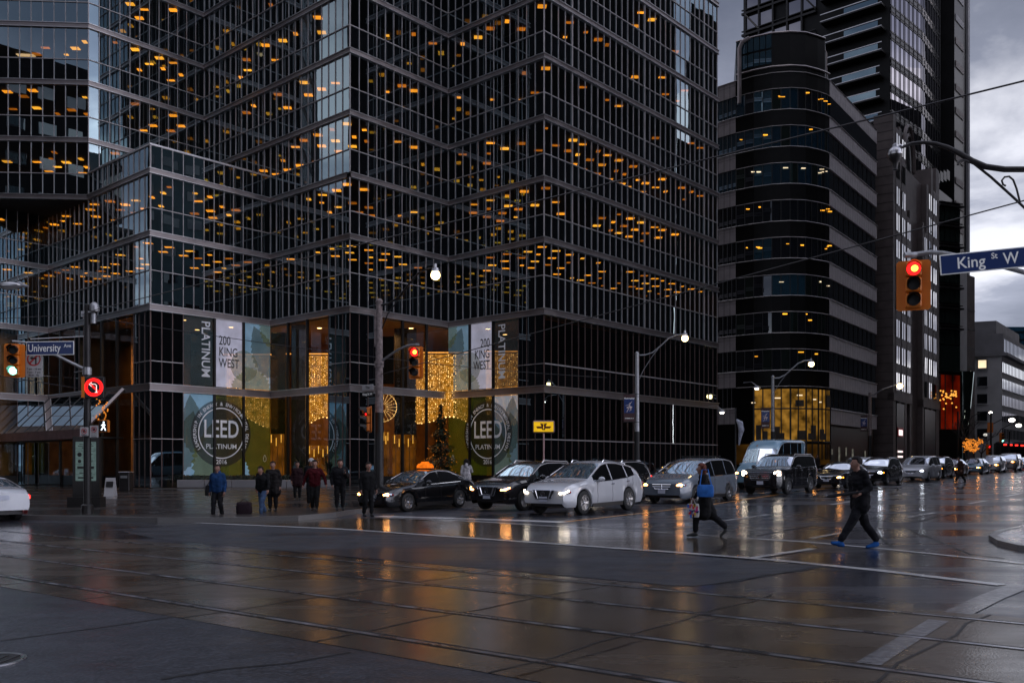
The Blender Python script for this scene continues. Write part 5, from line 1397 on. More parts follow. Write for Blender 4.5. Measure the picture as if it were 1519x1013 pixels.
    # mirrors, handles, seams
    for sy in (-1, 1):
        mb = MB(); xm = S['side'][0] + .02; zz = smooth_pts(S['belt'], xm) + .08
        mb.ell((xm + dx, sy * (hw(xm) + .10), zz), (.075, .12, .08), 10, 6); mb.box((xm + dx, sy * (hw(xm) - .01), zz - .05), (.05, .1, .04)); mb.build('wing_mirror', paint, root)
        if detail > 1:
            mb = MB(); hm = MB()
            for p in [S['side'][0] - .05] + list(S['pil']) + [S['side'][1] - .15]:
                if kind == 'panel_van' and p > 3: continue
                pr = min(rows, key=lambda r__: abs(r__[0] - p))[1]
                mb.tube([(p + dx, sy * (y + .001), z) for y, z in pr[1:6]], .006, 4, False)
            mb.build('door_seams', 'black_trim', root)
            for p in S['pil'][:2]:
                zz = smooth_pts(S['belt'], p) - .12; hm.box((p + dx + .0, sy * (hw(p) * .992 + .012), zz), (.2, .025, .035), bev=.01)
            hm.build('door_handle', 'chrome' if style == 'slit' else paint, root)
            mb = MB(); k = 26; seq = [r__ for r__ in rows if S['side'][0] - .1 < r__[0] < S['side'][1] + .02]
            mb.tube([(x + dx, sy * (pr[5][0] + .006), pr[5][1]) for x, pr in seq], .013, 5)
            mb.build('belt_trim', 'chrome', root)
            mb = MB(); seq = [r__ for r__ in rows if S['cowl'] + .15 < r__[0] < S['dk'] - .05]
            mb.tube([(x + dx, sy * (pr[7][0] + .004), pr[7][1] + .006) for x, pr in seq], .014, 5); mb.build('roof_highlight_trim', 'edge_metal', root)  # bright trim that also stands in for the highlight along the roof edge
            mb = MB(); mb.box((dx + (ax[0] + ax[1]) / 2, sy * W_ * .475, S['clear'] + .03), (S['wb'] - wr * 2.5, .07, .13)); mb.build('side_sill', 'black_trim', root)
    if kind in ('suv', 'full_suv', 'crossover', 'sport_suv') and detail > 1:
        for sy in (-1, 1):
            mb = MB(); a, b = S['rf'] + .25, S['rr'] - .1; y = sy * (W_ / 2) * (S['roofw'] + .06)
            mb.tube([(a + dx, y, zt(a) - .03), (a + .1 + dx, y, zt(a) + .05), (b - .1 + dx, y, zt(b) + .04), (b + dx, y, zt(b) - .03)], .022, 6); mb.build('roof_rail', 'chrome' if paint != 'paint_black' else 'edge_metal', root)
    if extras: extras(root, S, dx, zt)
    return root
HD = math.atan2(-U.x, -U.y)         # southbound
Q = 'cars queuing southbound at the stop line'
def taxi_sign(root, S, dx, zt):
    mb = MB(); x = 2.75; M = Matrix.Translation((x + dx, 0, zt(2.75)))
    prof = [(-.36, 0), (-.36, .09), (-.28, .17), (-.16, .19), (-.10, .25), (.10, .25), (.16, .19), (.28, .17), (.36, .09), (.36, 0)]
    mb.prism(prof, -.08, .08, M @ frame((0, 0, .02), (0, -1, 0), (0, 0, 1))); rs = mb.build('roof_sign', 'taxi_light', root)
    mb = MB(); mb.box((x + dx, 0, zt(2.75) + .015), (.2, .8, .03)); mb.build('base', 'black_trim', rs)
car('taxi', 'black taxi sedan with a lit orange roof sign at the kerb', 'taxi', 'sedan', (-4.9, 32.0), HD, 'paint_black', 'headlamp_warm', Q, 'six', 'fog0', 2, taxi_sign)
car('suv', 'black luxury SUV waiting between the taxi and the silver SUV', 'car', 'suv', (-.85, 31.5), HD, 'paint_black', 'headlamp_warm', Q, 'ten', 'slit', 2)
car('suv', 'silver SUV first in the lane beside the yellow line', 'car', 'sport_suv', (1.0, 28.9), HD, 'paint_silver', 'headlamp', Q, 'five', 'slit', 2)
def at_lane(o, s): return (o[0] + U.x * s, o[1] + U.y * s)
L2 = (-.85, 31.5)
car('car', 'dark crossover half hidden behind the silver SUV', 'car', 'crossover', at_lane(L2, 5.7), HD, 'paint_dark', 'headlamp', Q, 'five', 'plain', 2, rear=True)
car('car', 'dark crossover behind the grey minivan, only its roof showing', 'car', 'crossover', at_lane(L2, 12.4), HD, 'paint_dark', 'headlamp', Q, 'five', 'plain', 1)
def rack(root, S, dx, zt):
    mb = MB()
    for x in (2.9, 3.8): mb.box((x + dx, 0, zt(x) + .05), (.06, 1.2, .04))
    for y in (-.5, .5): mb.box((3.4 + dx, y, zt(3.4) + .05), (1.5, .05, .04))
    mb.build('roof_rack', 'black_trim', root)
car('minivan', 'grey minivan with bright amber headlights behind the silver SUV', 'minivan', 'minivan', (5.75, 35.1), HD, 'paint_grey', 'headlamp_warm', Q, 'five', 'cross', 2, rack)
car('van', 'tall pale blue high-roof van behind the large black SUV', 'van', 'panel_van', at_lane(L2, 22.4), HD, 'paint_blue', 'headlamp_warm', Q, 'six', 'plain', 2)
car('suv', 'large boxy black SUV with C-shaped lights in front of the pale blue van', 'car', 'full_suv', (11.55, 42.6), HD, 'paint_black', 'headlamp', Q, 'six', 'cshape', 2)
car('car', 'black sedan with a glowing amber headlight, just left of the walking man', 'car', 'sedan', (17.0, 49.5), HD, 'paint_dark', 'headlamp_warm', Q, 'seven', 'plain', 2)
car('car', 'pale car in the kerb lane between the black sedan and black crossover', 'car', 'crossover', at_lane(L2, 39), HD, 'paint_white', 'headlamp', Q, 'five', 'plain', 1)
car('car', 'black crossover with white headlights just right of the walking man', 'car', 'crossover', (21.4, 55.0), HD, 'paint_black', 'headlamp_cold', Q, 'five', 'plain', 2)
car('minivan', 'silver minivan behind the black crossover with white headlights', 'minivan', 'minivan', (27.2, 62.5), HD, 'paint_silver', 'headlamp_cold', Q, 'seven', 'fog', 2)
HQ = [((31.6, 69.3), 'crossover', 'paint_dark', 'headlamp_warm', 'dark crossover with stacked orange lights behind the silver minivan'),
      ((35.6, 75.2), 'sedan', 'paint_red', 'headlamp_warm', 'dark red car beside the far pedestrian crossing the road'),
      ((41.0, 82.0), 'sedan', 'paint_blue', 'headlamp_warm', 'small pale blue car right of the far pedestrian'),
      ((46.0, 88.5), 'suv', 'paint_white', 'headlamp_warm', 'white SUV with a dazzling headlight in the far queue'),
      ((51.3, 95.4), 'full_suv', 'paint_champagne', 'headlamp_warm', 'tall champagne SUV behind the white SUV in the far queue'),
      ((57.0, 102.6), 'sedan', 'paint_blue', 'headlamp_cold', 'bluish car with cold white lights near the right edge'),
      ((63.2, 110.2), 'suv', 'paint_dark', 'headlamp_warm', 'last dark SUV of the queue at the right edge of the photo')]
for p, kd, pt, lm, lb in HQ: car('car', lb, 'car', kd, p, HD, pt, lm, Q, 'five', 'plain', 1)
HK = math.atan2(K.x, K.y)
car('car', 'silver sedan driving away along King Street, cut by the left edge', 'car', 'sedan', (-16.25 + K.x * 4.75, 29.3 + K.y * 4.75), HK, 'paint_silver', None, None, 'five', 'plain', 2, rear=True)
# ------------------------------------------------------------------ people: one continuous remeshed body each, hands with five fingers
def capsule(mb, p, q, r0, r1, n=12):
    p, q = Vector(p), Vector(q); d = (q - p); ln = max(d.length, .001); z = d / ln
    x = z.orthogonal().normalized(); y = z.cross(x)
    M = Matrix((x, y, z)).transposed().to_4x4(); M.translation = p
    pr = [(max(.003, r0 * math.cos(a)), r0 * math.sin(a)) for a in (-1.5, -1.0, -.5, 0)] + [(max(.003, r1 * math.cos(a)), ln + r1 * math.sin(a)) for a in (0, .5, 1.0, 1.5)]
    mb.lathe(pr, n, M)
def seg_dist(p, a, b, r0, r1):
    ab = b - a; t = max(0, min(1, (p - a).dot(ab) / max(1e-6, ab.length_squared))); return (p - a - ab * t).length - (r0 + (r1 - r0) * t)
PMAT = {}
def cloth(c, rough=.8):
    k = 'cloth_%.3f_%.3f_%.3f' % tuple(c)
    if k not in MAT: mat(k, c, rough, var=.25, vs=9, bump=.25, bs=35, spec=.12)
    return k
def person(label, pos, yaw, h=1.75, jacket=(.01, .01, .012), trouser=(.01, .01, .012), shoe=None, hair=(.015, .011, .01), pose=None, coat=0.0, bulk=1.0, hat=None, skin='skin', long_hair=False, hood=False, voxel=.017, glove=None, zoff=None, female=False):
    s = h / 1.75
    J = dict(pel=(0, 0, .95), chest=(.02, 0, 1.28), neck=(.02, 0, 1.47), head=(.045, 0, 1.63), shl=(.01, .19, 1.41), shr=(.01, -.19, 1.41), ell=(-.03, .25, 1.12), elr=(-.03, -.25, 1.12), hal=(.05, .26, .87), har=(.05, -.26, .87),
             hil=(0, .09, .92), hir=(0, -.09, .92), knl=(.04, .10, .50), knr=(.02, -.10, .50), anl=(0, .10, .09), anr=(0, -.10, .09))
    if pose: J.update(pose)
    J = {k: Vector(v) * s for k, v in J.items()}
    jk, tr, sh = 0, 1, 2; SK = 3
    b = bulk * s; P = []
    def seg(a, c, r0, r1, m): P.append((Vector(a), Vector(c), r0, r1, m))
    up, pv = J['chest'], J['pel']
    sw = .88 if female else 1.0
    seg(pv + V(0, .055, .0) * s, up + V(0, .075, .02) * s, .125 * b * sw, .125 * b * sw, jk); seg(pv + V(0, -.055, .0) * s, up + V(0, -.075, .02) * s, .125 * b * sw, .125 * b * sw, jk)
    seg(J['shl'] * .9 + J['shr'] * .1, J['shr'] * .9 + J['shl'] * .1, .068 * b, .068 * b, jk); seg(up + V(0, 0, .05), J['neck'] - V(0, 0, .03), .13 * b * sw, .075 * s, jk)
    seg(J['neck'] - V(0, 0, .04) * s, J['head'] - V(.01, 0, .05) * s, .058 * s, .058 * s, SK)
    hd = J['head']
    seg(hd + V(-.015, 0, .04) * s, hd + V(.005, 0, -.02) * s, .088 * s, .082 * s, SK); seg(hd + V(.02, 0, -.03) * s, hd + V(.035, 0, -.075) * s, .062 * s, .045 * s, SK)
    seg(hd + V(.085, 0, .012) * s, hd + V(.108, 0, -.018) * s, .012 * s, .017 * s, SK)
    for y in (1, -1): seg(hd + V(-.005, .086 * y, .015) * s, hd + V(-.01, .09 * y, -.02) * s, .018 * s, .015 * s, SK)
    for q in 'lr':
        seg(J['sh' + q], J['el' + q], .060 * b, .050 * b, jk); seg(J['el' + q], J['el' + q].lerp(J['ha' + q], .92), .050 * b, .040 * b, jk)
        d = (J['ha' + q] - J['el' + q]).normalized(); seg(J['ha' + q] - d * .01, J['ha' + q] + d * .07 * s, .032 * s, .036 * s, SK)
        seg(J['hi' + q], J['kn' + q], .102 * s * sw, .080 * s, tr); seg(J['kn' + q], J['an' + q] + V(0, 0, .075), .078 * s, .060 * s, tr)
        fd = (V(1, 0, 0)); a = J['an' + q]
        if 'toe' + q in J: fd = (J['toe' + q] - a).normalized()
        seg(a + V(0, 0, -.02), a + fd * .18 * s + V(0, 0, -.045 * (1 - abs(fd.z))) * s, .047 * s, .034 * s, sh); seg(a - fd * .03 * s + V(0, 0, -.035) * s, a + fd * .05 * s + V(0, 0, -.045) * s, .042 * s, .042 * s, sh)
    if coat > 0:
        for y in (.07, -.07):
            seg(pv + V(0, y, .1) * s, pv + V(.02 * (1 if y > 0 else -1), y * 1.25, -coat) * s, (.15 if coat > .1 else .132) * b * sw, (.17 if coat > .1 else .14) * b * sw, jk)
        for q in 'lr' if coat > .1 else '': seg(J['hi' + q], J['hi' + q].lerp(J['kn' + q], min(1, coat / .42)), .14 * b * sw, .14 * b * sw, jk)
    if hood: seg(J['neck'] + V(-.05, 0, .02) * s, J['neck'] + V(-.09, 0, -.05) * s, .1 * s, .09 * s, jk)
    mb = MB()
    for a, c, r0, r1, m in P: capsule(mb, a, c, r0, r1)
    o = mb.build('tmp', 'skin')
    rm = o.modifiers.new('r', 'REMESH'); rm.mode = 'VOXEL'; rm.voxel_size = voxel; rm.use_smooth_shade = True
    sm = o.modifiers.new('s', 'SMOOTH'); sm.factor = .5; sm.iterations = 3
    me = bpy.data.meshes.new_from_object(o.evaluated_get(bpy.context.evaluated_depsgraph_get()))
    old = o.data; bpy.data.objects.remove(o); bpy.data.meshes.remove(old)
    bm = bmesh.new(); bm.from_mesh(me)
    for f in bm.faces:
        c_ = f.calc_center_median()
        f.material_index = min(P, key=lambda g: seg_dist(c_, g[0], g[1], g[2], g[3]))[4]; f.smooth = True
    idx0 = [f.material_index for f in bm.faces]
    from mathutils import noise as _n
    bm.normal_update(); sd_ = V(pos[0] * 3.1, pos[1] * 1.7, h * 9)
    for v in bm.verts:                                    # creases in the cloth
        mi = v.link_faces[0].material_index if v.link_faces else 9
        if mi < 2:
            p_ = v.co; f_ = _n.noise(V(p_.x * 7, p_.y * 7, p_.z * 13) + sd_) + .5 * _n.noise(V(p_.x * 17, p_.y * 17, p_.z * 24) + sd_)
            v.co += v.normal * (f_ * (.017 if mi == 0 else .014) + (.006 if mi == 1 else .004)) * s
    bm.to_mesh(me); bm.free()
    # fingers, eyes and mouth join the same mesh
    fx = MB(); fx.smooth = True
    for q in 'lr':
        d = (J['ha' + q] - J['el' + q]).normalized(); base = J['ha' + q] + d * .07 * s
        side = V(1, 0, 0) - d * d.x; side = side.normalized() if side.length > .05 else V(0, 0, 1); inw = d.cross(side).normalized() * (1 if q == 'l' else -1)
        fx.m = 3
        for k, ln in enumerate((.07, .082, .078, .06)):
            p0 = base + side * (.027 - .018 * k) * s; p1 = p0 + (d * .55 * ln + inw * .1 * ln) * s; p2 = p1 + (d * .35 * ln + inw * .35 * ln) * s; p3 = p2 + (d * .1 * ln + inw * .35 * ln) * s
            fx.tube([p0, p1, p2, p3], [.0095 * s, .0088 * s, .0078 * s, .006 * s], 6)
        t0 = base - d * .045 * s + side * .033 * s; fx.tube([t0, t0 + (side * .028 + d * .03) * s, t0 + (side * .03 + d * .06 + inw * .012) * s], [.012 * s, .0105 * s, .008 * s], 6)
    fx.m = 4
    for y in (.032, -.032): fx.ell(hd + V(.079, y, .018) * s, (.008 * s, .012 * s, .007 * s), 8, 5)
    fx.m = 5; fx.ell(hd + V(.083, 0, -.048) * s, (.007 * s, .022 * s, .006 * s), 8, 5)
    fo = fx.build('tmp2', ['skin'] * 6); idx0 += list(fx.mi)
    bm = bmesh.new(); bm.from_mesh(me); bm.from_mesh(fo.data); bm.to_mesh(me); bm.free()
    old = fo.data; bpy.data.objects.remove(fo); bpy.data.meshes.remove(old)
    mats = [cloth(jacket), cloth(trouser), cloth(shoe) if shoe else 'shoe_black', skin, 'black_trim', 'sign_red']
    me.materials.clear()
    for m_ in mats: me.materials.append(MAT[m_])
    me.polygons.foreach_set('material_index', idx0); me.update()
    body = bpy.data.objects.new('person', me); COL.objects.link(body)
    z = gz(pos[0], pos[1]) if zoff is None else zoff
    low = min(v.co.z for v in me.vertices)
    body.location = (pos[0], pos[1], z - low); body.rotation_euler = (0, 0, yaw)
    tag(body, label, 'person')
    c_ = cloth(hair, .6)
    mb = MB()
    if hat:
        mb.ell(hd + V(-.01, 0, .055) * s, (.108 * s, .1 * s, .085 * s), 14, 8); mb.tube([hd + V(-.01, 0, .03) * s + V(math.cos(a) * .106, math.sin(a) * .098, 0) * s for a in [2 * math.pi * i / 16 for i in range(17)]], .017 * s, 6, False)
        mb.build('hat', cloth(hat), body)
    else:
        mb.smooth = True
        vs, fs = [], []
        for i in range(9):
            for k in range(18):
                th, ph = math.pi * .62 * i / 8, 2 * math.pi * k / 18
                x, y, zz = math.sin(th) * math.cos(ph), math.sin(th) * math.sin(ph), math.cos(th)
                r_ = .111
                if x > .3 and zz < .5: r_ = .07
                vs.append(hd + V(x * r_ * 1.02 - .018, y * r_ * .93, zz * r_ * 1.0 + .038) * s)
        for i in range(8):
            for k in range(18): j = (k + 1) % 18; fs.append((i * 18 + k, i * 18 + j, (i + 1) * 18 + j, (i + 1) * 18 + k))
        mb.add(vs, fs)
        if long_hair:
            for k in range(7): y = (k - 3) * .03; mb.tube([hd + V(-.06, y, .08) * s, hd + V(-.1, y * 1.15, -.04) * s, hd + V(-.09, y * 1.3, -.2) * s], [.035 * s, .04 * s, .02 * s], 7)
        mb.build('hair', c_, body)
    return body, J, s
def wpt(body, p): return body.matrix_basis @ Vector(p)
WALK = dict(hil=(0, .09, .92), hir=(0, -.09, .92))
# woman crossing with the blue shoulder bag, walking to the left and away
g = gnd(1046, 796.5)
yaw = math.pi + .35
w1, J1, s1 = person('woman in a long black coat crossing the road with a blue shoulder bag', (g.x, g.y), math.pi - .25, 1.66, (.008, .008, .009), (.01, .01, .012), None, (.11, .035, .022), dict(
    pel=(0, 0, .93), chest=(.05, 0, 1.26), neck=(.07, 0, 1.45), head=(.10, 0, 1.6), knl=(.20, .09, .50), anl=(.22, .09, .09), toel=(.42, .09, .07), knr=(-.16, -.09, .50), anr=(-.46, -.09, .17), toer=(-.36, -.09, .03),
    elr=(-.10, -.24, 1.14), har=(-.02, -.25, .90), ell=(.10, .24, 1.12), hal=(.24, .22, .92)), coat=.40, bulk=1.0, long_hair=True, female=True)
mw = w1.matrix_basis
p = mw @ V(-.05, .30, 1.02)
def fabric_bag(name, label, cat, loc, size, m, rz, strap=None):
    t = thing(name, label, cat, loc, rz)
    mb = MB(); w_, d_, h_ = size; mb.smooth = True
    prof = [(.9, 0), (1.0, .12), (1.03, .5), (.97, .85), (.86, 1.0)]
    vs, fs = [], []
    for k, z in prof:
        for a in range(16):
            t_ = 2 * math.pi * a / 16; c_, s_ = math.cos(t_), math.sin(t_); e_ = .55
            vs.append((math.copysign(abs(c_) ** e_, c_) * w_ / 2 * k, math.copysign(abs(s_) ** e_, s_) * d_ / 2 * (k if z < .9 else .5), z * h_ - h_ / 2))
    for i in range(4):
        for a in range(16): b_ = (a + 1) % 16; fs.append((i * 16 + a, i * 16 + b_, (i + 1) * 16 + b_, (i + 1) * 16 + a))
    fs += [tuple(reversed(range(16))), tuple(range(64, 80))]
    mb.add(vs, fs); mb.build('body', m, t)
    if strap:
        mb = MB(); mb.tube(strap, .014, 6); mb.build('strap', m, t)
    return t
cloth_blue = cloth((.03, .13, .42), .5)
rz1 = math.pi - .25
fabric_bag('handbag', 'bright blue shoulder bag hanging at the side of the woman in black', 'handbag', mw @ V(-.02, .31, 1.04), (.36, .13, .27), cloth_blue, rz1, [(.12, -.0, .12), (.08, -.12, .46), (-.05, -.14, .47), (-.13, -.0, .12)])
sb = fabric_bag('shopping_bag', 'patterned plastic shopping bag carried low by the woman in black', 'shopping bag', mw @ V(.25, .24, .60), (.27, .14, .30), 'sign_grey', rz1, [(.05, 0, .14), (.01, -.02, .28), (-.05, 0, .14)])
rr = random.Random(6)
for k, (c_, nm) in enumerate((((.5, .03, .05), 'red'), ((.6, .4, .04), 'yellow'), ((.05, .12, .45), 'blue'), ((.55, .05, .2), 'pink'), ((.02, .02, .03), 'black'))):
    mb = MB()
    for i in range(5):
        x, z = rr.uniform(-.11, .11), rr.uniform(-.13, .13)
        for sy in (-1, 1): mb.box((x, sy * .072, z), (rr.uniform(.03, .07), .008, rr.uniform(.03, .08)))
    mb.build('printed_patch', cloth(c_, .4), sb)
# man striding left across the road
g = gnd(1276, 814)
mn, J2, s2 = person('man in black striding across the road in bright blue shoes', (g.x, g.y), math.pi + .1, 1.79, (.007, .007, .009), (.009, .009, .012), (.012, .075, .26), (.012, .01, .01), dict(
    pel=(0, 0, .90), chest=(.05, 0, 1.24), neck=(.06, 0, 1.44), head=(.09, 0, 1.60), knl=(.22, .10, .50), anl=(.42, .10, .12), toel=(.60, .10, .16), knr=(-.14, -.10, .48), anr=(-.36, -.10, .10), toer=(-.17, -.10, .05),
    ell=(-.06, .25, 1.13), hal=(.12, .28, 1.06), elr=(-.05, -.26, 1.13), har=(.14, -.24, 1.02)), coat=.09, bulk=1.14)
mw = mn.matrix_basis
t = thing('umbrella', 'folded black umbrella held level by the man in blue shoes', 'umbrella', mw @ V(.12, .30, 1.10), math.pi + .1)
mb = MB(); mb.tube([(.86, .10, -.10), (.74, .09, -.085), (.66, .08, -.075), (.30, .04, -.03), (-.12, -.01, .02)], [.005, .008, .03, .034, .02], 8); mb.build('canopy', cloth((.012, .012, .014)), t)
mb = MB(); mb.tube([(-.1, -.01, .02), (-.66, -.07, .08), (-.74, -.08, .085), (-.77, -.08, .05), (-.74, -.08, .02)], [.011, .013, .016, .016, .016], 6); mb.build('handle', 'black_trim', t)
# far pedestrian between the car queue and the camera
g = gnd(1425, 716)
person('far pedestrian in a brown coat crossing in front of the car queue', (g.x, g.y), math.pi, 1.7, (.04, .02, .014), (.02, .018, .018), None, (.012, .01, .01), dict(
    pel=(0, 0, .92), chest=(.06, 0, 1.25), neck=(.09, 0, 1.44), head=(.13, 0, 1.59), knl=(.18, .09, .50), anl=(.34, .09, .13), toel=(.5, .09, .17), knr=(-.14, -.09, .5), anr=(-.34, -.09, .10)), coat=.3, voxel=.024)
# people waiting and walking at the west corner
zc = lambda x, y: gz(x, y) + .15
def corner(label, px, py, yaw, h, **kw):
    """stands where its feet are seen, on the pavement or on the road edge"""
    Y = kw.pop('Y'); x = (px - CX) / PXF * Y
    return person(label, (x, Y), yaw, h, zoff=kw.pop('z', None) if 'z' in kw else zc(x, Y), voxel=.019, **kw)
FR = R(-90)
b1, Jb, sb1 = corner('man in a blue jacket with a dark bag at his hip', 323, 768, FR - .15, 1.76, Y=30.0, jacket=(.012, .04, .115), trouser=(.012, .012, .014), pose=dict(anl=(-.06, .12, .09), anr=(.10, -.11, .09), knr=(.08, -.11, .5), head=(.03, 0, 1.63)), bulk=1.15, hood=True, z=gz(-10, 30) + .02)
fabric_bag('shoulder_bag', 'dark shoulder bag at the hip of the man in the blue jacket', 'bag', b1.matrix_basis @ V(.02, -.33, .92), (.3, .14, .34), cloth((.012, .012, .014)), FR, [(.1, 0, .16), (.02, .22, .56), (-.1, 0, .16)])
b2, _, _ = corner('person in a black jacket and blue jeans stepping forward off the kerb', 390, 768, FR - .35, 1.72, Y=30.2, jacket=(.009, .009, .010), trouser=(.05, .085, .16), pose=dict(chest=(.07, 0, 1.25), neck=(.1, 0, 1.43), head=(.15, 0, 1.57), ell=(.1, .3, 1.13), hal=(.2, .34, .92), elr=(-.14, -.32, 1.15), har=(-.24, -.42, .95), knl=(.2, .1, .52), anl=(.24, .1, .09), knr=(-.06, -.1, .5), anr=(-.24, -.1, .14)), bulk=1.15, hood=True, z=gz(-8, 30) + .02)
corner('person in a dark coat right behind the one in blue jeans', 405, 766, FR, 1.70, Y=31.2, jacket=(.012, .010, .010), trouser=(.01, .01, .012), coat=.25, bulk=1.15, z=zc(-8, 31))
fabric_bag('duffel_bag', 'dark duffel bag with a pink tag by the legs of the person in jeans', 'bag', (-8.75, 29.9, gz(-8.7, 29.9) + .34), (.5, .26, .4), cloth((.02, .012, .016)), .2, [(.15, 0, .18), (0, 0, .3), (-.15, 0, .18)])
corner('person in dark clothes far back on the plaza, carrying a pale bag', 441, 742, FR + .3, 1.68, Y=40, jacket=(.02, .008, .01), trouser=(.01, .01, .01), coat=.2)
corner('person in a grey bobble hat behind the red and black jacket', 462, 752, FR, 1.80, Y=34.5, jacket=(.010, .010, .012), trouser=(.01, .01, .012), hat=(.5, .5, .5), bulk=1.1)
corner('man in a red and black jacket walking towards the kerb', 467, 766, FR + .05, 1.72, Y=31, jacket=(.05, .004, .007), trouser=(.012, .012, .012), pose=dict(ell=(.02, .33, 1.15), hal=(.10, .40, .92), elr=(-.03, -.33, 1.15), har=(-.02, -.40, .90), knl=(.08, .09, .5), knr=(.02, -.09, .5), anl=(.08, .08, .09), anr=(-.08, -.1, .09)), bulk=1.15)
b6, _, _ = corner('man in black looking down at the phone in his raised hand', 504, 767, FR + .3, 1.76, Y=31, jacket=(.010, .010, .012), trouser=(.010, .010, .011), pose=dict(chest=(.04, 0, 1.27), head=(.11, 0, 1.59), ell=(.10, .25, 1.13), hal=(.30, .14, 1.27), elr=(-.02, -.28, 1.12)), bulk=1.25)
t = thing('phone', 'small phone held up by the man in black', 'phone', b6.matrix_basis @ V(.41, .10, 1.35), FR + .3)
mb = MB(); mb.box((0, 0, 0), (.012, .075, .15), bev=.004); mb.build('case', 'black_trim', t); mb = MB(); mb.box((-.0075, 0, 0), (.002, .066, .13)); mb.build('screen', 'sign_grey', t)
corner('man in a black jacket standing in front of the black taxi', 546, 768, FR + .5, 1.76, Y=29.6, jacket=(.009, .009, .010), trouser=(.009, .009, .010), pose=dict(head=(.06, 0, 1.63), anl=(.04, .1, .09), anr=(-.1, -.1, .09)), bulk=1.12, z=gz(-4.6, 29.6))
corner('person in a hooded white coat seen from behind on the pavement past the taxi', 692, 720, R(90), 1.66, Y=41.5, jacket=(.42, .40, .41), trouser=(.012, .012, .014), coat=.3, hood=True, long_hair=True, female=True, pose=dict(elr=(.08, -.26, 1.16), har=(.2, -.2, 1.24)))
person('dark figure standing inside the lobby behind the left window', (at(265, 690, 63.2).x, 63.2), FR, 1.75, (.01, .008, .006), (.01, .008, .006), zoff=.2, voxel=.026)
corner('pedestrian in a dark coat on the far pavement beside the corner building', 1212, 700, FR, 1.72, Y=83, jacket=(.02, .016, .016), trouser=(.012, .012, .012), coat=.25)
# ------------------------------------------------------------------ street furniture
def traffic_light(label, loc, yaw, lit, h=1.12, w_=.62, group='traffic lights', far=False):
    """loc = centre of the head, faces -Y before turning"""
    t = thing('traffic_light', label, 'traffic light', loc, yaw, group)
    mb = MB(); mb.prism([(-w_ / 2 + .05, -h / 2), (w_ / 2 - .05, -h / 2), (w_ / 2, -h / 2 + .05), (w_ / 2, h / 2 - .05), (w_ / 2 - .05, h / 2), (-w_ / 2 + .05, h / 2), (-w_ / 2, h / 2 - .05), (-w_ / 2, -h / 2 + .05)], -.02, .0, frame((0, 0, 0), (1, 0, 0), (0, 0, 1)))
    mb.build('backboard', 'signal_yellow', t)
    mb = MB()
    for k in (1, 0, -1): mb.box((0, -.07, k * .31 * h), (.34, .16, .29 * h), bev=.03)
    hs = mb.build('housing', 'signal_yellow', t)
    for k, nm in ((1, 'red'), (0, 'amber'), (-1, 'green')):
        z = k * .31 * h; r_ = .135 if k < 1 else .15
        mb = MB(); mb.lathe([(r_, 0), (r_ * .9, .02), (.02, .035)], 20, frame((0, -.15, z), (1, 0, 0), (0, 0, 1)))
        on_ = lit == nm
        lens = mb.build('lens', {'red': 'red_lamp', 'green': 'green_lamp'}.get(nm, 'signal_black') if on_ else 'signal_black', hs)
        if on_ and nm == 'red' and not far:
            mb = MB(); mb.lathe([(.075, 0), (.02, .02)], 14, frame((.02, -.187, z), (1, 0, 0), (0, 0, 1))); mb.build('bulb', 'red_core', hs)
        mb = MB(); vs, fs = [], []
        for i in range(15):
            a = R(-30) + R(240) * i / 14; ln = .26 if 2 < i < 12 else .12
            for r2, y in ((r_ + .012, -.14), (r_ + .012, -.14 - ln)): vs.append((r2 * math.cos(a), y, z + r2 * math.sin(a)))
        for i in range(14): fs.append((2 * i, 2 * i + 2, 2 * i + 3, 2 * i + 1))
        mb.smooth = True; mb.add(vs, fs); mb.build('visor', 'signal_black', hs)
    return t
def flat_sign(name, label, cat, loc, yaw, w_, h, face='sign_white', group=None):
    t = thing(name, label, cat, loc, yaw, group)
    mb = MB(); mb.box((0, 0, 0), (w_, .02, h), bev=.008); mb.build('panel', face, t)
    return t, frame((0, -.0125, 0), (1, 0, 0), (0, 0, 1))
def no_ring(t, F_, r_, c=(0, 0), slash=True, m='sign_red', slant=1):
    mb = MB(F_); n = 36
    for i in range(n):
        a, b = 2 * math.pi * i / n, 2 * math.pi * (i + 1) / n
        mb.quad(*[(c[0] + q * math.cos(x), c[1] + q * math.sin(x), .003) for q, x in ((r_ * .8, a), (r_, a), (r_, b), (r_ * .8, b))])
    if slash:
        d = r_ * .62; k = r_ * .09; mb.quad((c[0] - d * slant - k, c[1] - d + k * slant, .0045), (c[0] - d * slant + k, c[1] - d - k * slant, .0045), (c[0] + d * slant + k, c[1] + d - k * slant, .0045), (c[0] + d * slant - k, c[1] + d + k * slant, .0045))
    mb.build('prohibition_ring', m, t)

# --- left corner pole
PL = at(129.5, 690, 32.0); zl = gz(PL.x, PL.y) + .15
t = thing('signal_pole', 'dark signal pole with a mast arm at the left corner, carrying many signs', 'pole', (PL.x, PL.y, zl))
pz = lambda y: at(130, y, 32).z - zl
mb = MB(); mb.lathe([(.2, 0), (.2, .25), (.14, .3)], 14); mb.tube([(0, 0, .2), (0, 0, pz(612))], .125, 12); mb.build('base', 'black_pole', t)
mb = MB(); mb.tube([(0, 0, pz(612)), (0, 0, pz(452))], [.115, .10], 12); mb.build('shaft', 'dark_iron', t)
mb = MB()
a_ = [at(x, y, Y) - V(PL.x, PL.y, zl) for x, y, Y in ((129, 549, 32), (112, 541, 31.9), (75, 523, 31.6), (38, 508, 31.3), (18, 506, 31.1))]
mb.tube(a_, [.06, .055, .045, .04, .035], 8); mb.tube([at(127, 499, 32) - V(PL.x, PL.y, zl), at(45, 503, 31.4) - V(PL.x, PL.y, zl)], .022, 6)
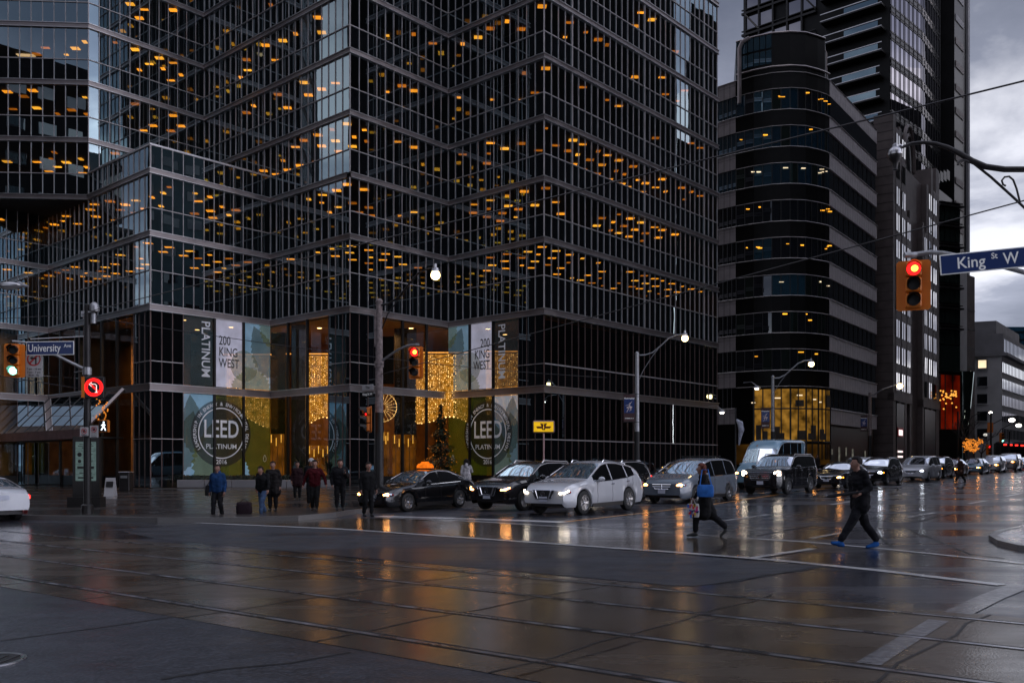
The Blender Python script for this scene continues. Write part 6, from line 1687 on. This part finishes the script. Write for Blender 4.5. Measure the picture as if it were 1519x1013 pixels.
mb.tube([(0, 0, pz(556)), (0, 0, pz(545))], .15, 10); mb.build('mast_arm', 'galvanised', t)
mb = MB(); q = at(140, 462, 31.9) - V(PL.x, PL.y, zl); mb.lathe([(.16, 0), (.17, .12), (.13, .26), (.05, .32)], 14, Matrix.Translation(q)); mb.lathe([(.09, -.42), (.09, -.08), (.06, -.04)], 10, Matrix.Translation(q + V(-.03, 0, 0)))
mb.box((.02, -.05, pz(463)), (.3, .06, .05)); mb.box((-.12, 0, pz(466)), (.16, .12, .2)); mb.build('camera_unit', 'galvanised', t)
traffic_light('yellow traffic light showing green above the left corner', at(21.5, 535, 31.0), R(12), 'green', 1.14, .66)
c_ = at(74.5, 516.5, 31.2)
t, F_ = flat_sign('street_sign', 'blue street sign for University Avenue on the left mast arm', 'street sign', c_, R(-6), 1.72, .47, 'sign_white')
mb = MB(F_); mb.box((0, 0, -.0), (1.67, .42, .006)); mb.build('blue_field', 'sign_blue', t)
mb = MB(F_); mb.text('University', .36, Matrix.Translation((-.80, -.11, .005)), 'LEFT', .004, .80); mb.text('Ave', .17, Matrix.Translation((.50, .02, .005)), 'LEFT', .002); mb.build('lettering', 'sign_white', t)
c_ = at(50.5, 540, 31.3)
t, F_ = flat_sign('traffic_sign', 'white no left turn sign with hours, hanging beside the green light', 'traffic sign', c_, 0, .58, .90, 'sign_grey')
no_ring(t, F_, .235, (0, .17))
mb = MB(F_); mb.box((.07, .1, .003), (.05, .22, .003)); mb.box((.0, .2, .003), (.14, .05, .003)); mb.poly([(-.14, .2, .004), (-.04, .13, .004), (-.04, .27, .004)]); mb.build('arrow', 'sign_black', t)
for s_, sz_, y_ in (('7 am - 10 am', .092, -.20), ('3 pm - 7 pm', .092, -.31), ('MON - FRI', .078, -.41)): mb = MB(F_); mb.text(s_, sz_, Matrix.Translation((0, y_, .003)), 'CENTER', .002); mb.build('lettering', 'sign_black', t)
c_ = at(139.5, 574.5, 31.6)
t = thing('lit_turn_sign', 'glowing red no left turn sign on the left pole', 'traffic sign', c_, R(4))
mb = MB(); mb.box((.0, .08, 0), (.66, .2, .74), bev=.02); mb.build('case', 'signal_black', t)
mb = MB(); mb.box((-.36, .1, 0), (.1, .3, .72)); mb.build('side_plate', 'signal_yellow', t)
mb = MB()
F_ = frame((0, -.026, 0), (1, 0, 0), (0, 0, 1)); n = 40
for r0, r1 in ((.205, .235), (.265, .315)):
    for i in range(n):
        a, b = 2 * math.pi * i / n, 2 * math.pi * (i + 1) / n
        mb.add([F_ @ V(q * math.cos(x), q * math.sin(x), 0) for q, x in ((r0, a), (r1, a), (r1, b), (r0, b))], [(0, 1, 2, 3)])
mb.add([F_ @ V(*p) for p in ((-.19, .15, .002), (-.15, .19, .002), (.19, -.15, .002), (.15, -.19, .002))], [(0, 3, 2, 1)])
mb.build('ring', 'red_lamp', t)
mb = MB(F_)
for pts in (((.09, -.16, 0), (.09, .07, 0), (.04, .11, 0), (-.08, .11, 0)), ((-.07, .17, 0), (-.15, .1, 0), (-.07, .03, 0)), ((.04, -.17, 0), (.13, -.17, 0))): mb.tube(pts, .014, 5)
mb.build('arrow', 'led_white', t)
c_ = at(153.5, 632, 31.8)
t = thing('pedestrian_signal', 'pedestrian signal with a white walking figure on the left pole', 'traffic light', c_, R(10))
mb = MB(); mb.box((0, .1, 0), (.34, .2, .42), bev=.02); mb.build('case', 'signal_yellow', t)
mb = MB(); mb.box((0, -.06, .2), (.36, .2, .02)); mb.box((.17, -.06, 0), (.02, .2, .4)); mb.build('visor', 'signal_yellow', t)
mb = MB(frame((0, -.012, 0), (1, 0, 0), (0, 0, 1))); mb.box((0, 0, 0), (.3, .37, .01)); mb.build('screen', 'signal_black', t)
mb = MB(frame((0, -.022, 0), (1, 0, 0), (0, 0, 1)))
mb.ell((.01, .13, 0), (.03, .035, .006), 10, 5)
for p, q, r_ in (((.0, .08, 0), (.0, -.02, 0), .03), ((0, -.02, 0), (-.07, -.14, 0), .018), ((0, -.02, 0), (.05, -.08, 0), .018), ((.05, -.08, 0), (.07, -.15, 0), .016), ((0, .07, 0), (-.07, .02, 0), .013), ((0, .07, 0), (.07, .03, 0), .013)): mb.tube([p, q], r_, 6)
mb.build('walking_figure', 'walk_lamp', t)
for px, py, w_, h, lab in ((125, 640, .30, .30, 'small square no stopping sign on the left pole'), (139.5, 640, .30, .42, 'taller no parking sign with lettering on the right side of the left pole')):
    t, F_ = flat_sign('parking_sign', lab, 'traffic sign', at(px, py, 31.75), 0, w_, h, 'sign_grey', 'small signs on the left pole')
    no_ring(t, F_, .10, (0, h / 2 - .135), slant=-1)
    mb = MB(F_); mb.lathe([(.055, 0), (.055, .002)], 14, Matrix.Translation((0, h / 2 - .135, 0)))
    if h > .4:
        for k, s_ in enumerate(('7am-9am', '4pm-6pm')): mb.text(s_, .05, Matrix.Translation((0, -.06 - k * .065, .003)), 'CENTER')
        mb.box((0, -.18, .003), (.2, .02, .003))
    else: mb.box((0, -.11, .003), (.2, .025, .003))
    mb.build('marks', 'sign_black', t)
# --- information kiosk and a sandwich board near the entrance
c_ = at(127.5, 725, 36); zk = gz(c_.x, c_.y) + .15
t = thing('directory_sign', 'tall lit directory board with black logos behind the left pole', 'sign', (c_.x, c_.y, zk))
hk = at(0, 655, 36).z - zk; hb_ = at(0, 713, 36).z - zk
mb = MB(); mb.box((0, .1, (hk + .2) / 2), (1.05, .2, hk + .2)); mb.box((0, .05, .2), (1.3, .5, .4)); mb.build('case', 'dark_frame', t)
mb = MB(); mb.box((0, -.01, (hk + hb_) / 2), (.80, .03, hk - hb_)); mb.build('face', 'kiosk_face', t)
mb = MB(frame((0, -.028, 0), (1, 0, 0), (0, 0, 1)))
H_ = hk - hb_
for k, (w_, hh) in enumerate(((.5, .03), (.62, .03), (.3, .05))): mb.box((0, hk - .1 - k * .07, 0), (w_, hh * .7, .003))
for k, yk in enumerate((.33, .50, .66, .80, .92)):
    mb.box((0, hk - H_ * (yk - .09), 0), (.74, .008, .003))
    if k in (0, 1): mb.lathe([(.085 - .02 * k, 0), (.085 - .02 * k, .003)], 16, Matrix.Translation((-.24, hk - H_ * yk, 0))); mb.box((.1, hk - H_ * yk + .02, 0), (.36, .022, .003)); mb.box((.1, hk - H_ * yk - .03, 0), (.3, .016, .003))
    else: mb.box((0, hk - H_ * yk, 0), ((.66, .5, .6)[k - 2], (.09, .03, .06)[k - 2], .003)); mb.box((.05, hk - H_ * yk - .08, 0), (.4, .014, .003))
mb.build('printing', 'sign_black', t)
c_ = at(164, 726, 47)
t = thing('sandwich_board', 'small pale sandwich board on the plaza near the entrance doors', 'sign', (c_.x, c_.y, gz(c_.x, c_.y) + .15))
mb = MB(); mb.prism([(-.25, 0), (.25, 0), (0, .95)], -.25, .25, frame((0, 0, 0), (0, 1, 0), (0, 0, 1))); mb.build('board', 'sign_grey', t)
mb = MB(); M2 = frame((.0, -.14, .5), (1, 0, 0), (0, .26, .96)); mb.box((0, .12, .01), (.36, .3, .01), M2); mb.build('panel', 'sign_black', t)
c_ = at(187, 725, 55)
t = thing('litter_bin', 'square metal litter bin by the corner pier of the tower', 'bin', (c_.x, c_.y, gz(c_.x, c_.y) + .15))
mb = MB(); mb.box((0, 0, .55), (.62, .62, 1.1), bev=.04); mb.build('body', 'dark_iron', t); mb = MB(); mb.box((0, -.315, .85), (.4, .02, .16)); mb.box((0, 0, 1.13), (.68, .68, .06), bev=.02); mb.build('lid', 'galvanised', t)
# --- sloping glass canopy over the tower entrance
c0 = T(-2 * GB, 2 * GB + 3.4, 0); n_ = A_ * -1
t = thing('entrance_canopy', 'dark sloping glass canopy with a pale red fascia over the tower entrance', 'canopy', c0)
MT = Matrix.Translation(-c0)
LB_ = 16.0
mb = MB(MT)
ev = lambda b: c0 + n_ * 2.95 + B_ * b + V(0, 0, 3.85); rg = lambda b: c0 + n_ * .2 + B_ * b + V(0, 0, 6.75)
mb.quad(ev(0), ev(LB_), rg(LB_), rg(0)); mb.build('glazing', 'canopy_glass', t)
mb = MB(MT)
mb.tube([ev(-.05) + V(0, 0, .05), rg(-.05) + V(0, 0, .05)], .14, 4); 
mb.build('end_rafter', 'bronze_metal', t)
mb = MB(MT)
for k in range(1, 9): mb.tube([ev(k * 2) + V(0, 0, .0), rg(k * 2)], .04, 4)
mb.build('rafters', 'dark_frame', t)
mb = MB(MT); mb.box((0, 0, 0), (LB_, .14, .62), frame(c0 + n_ * 3.02 + B_ * (LB_ / 2) + V(0, 0, 3.72), B_, A_)); mb.build('fascia', mat('rose_metal', (.40, .25, .24), .35, .6).name, t)
mb = MB(MT); mb.box((0, 0, 0), (LB_, 2.8, .1), frame(c0 + n_ * 1.6 + B_ * (LB_ / 2) + V(0, 0, 3.5), B_, A_)); mb.build('soffit', 'black_panel', t)
mb = MB(MT); mb.box((0, 0, 0), (.18, .18, 3.5), frame(c0 + n_ * 2.8 + B_ * .2 + V(0, 0, 1.75), B_, A_)); mb.build('post', 'rose_metal', t)
mb = MB(MT); q = T(-2 * GB, 2 * GB + 7.5) + n_ * .1; mb.box((0, 0, 0), (1.3, .06, 2.3), frame(q + V(0, 0, 1.6), B_, A_)); mb.build('lit_doorway', glow('doorway_glow', (.9, .6, .08), .10, .6, 1).name, t)
for px, py, lab in ((143, 588, 'looped amber light ornament above the canopy edge'), (150, 618, 'lower amber light ornament beside the canopy'), (155, 610, 'thin upright amber light ornament near the canopy')):
    p = at(px, py, 57); t = thing('light_ornament', lab, 'light ornament', p, 0, 'amber ornaments at the entrance')
    mb = MB(); rr = random.Random(px); pts = [V(math.cos(a * .75 + px) * .34 * (.5 + a / 12) * (.35 if px == 155 else 1), 0, -.55 + a * .1) for a in range(12)]
    for q in pts: mb.ell(q, (.05, .04, .05), 6, 4)
    mb.m = 1; mb.tube(pts, .012, 4); mb.build('bulb_string', ['tree_light', 'dark_frame'], t)

# --- centre pole with lamp, signal arm and signs
YM = 33.6; PM = at(562.5, 690, YM); zm = gz(PM.x, PM.y) + .15
t = thing('lamp_post', 'weathered concrete lamp post at the kerb with a glowing globe above the taxi', 'lamp post', (PM.x, PM.y, zm), 0, 'street lamps with a glowing globe')
rel = lambda x, y, Y: at(x, y, Y) - V(PM.x, PM.y, zm)
mb = MB(); mb.tube([(0, 0, 0), (0, 0, rel(0, 612, YM).z)], .17, 12); mb.lathe([(.3, 0), (.28, .3), (.18, .4)], 12); mb.build('base', 'black_pole', t)
mb = MB(); mb.tube([(0, 0, rel(0, 612, YM).z), (0, 0, rel(0, 449, YM).z)], [.15, .115], 14); mb.lathe([(.13, 0), (.14, .06), (.08, .14)], 12, Matrix.Translation((0, 0, rel(0, 449, YM).z)))
for z in (545, 540): mb.lathe([(.17, 0), (.17, .1)], 12, Matrix.Translation((0, 0, rel(0, z, YM).z)))
mb.box((-.13, 0, rel(0, 490, YM).z), (.08, .1, 1.2)); mb.build('shaft', 'weathered_pole', t)
def lamp_head(t, p, m='globe', r_=.17):
    mb = MB(); mb.lathe([(.05, .16), (.12, .13), (.15, .02), (r_ * .98, .0), (.02, -.01)][::-1], 16, Matrix.Translation(p + V(0, 0, .12))); mb.tube([p + V(0, 0, .25), p + V(0, 0, .4)], .05, 8); h_ = mb.build('lamp_cap', 'lamp_metal', t)
    mb = MB(); mb.ell(p, (r_, r_, r_ * .98), 16, 10); mb.build('globe', m, h_)
mb = MB(); A1 = [rel(x, y, Y) for x, y, Y in ((563, 453, 33.6), (576, 451, 33.4), (592, 440, 33.1), (606, 422, 32.8), (620, 406, 32.5), (634, 399, 32.3), (646, 397.5, 32.2))]
mb.tube(A1, .035, 8); mb.tube([rel(565, 492, 33.6), rel(575, 466, 33.4), rel(600, 432, 33.0), rel(612, 415, 32.7)], .022, 6); mb.build('bracket_arm', 'dark_iron', t)
lamp_head(t, rel(646, 408.5, 32.2), r_=.165)
mb = MB(); mb.tube([rel(564, 537, 33.6), rel(578, 527, 33.4), rel(590, 519, 33.2), rel(604, 513, 33.0), rel(619, 510.5, 32.8)], .045, 8); mb.box(tuple(rel(619, 511, 32.8)), (.14, .1, .08)); mb.build('signal_arm', 'galvanised', t)
traffic_light('yellow traffic light showing red on the centre post arm', at(617, 538, 32.8), R(-14), 'red', 1.16, .54)
c_ = at(549, 622, 33.3)
traffic_light('side-on traffic light with a red lamp low on the centre post', c_, R(-72), 'red', .95, .52)
c_ = at(545.5, 574.5, 33.2)
t, F_ = flat_sign('street_sign', 'small pale sign for King Street at the centre post, seen edge on', 'street sign', c_, R(-35), .56, .2, 'sign_grey', None)
mb = MB(F_); mb.text('The', .13, Matrix.Translation((0, -.045, .003)), 'CENTER', .004); mb.build('lettering', 'sign_black', t)
t, F_ = flat_sign('street_sign', 'dark lower street sign with white lettering at the centre post', 'street sign', at(545.5, 584.5, 33.2), R(-35), .56, .18, 'sign_black', None)
mb = MB(F_); mb.text('King St W', .115, Matrix.Translation((0, -.04, .003)), 'CENTER', .003); mb.build('lettering', 'sign_white', t)

# --- further lamp posts with banners
def ballet_banner(label, loc, yaw, h=1.35, w_=.62):
    t = thing('banner', label, 'banner', loc, yaw, 'ballet banners on lamp posts')
    mb = MB(); mb.box((0, 0, 0), (w_, .015, h)); mb.build('cloth', mat('banner_cloth', (.05, .018, .02), .6).name if 'banner_cloth' not in MAT else 'banner_cloth', t)
    F_ = frame((0, -.0095, 0), (1, 0, 0), (0, 0, 1))
    mb = MB(F_); mb.box((0, .12, 0), (w_ * .9, h * .55, .003)); mb.build('blue_field', 'sign_blue', t)
    for s_, sz_, y_ in (('Nutcracker', .2, .33), ('DECEMBER 10 - 31', .095, -.40)): mb = MB(F_); mb.text(s_, w_ * sz_, Matrix.Translation((0, h * y_, .004)), 'CENTER', .003); mb.build('lettering', 'sign_white', t)
    mb = MB(F_)
    k = w_ / .62
    for p, q, r0, r1 in (((.02, .2), (.0, .08), .03, .03), ((.02, .2), (.15, .36), .016, .01), ((.0, .19), (-.2, .12), .016, .01), ((.0, .05), (-.14, -.22), .03, .012), ((.02, .05), (.1, -.1), .03, .018), ((.1, -.1), (-.02, -.16), .018, .01)): mb.tube([(p[0] * k, p[1] * k, .006), (q[0] * k, q[1] * k, .006)], [r0, r1], 6)
    mb.ell((.03 * k, .25 * k, .006), (.03, .035, .006), 8, 5); mb.poly([(x * k, y * k, .008) for x, y in ((-.15, .03), (-.05, .1), (.06, .1), (.17, .06), (.14, .0), (.0, -.02), (-.13, -.02))]); mb.build('dancer', mat('pale_pink', (.6, .5, .5), .6).name if 'pale_pink' not in MAT else 'pale_pink', t)
    mb = MB(); mb.box((w_ * .2, 0, h / 2 + .03), (w_ * 1.5, .03, .03)); mb.box((w_ * .2, 0, -h / 2 - .03), (w_ * 1.5, .03, .03)); mb.build('bracket', 'dark_iron', t)
def lamp_post(label, px, ytop, Y, arm, globe, Yg, dark, r_=.12, m='globe', gr=.19, lower=None):
    P = at(px, 690, Y); z = gz(P.x, P.y) + .15
    t = thing('lamp_post', label, 'lamp post', (P.x, P.y, z), 0, 'street lamps with a glowing globe'); rl = lambda x, y, YY: at(x, y, YY) - V(P.x, P.y, z)
    mb = MB(); mb.tube([(0, 0, 0), (0, 0, rl(0, dark, Y).z)], r_ * 1.1, 10); mb.build('base', 'black_pole', t)
    mb = MB(); mb.tube([(0, 0, rl(0, dark, Y).z), (0, 0, rl(0, ytop, Y).z)], [r_ * 1.05, r_ * .8], 12); mb.lathe([(r_ * .9, 0), (r_ * .9, .08), (.03, .16)], 10, Matrix.Translation((0, 0, rl(0, ytop, Y).z))); mb.build('shaft', 'galvanised' if r_ < .16 else 'weathered_pole', t)
    mb = MB(); n = len(arm); mb.tube([rl(x, y, Y + (Yg - Y) * i / (n - 1)) for i, (x, y) in enumerate(arm)], .032 * Y / 40, 7)
    if lower: mb.tube([rl(x, y, Y + (Yg - Y) * .6 * i / (len(lower) - 1)) for i, (x, y) in enumerate(lower)], .018 * Y / 40, 5)
    mb.build('bracket_arm', 'galvanised', t); lamp_head(t, rl(globe[0], globe[1], Yg), m, gr)
    return t
lamp_post('grey lamp post against the long side of the glass tower, globe lit', 945, 526, 48, ((945, 527), (957, 526.5), (968, 523), (980, 513), (992, 502), (1004, 497), (1016, 496)), (1016, 502), 47, 640, .13, gr=.17, lower=((946, 567), (955, 548), (968, 528), (976, 518)))
ballet_banner('ballet banner on the lamp post in front of the glass tower', at(933.5, 605, 47.8), 0, 1.40, .60)
lamp_post('lamp post in front of the golden windows of the corner building', 1146.5, 560, 66, ((1146, 561), (1156, 560.5), (1165, 556), (1175, 547), (1184, 539), (1193, 535), (1202, 534.5)), (1203.5, 540), 65, 640, .14, gr=.2, lower=((1149, 580), (1158, 566), (1168, 553)))
ballet_banner('ballet banner in front of the golden windows', at(1135.5, 620, 65.8), 0, 1.40, .62)
lamp_post('lamp post with a dark banner in front of the grey panel bands', 1290.5, 584, 86, ((1290, 586), (1297, 585), (1303, 581), (1310, 577)), (1335, 572.5), 85, 646, .16, gr=.26, lower=((1310, 577), (1322, 573), (1335, 569)))
ballet_banner('dark ballet banner in front of the grey panel bands', at(1281.5, 628, 85.8), 0, 1.4, .62)
for px, py, Y, lab in ((1122.5, 576.5, 64, 'small shaded lamp glowing left of the golden windows'), (1071, 612, 62, 'small white lamp at the end of the glass tower')):
    p = at(px, py, Y); t = thing('wall_lamp', lab, 'lamp', p, 0, 'small shaded lamps')
    mb = MB(); mb.ell((0, 0, 0), (.15, .13, .09), 12, 6); mb.build('bulb', 'globe_white', t); mb = MB(); mb.lathe([(.28, .02), (.24, .14), (.06, .22)], 12); mb.tube([(0, 0, .2), (-.3, .3, .5), (-.7, .9, .5)], .03, 5); mb.build('shade', 'lamp_metal', t)
# transit sign
c_ = at(806.5, 633, 53); zt_ = gz(c_.x, c_.y) + .15
t = thing('transit_sign', 'glowing yellow transit sign with a dark red winged emblem on a pole', 'sign', (c_.x, c_.y, zt_), R(-4))
hz = c_.z - zt_
mb = MB(); mb.box((0, 0, hz), (1.28, .3, .72), bev=.07); mb.tube([(0, 0, 0), (0, 0, hz - .3)], .055, 8); mb.build('case', 'rose_metal', t)
mb = MB(); mb.box((0, -.155, hz), (1.14, .02, .58), bev=.008); mb.build('face', 'transit_yellow', t)
mb = MB(frame((0, -.168, hz), (1, 0, 0), (0, 0, 1)))
mb.poly([(-.2, .2, 0), (.2, .2, 0), (.12, .02, 0), (.44, .02, 0), (.36, -.1, 0), (.1, -.1, 0), (.07, -.19, 0), (-.07, -.19, 0), (-.1, -.1, 0), (-.36, -.1, 0), (-.44, .02, 0), (-.12, .02, 0)]); mb.build('emblem', 'transit_red', t)
mb = MB(frame((0, -.17, hz), (1, 0, 0), (0, 0, 1))); mb.box((0, .1, 0), (.03, .14, .002)); mb.box((0, .17, 0), (.2, .02, .002)); mb.box((0, -.05, 0), (.05, .16, .002)); mb.build('emblem_lines', 'transit_yellow', t)
# pale flag-like sculpture at the side street
c_ = at(1095, 690, 62)
t = thing('flag', 'furled pale flag hanging from a dark pole beside the corner building', 'flag', (c_.x, c_.y, gz(c_.x, c_.y) + .15))
mb = MB(); mb.tube([(-.15, .1, 0), (-.15, .1, 4.9)], .05, 8); mb.build('pole', 'black_pole', t)
mb = MB(); mb.smooth = True; z1 = at(0, 622, 62).z - t.location.z
pts = [(-.12, 0, z1), (.12, -.05, z1 - .25), (.2, -.08, z1 - .7), (.12, -.02, z1 - 1.2), (.06, 0, z1 - 1.75)]
mb.tube(pts, [.06, .2, .2, .12, .05], 10); mb.build('cloth', mat('flag_cloth', (.4, .42, .5), .8, var=.4, vs=6).name, t)

# --- right foreground: ornamental lamp arm, signal and sign on a pole just outside the frame
PR = V(13.35, 20.0, gz(13.35, 20.0) + .14)
t = thing('signal_pole', 'ornamental pole at the right with a curved lamp arm and a signal arm', 'pole', PR)
rl = lambda x, y, Y: at(x, y, Y) - PR
mb = MB(); mb.tube([(0, 0, 0), (0, 0, 8.6)], [.16, .1], 12); mb.lathe([(.3, 0), (.28, .5), (.17, .7)], 12); mb.build('shaft', 'dark_iron', t)
mb = MB(); zz = rl(1519, 252, 20.2).z
mb.tube([rl(x, y, Y) for x, y, Y in ((1337, 219, 21), (1352, 213.5, 21), (1370, 211.5, 20.9), (1388, 213.5, 20.8), (1406, 219, 20.7), (1424, 228, 20.6), (1442, 239, 20.5), (1462, 247.5, 20.4), (1490, 251.5, 20.3), (1519, 251.5, 20.2), (1560, 245, 20.1), (1640, 233, 20.0))], [.035, .04, .042, .045, .05, .06, .065, .065, .065, .065, .065, .065], 10)
mb.tube([rl(x, y, Y) for x, y, Y in ((1436, 236, 20.5), (1470, 263, 20.4), (1500, 290, 20.3), (1530, 318, 20.2), (1640, 420, 20))], .03, 8)
sc = [rl(1424 + 6 - 9 * math.cos(a), 245 - 7 * math.sin(a), 20.5) for a in (0, .5, 1.0, 1.5, 2.0, 2.5)]; mb.tube(sc, .03, 7)
sc = [rl(1494 + (9 + a * .6) * math.cos(a * .62 + 2.4), 271 - (8 + a * .7) * math.sin(a * .62 + 2.4), 20.3) for a in range(0, 7)] ; mb.tube([rl(1492, 276, 20.3), rl(1488, 274, 20.3), rl(1486, 268, 20.3), rl(1490, 263, 20.3), rl(1497, 262, 20.3), rl(1503, 267, 20.3), rl(1508, 280, 20.3), rl(1513, 300, 20.3)], .022, 7)
mb.build('lamp_arm', 'dark_iron', t)
h0 = rl(1328, 229, 21)
mb = MB(); mb.lathe([(.02, .25), (.06, .22), (.07, .16), (.14, .1), (.165, .02), (.15, -.04)][::-1], 18, Matrix.Translation(h0)); mb.tube([h0 + V(.02, 0, .16), h0 + V(.1, 0, .2), h0 + V(.15, 0, .17)], .04, 7); mb.build('lamp_cap', 'lamp_metal', t)
mb = MB(); mb.lathe([(.16, -.02), (.16, -.06), (.1, -.15), (.07, -.2), (.05, -.32), (.07, -.36)][::-1], 18, Matrix.Translation(h0)); mb.build('lamp_fitting', 'dark_iron', t)
mb = MB(); mb.tube([rl(x, y, Y) for x, y, Y in ((1349, 378, 21), (1362, 377, 21), (1380, 374.5, 20.9), (1400, 376, 20.8), (1420, 380, 20.7), (1470, 391, 20.4), (1519, 404, 20.2), (1640, 437, 20.0))], .055, 9); mb.lathe([(.07, -.14), (.07, .14)], 10, Matrix.Translation(rl(1350, 378.5, 21)) @ Matrix.Rotation(R(90), 4, 'Y')); mb.build('signal_arm', 'galvanised', t)
traffic_light('large yellow traffic light glowing red at the upper right', at(1355, 423.5, 20.9), R(-22), 'red', 1.14, .72)
c_ = at(1466, 386.5, 20.2)
t, F_ = flat_sign('street_sign', 'blue street sign for King Street West at the upper right', 'street sign', c_, R(-14), 2.08, .47, 'sign_white')
t.rotation_euler = (0, R(-3.6), R(-12)); t.scale = (.96, .96, .96)
mb = MB(F_); mb.box((0, 0, 0), (2.02, .42, .006)); mb.build('blue_field', 'sign_blue', t)
mb = MB(F_); mb.text('King', .37, Matrix.Translation((-.68, -.12, .005)), 'LEFT', .004, .92); mb.text('St', .19, Matrix.Translation((.06, .03, .005)), 'LEFT', .003, .9); mb.text('W', .37, Matrix.Translation((.31, -.12, .005)), 'LEFT', .004, .85); mb.build('lettering', 'sign_white', t)

# --- overhead wires
def wire(label, pts, r_=.013, sag=.0):
    a, b = pts[0], pts[-1]; mb = MB(Matrix.Translation(-a)); n = 24
    mb.tube([a.lerp(b, i / n) - V(0, 0, sag * 4 * (i / n) * (1 - i / n)) for i in range(n + 1)], r_, 5)
    o = mb.build('overhead_wire', 'dark_iron'); o.location = a
    tag(o, label, 'wire', 'overhead wires of the streetcar line')
wire('upper overhead wire rising to the right edge above the street lamp arm', [at(132, 462, 32), at(1700, 76, 13)], .016)
wire('lower overhead wire rising to the right edge just above the street sign', [at(563, 556, 33.6), at(1700, 249, 16)], .015)
wire('thin wire crossing the left window graphics to the left corner pole', [at(131, 470, 32), at(900, 560, 52)], .014, .3)
wire('faint wire from the left edge to the glowing red sign', [at(-140, 535, 28), at(128, 578, 32)], .014)
wire('second faint wire dipping past the left mast arm', [at(-140, 480, 28), at(128, 466, 32)], .012)

# lamp head reaching in from the left edge
p = at(16, 424, 24)
t = thing('street_lamp', 'grey cobra-head street lamp reaching in from the left edge', 'lamp post', p)
mb = MB(); mb.ell((0, 0, 0), (.34, .15, .10), 18, 8); mb.tube([(.2, 0, .03), (.36, 0, .0), (.47, 0, -.02)], [.09, .05, .02], 8); mb.build('housing', 'lamp_metal', t)
mb = MB(); mb.ell((-.06, 0, -.045), (.2, .11, .07), 14, 6); mb.build('lens', 'sign_grey', t); mb = MB(); mb.tube([(-.25, 0, .03), (-1.2, 0, .05), (-3.4, .1, -.25)], .045, 8); mb.build('arm', 'dark_iron', t)

# --- far end of the avenue
def far_pole(label, px, ytop, Y, r_=.1):
    P = at(px, 690, Y); z = gz(P.x, P.y) + .12; t = thing('pole', label, 'pole', (P.x, P.y, z), 0, 'dark poles at the next crossing')
    mb = MB(); mb.tube([(0, 0, 0), (0, 0, at(0, ytop, Y).z - z)], r_, 7); mb.build('shaft', 'black_pole', t); return t
traffic_light('distant traffic light with its back to the camera, left of the pale stone block', at(1469, 634, 118), R(150), None, 1.3, .7, far=True)
traffic_light('distant traffic light showing green in front of the pale stone block', at(1486, 649, 118), R(10), 'green', 1.25, .7, far=True)
traffic_light('distant traffic light showing red above the car queue', at(1466, 667, 112), R(20), 'red', 1.3, .7, far=True)
far_pole('pole carrying the distant signals', 1470, 612, 118, .12); far_pole('slim pole left of the distant signals', 1421, 610, 104); far_pole('pole near the right edge at the next crossing', 1497, 640, 120)
for px, py, Y, lab in ((1501, 623, 120, 'upper of two white street lamps at the far right'), (1511, 631, 132, 'lower of two white street lamps at the far right'), (1469.5, 612, 125, 'small dim white lamp beside the stone block corner')):
    p = at(px, py, Y); t = thing('street_lamp', lab, 'lamp post', p, 0, 'distant street lamps')
    mb = MB(); mb.ell((0, 0, 0), (.42 if py > 615 else .2, .3, .26 if py > 615 else .16), 10, 6); mb.build('globe', 'globe_white', t); mb = MB(); mb.tube([(0, 0, .22), (-1.2, 0, .15), (-2.4, .2, -.5), (-3, .3, -1.4)], .06, 5); mb.build('arm', 'dark_iron', t)
def bare_tree(label, px, Y, h, lights, seed):
    P = at(px, 690, Y); rr = random.Random(seed); t = thing('tree', label, 'tree', (P.x, P.y, gz(P.x, P.y) + .1), 0, 'bare street trees at the far end')
    tr = MB(); tw = MB(); lt = MB()
    def br(p, d, ln, r_, k):
        q = p + d * ln; (tr if k > 2 else tw).tube([p, p.lerp(q, .5) + V(rr.gauss(0, .04), rr.gauss(0, .04), 0) * ln, q], [r_, r_ * .8, r_ * .6], 5, False)
        if lights and k < 3:
            for i in range(4): lt.ell(p.lerp(q, rr.random()) + V(rr.gauss(0, .08), -.05, rr.gauss(0, .08)), (.06, .06, .06), 5, 3)
        if k: 
            for i in range(3 if k > 1 else 2):
                nd = (d + V(rr.gauss(0, .55), rr.gauss(0, .55), rr.gauss(.1, .3))).normalized(); br(q, nd, ln * rr.uniform(.6, .85), r_ * .6, k - 1)
    br(V(0, 0, 0), V(0, 0, 1), h * .3, h * .022, 4)
    tr.build('trunk', 'twig', t); tw.build('branches', 'twig', t)
    if lights: tag(lt.build('light_string', 'tree_light', t), kind='stuff')
bare_tree('small tree wrapped in orange lights above the far car queue', 1446, 108, 3.9, True, 4)
bare_tree('bare dark tree left of the orange lit tree', 1432, 112, 7.0, False, 6)
bare_tree('bare dark tree right of the orange lit tree', 1456, 116, 6.0, False, 8)
p = at(1512, 672, 128); t = thing('streetcar', 'dark streetcar with a row of red lights at the far right', 'streetcar', (p.x + 4, p.y + 2, gz(p.x, p.y)))
mb = MB(); mb.box((0, 0, 2.0), (12, 2.6, 3.2), bev=.3); mb.build('body', 'paint_dark', t); mb = MB()
for k in range(9): mb.box((-5.6 + k * .8, -1.32, 3.15 - k * .04), (.42, .06, .2))
mb.box((-6.02, -.4, 1.2), (.06, .3, .25)); mb.build('red_lights', 'tail_lamp', t); mb = MB(); mb.box((0, -1.31, 2.2), (10.5, .04, .9)); mb.build('windows', 'car_glass', t); mb = MB()
for k in (-4, 4): mb.box((k, 0, .3), (2, 2.2, .6))
mb.build('bogies', 'black_trim', t)
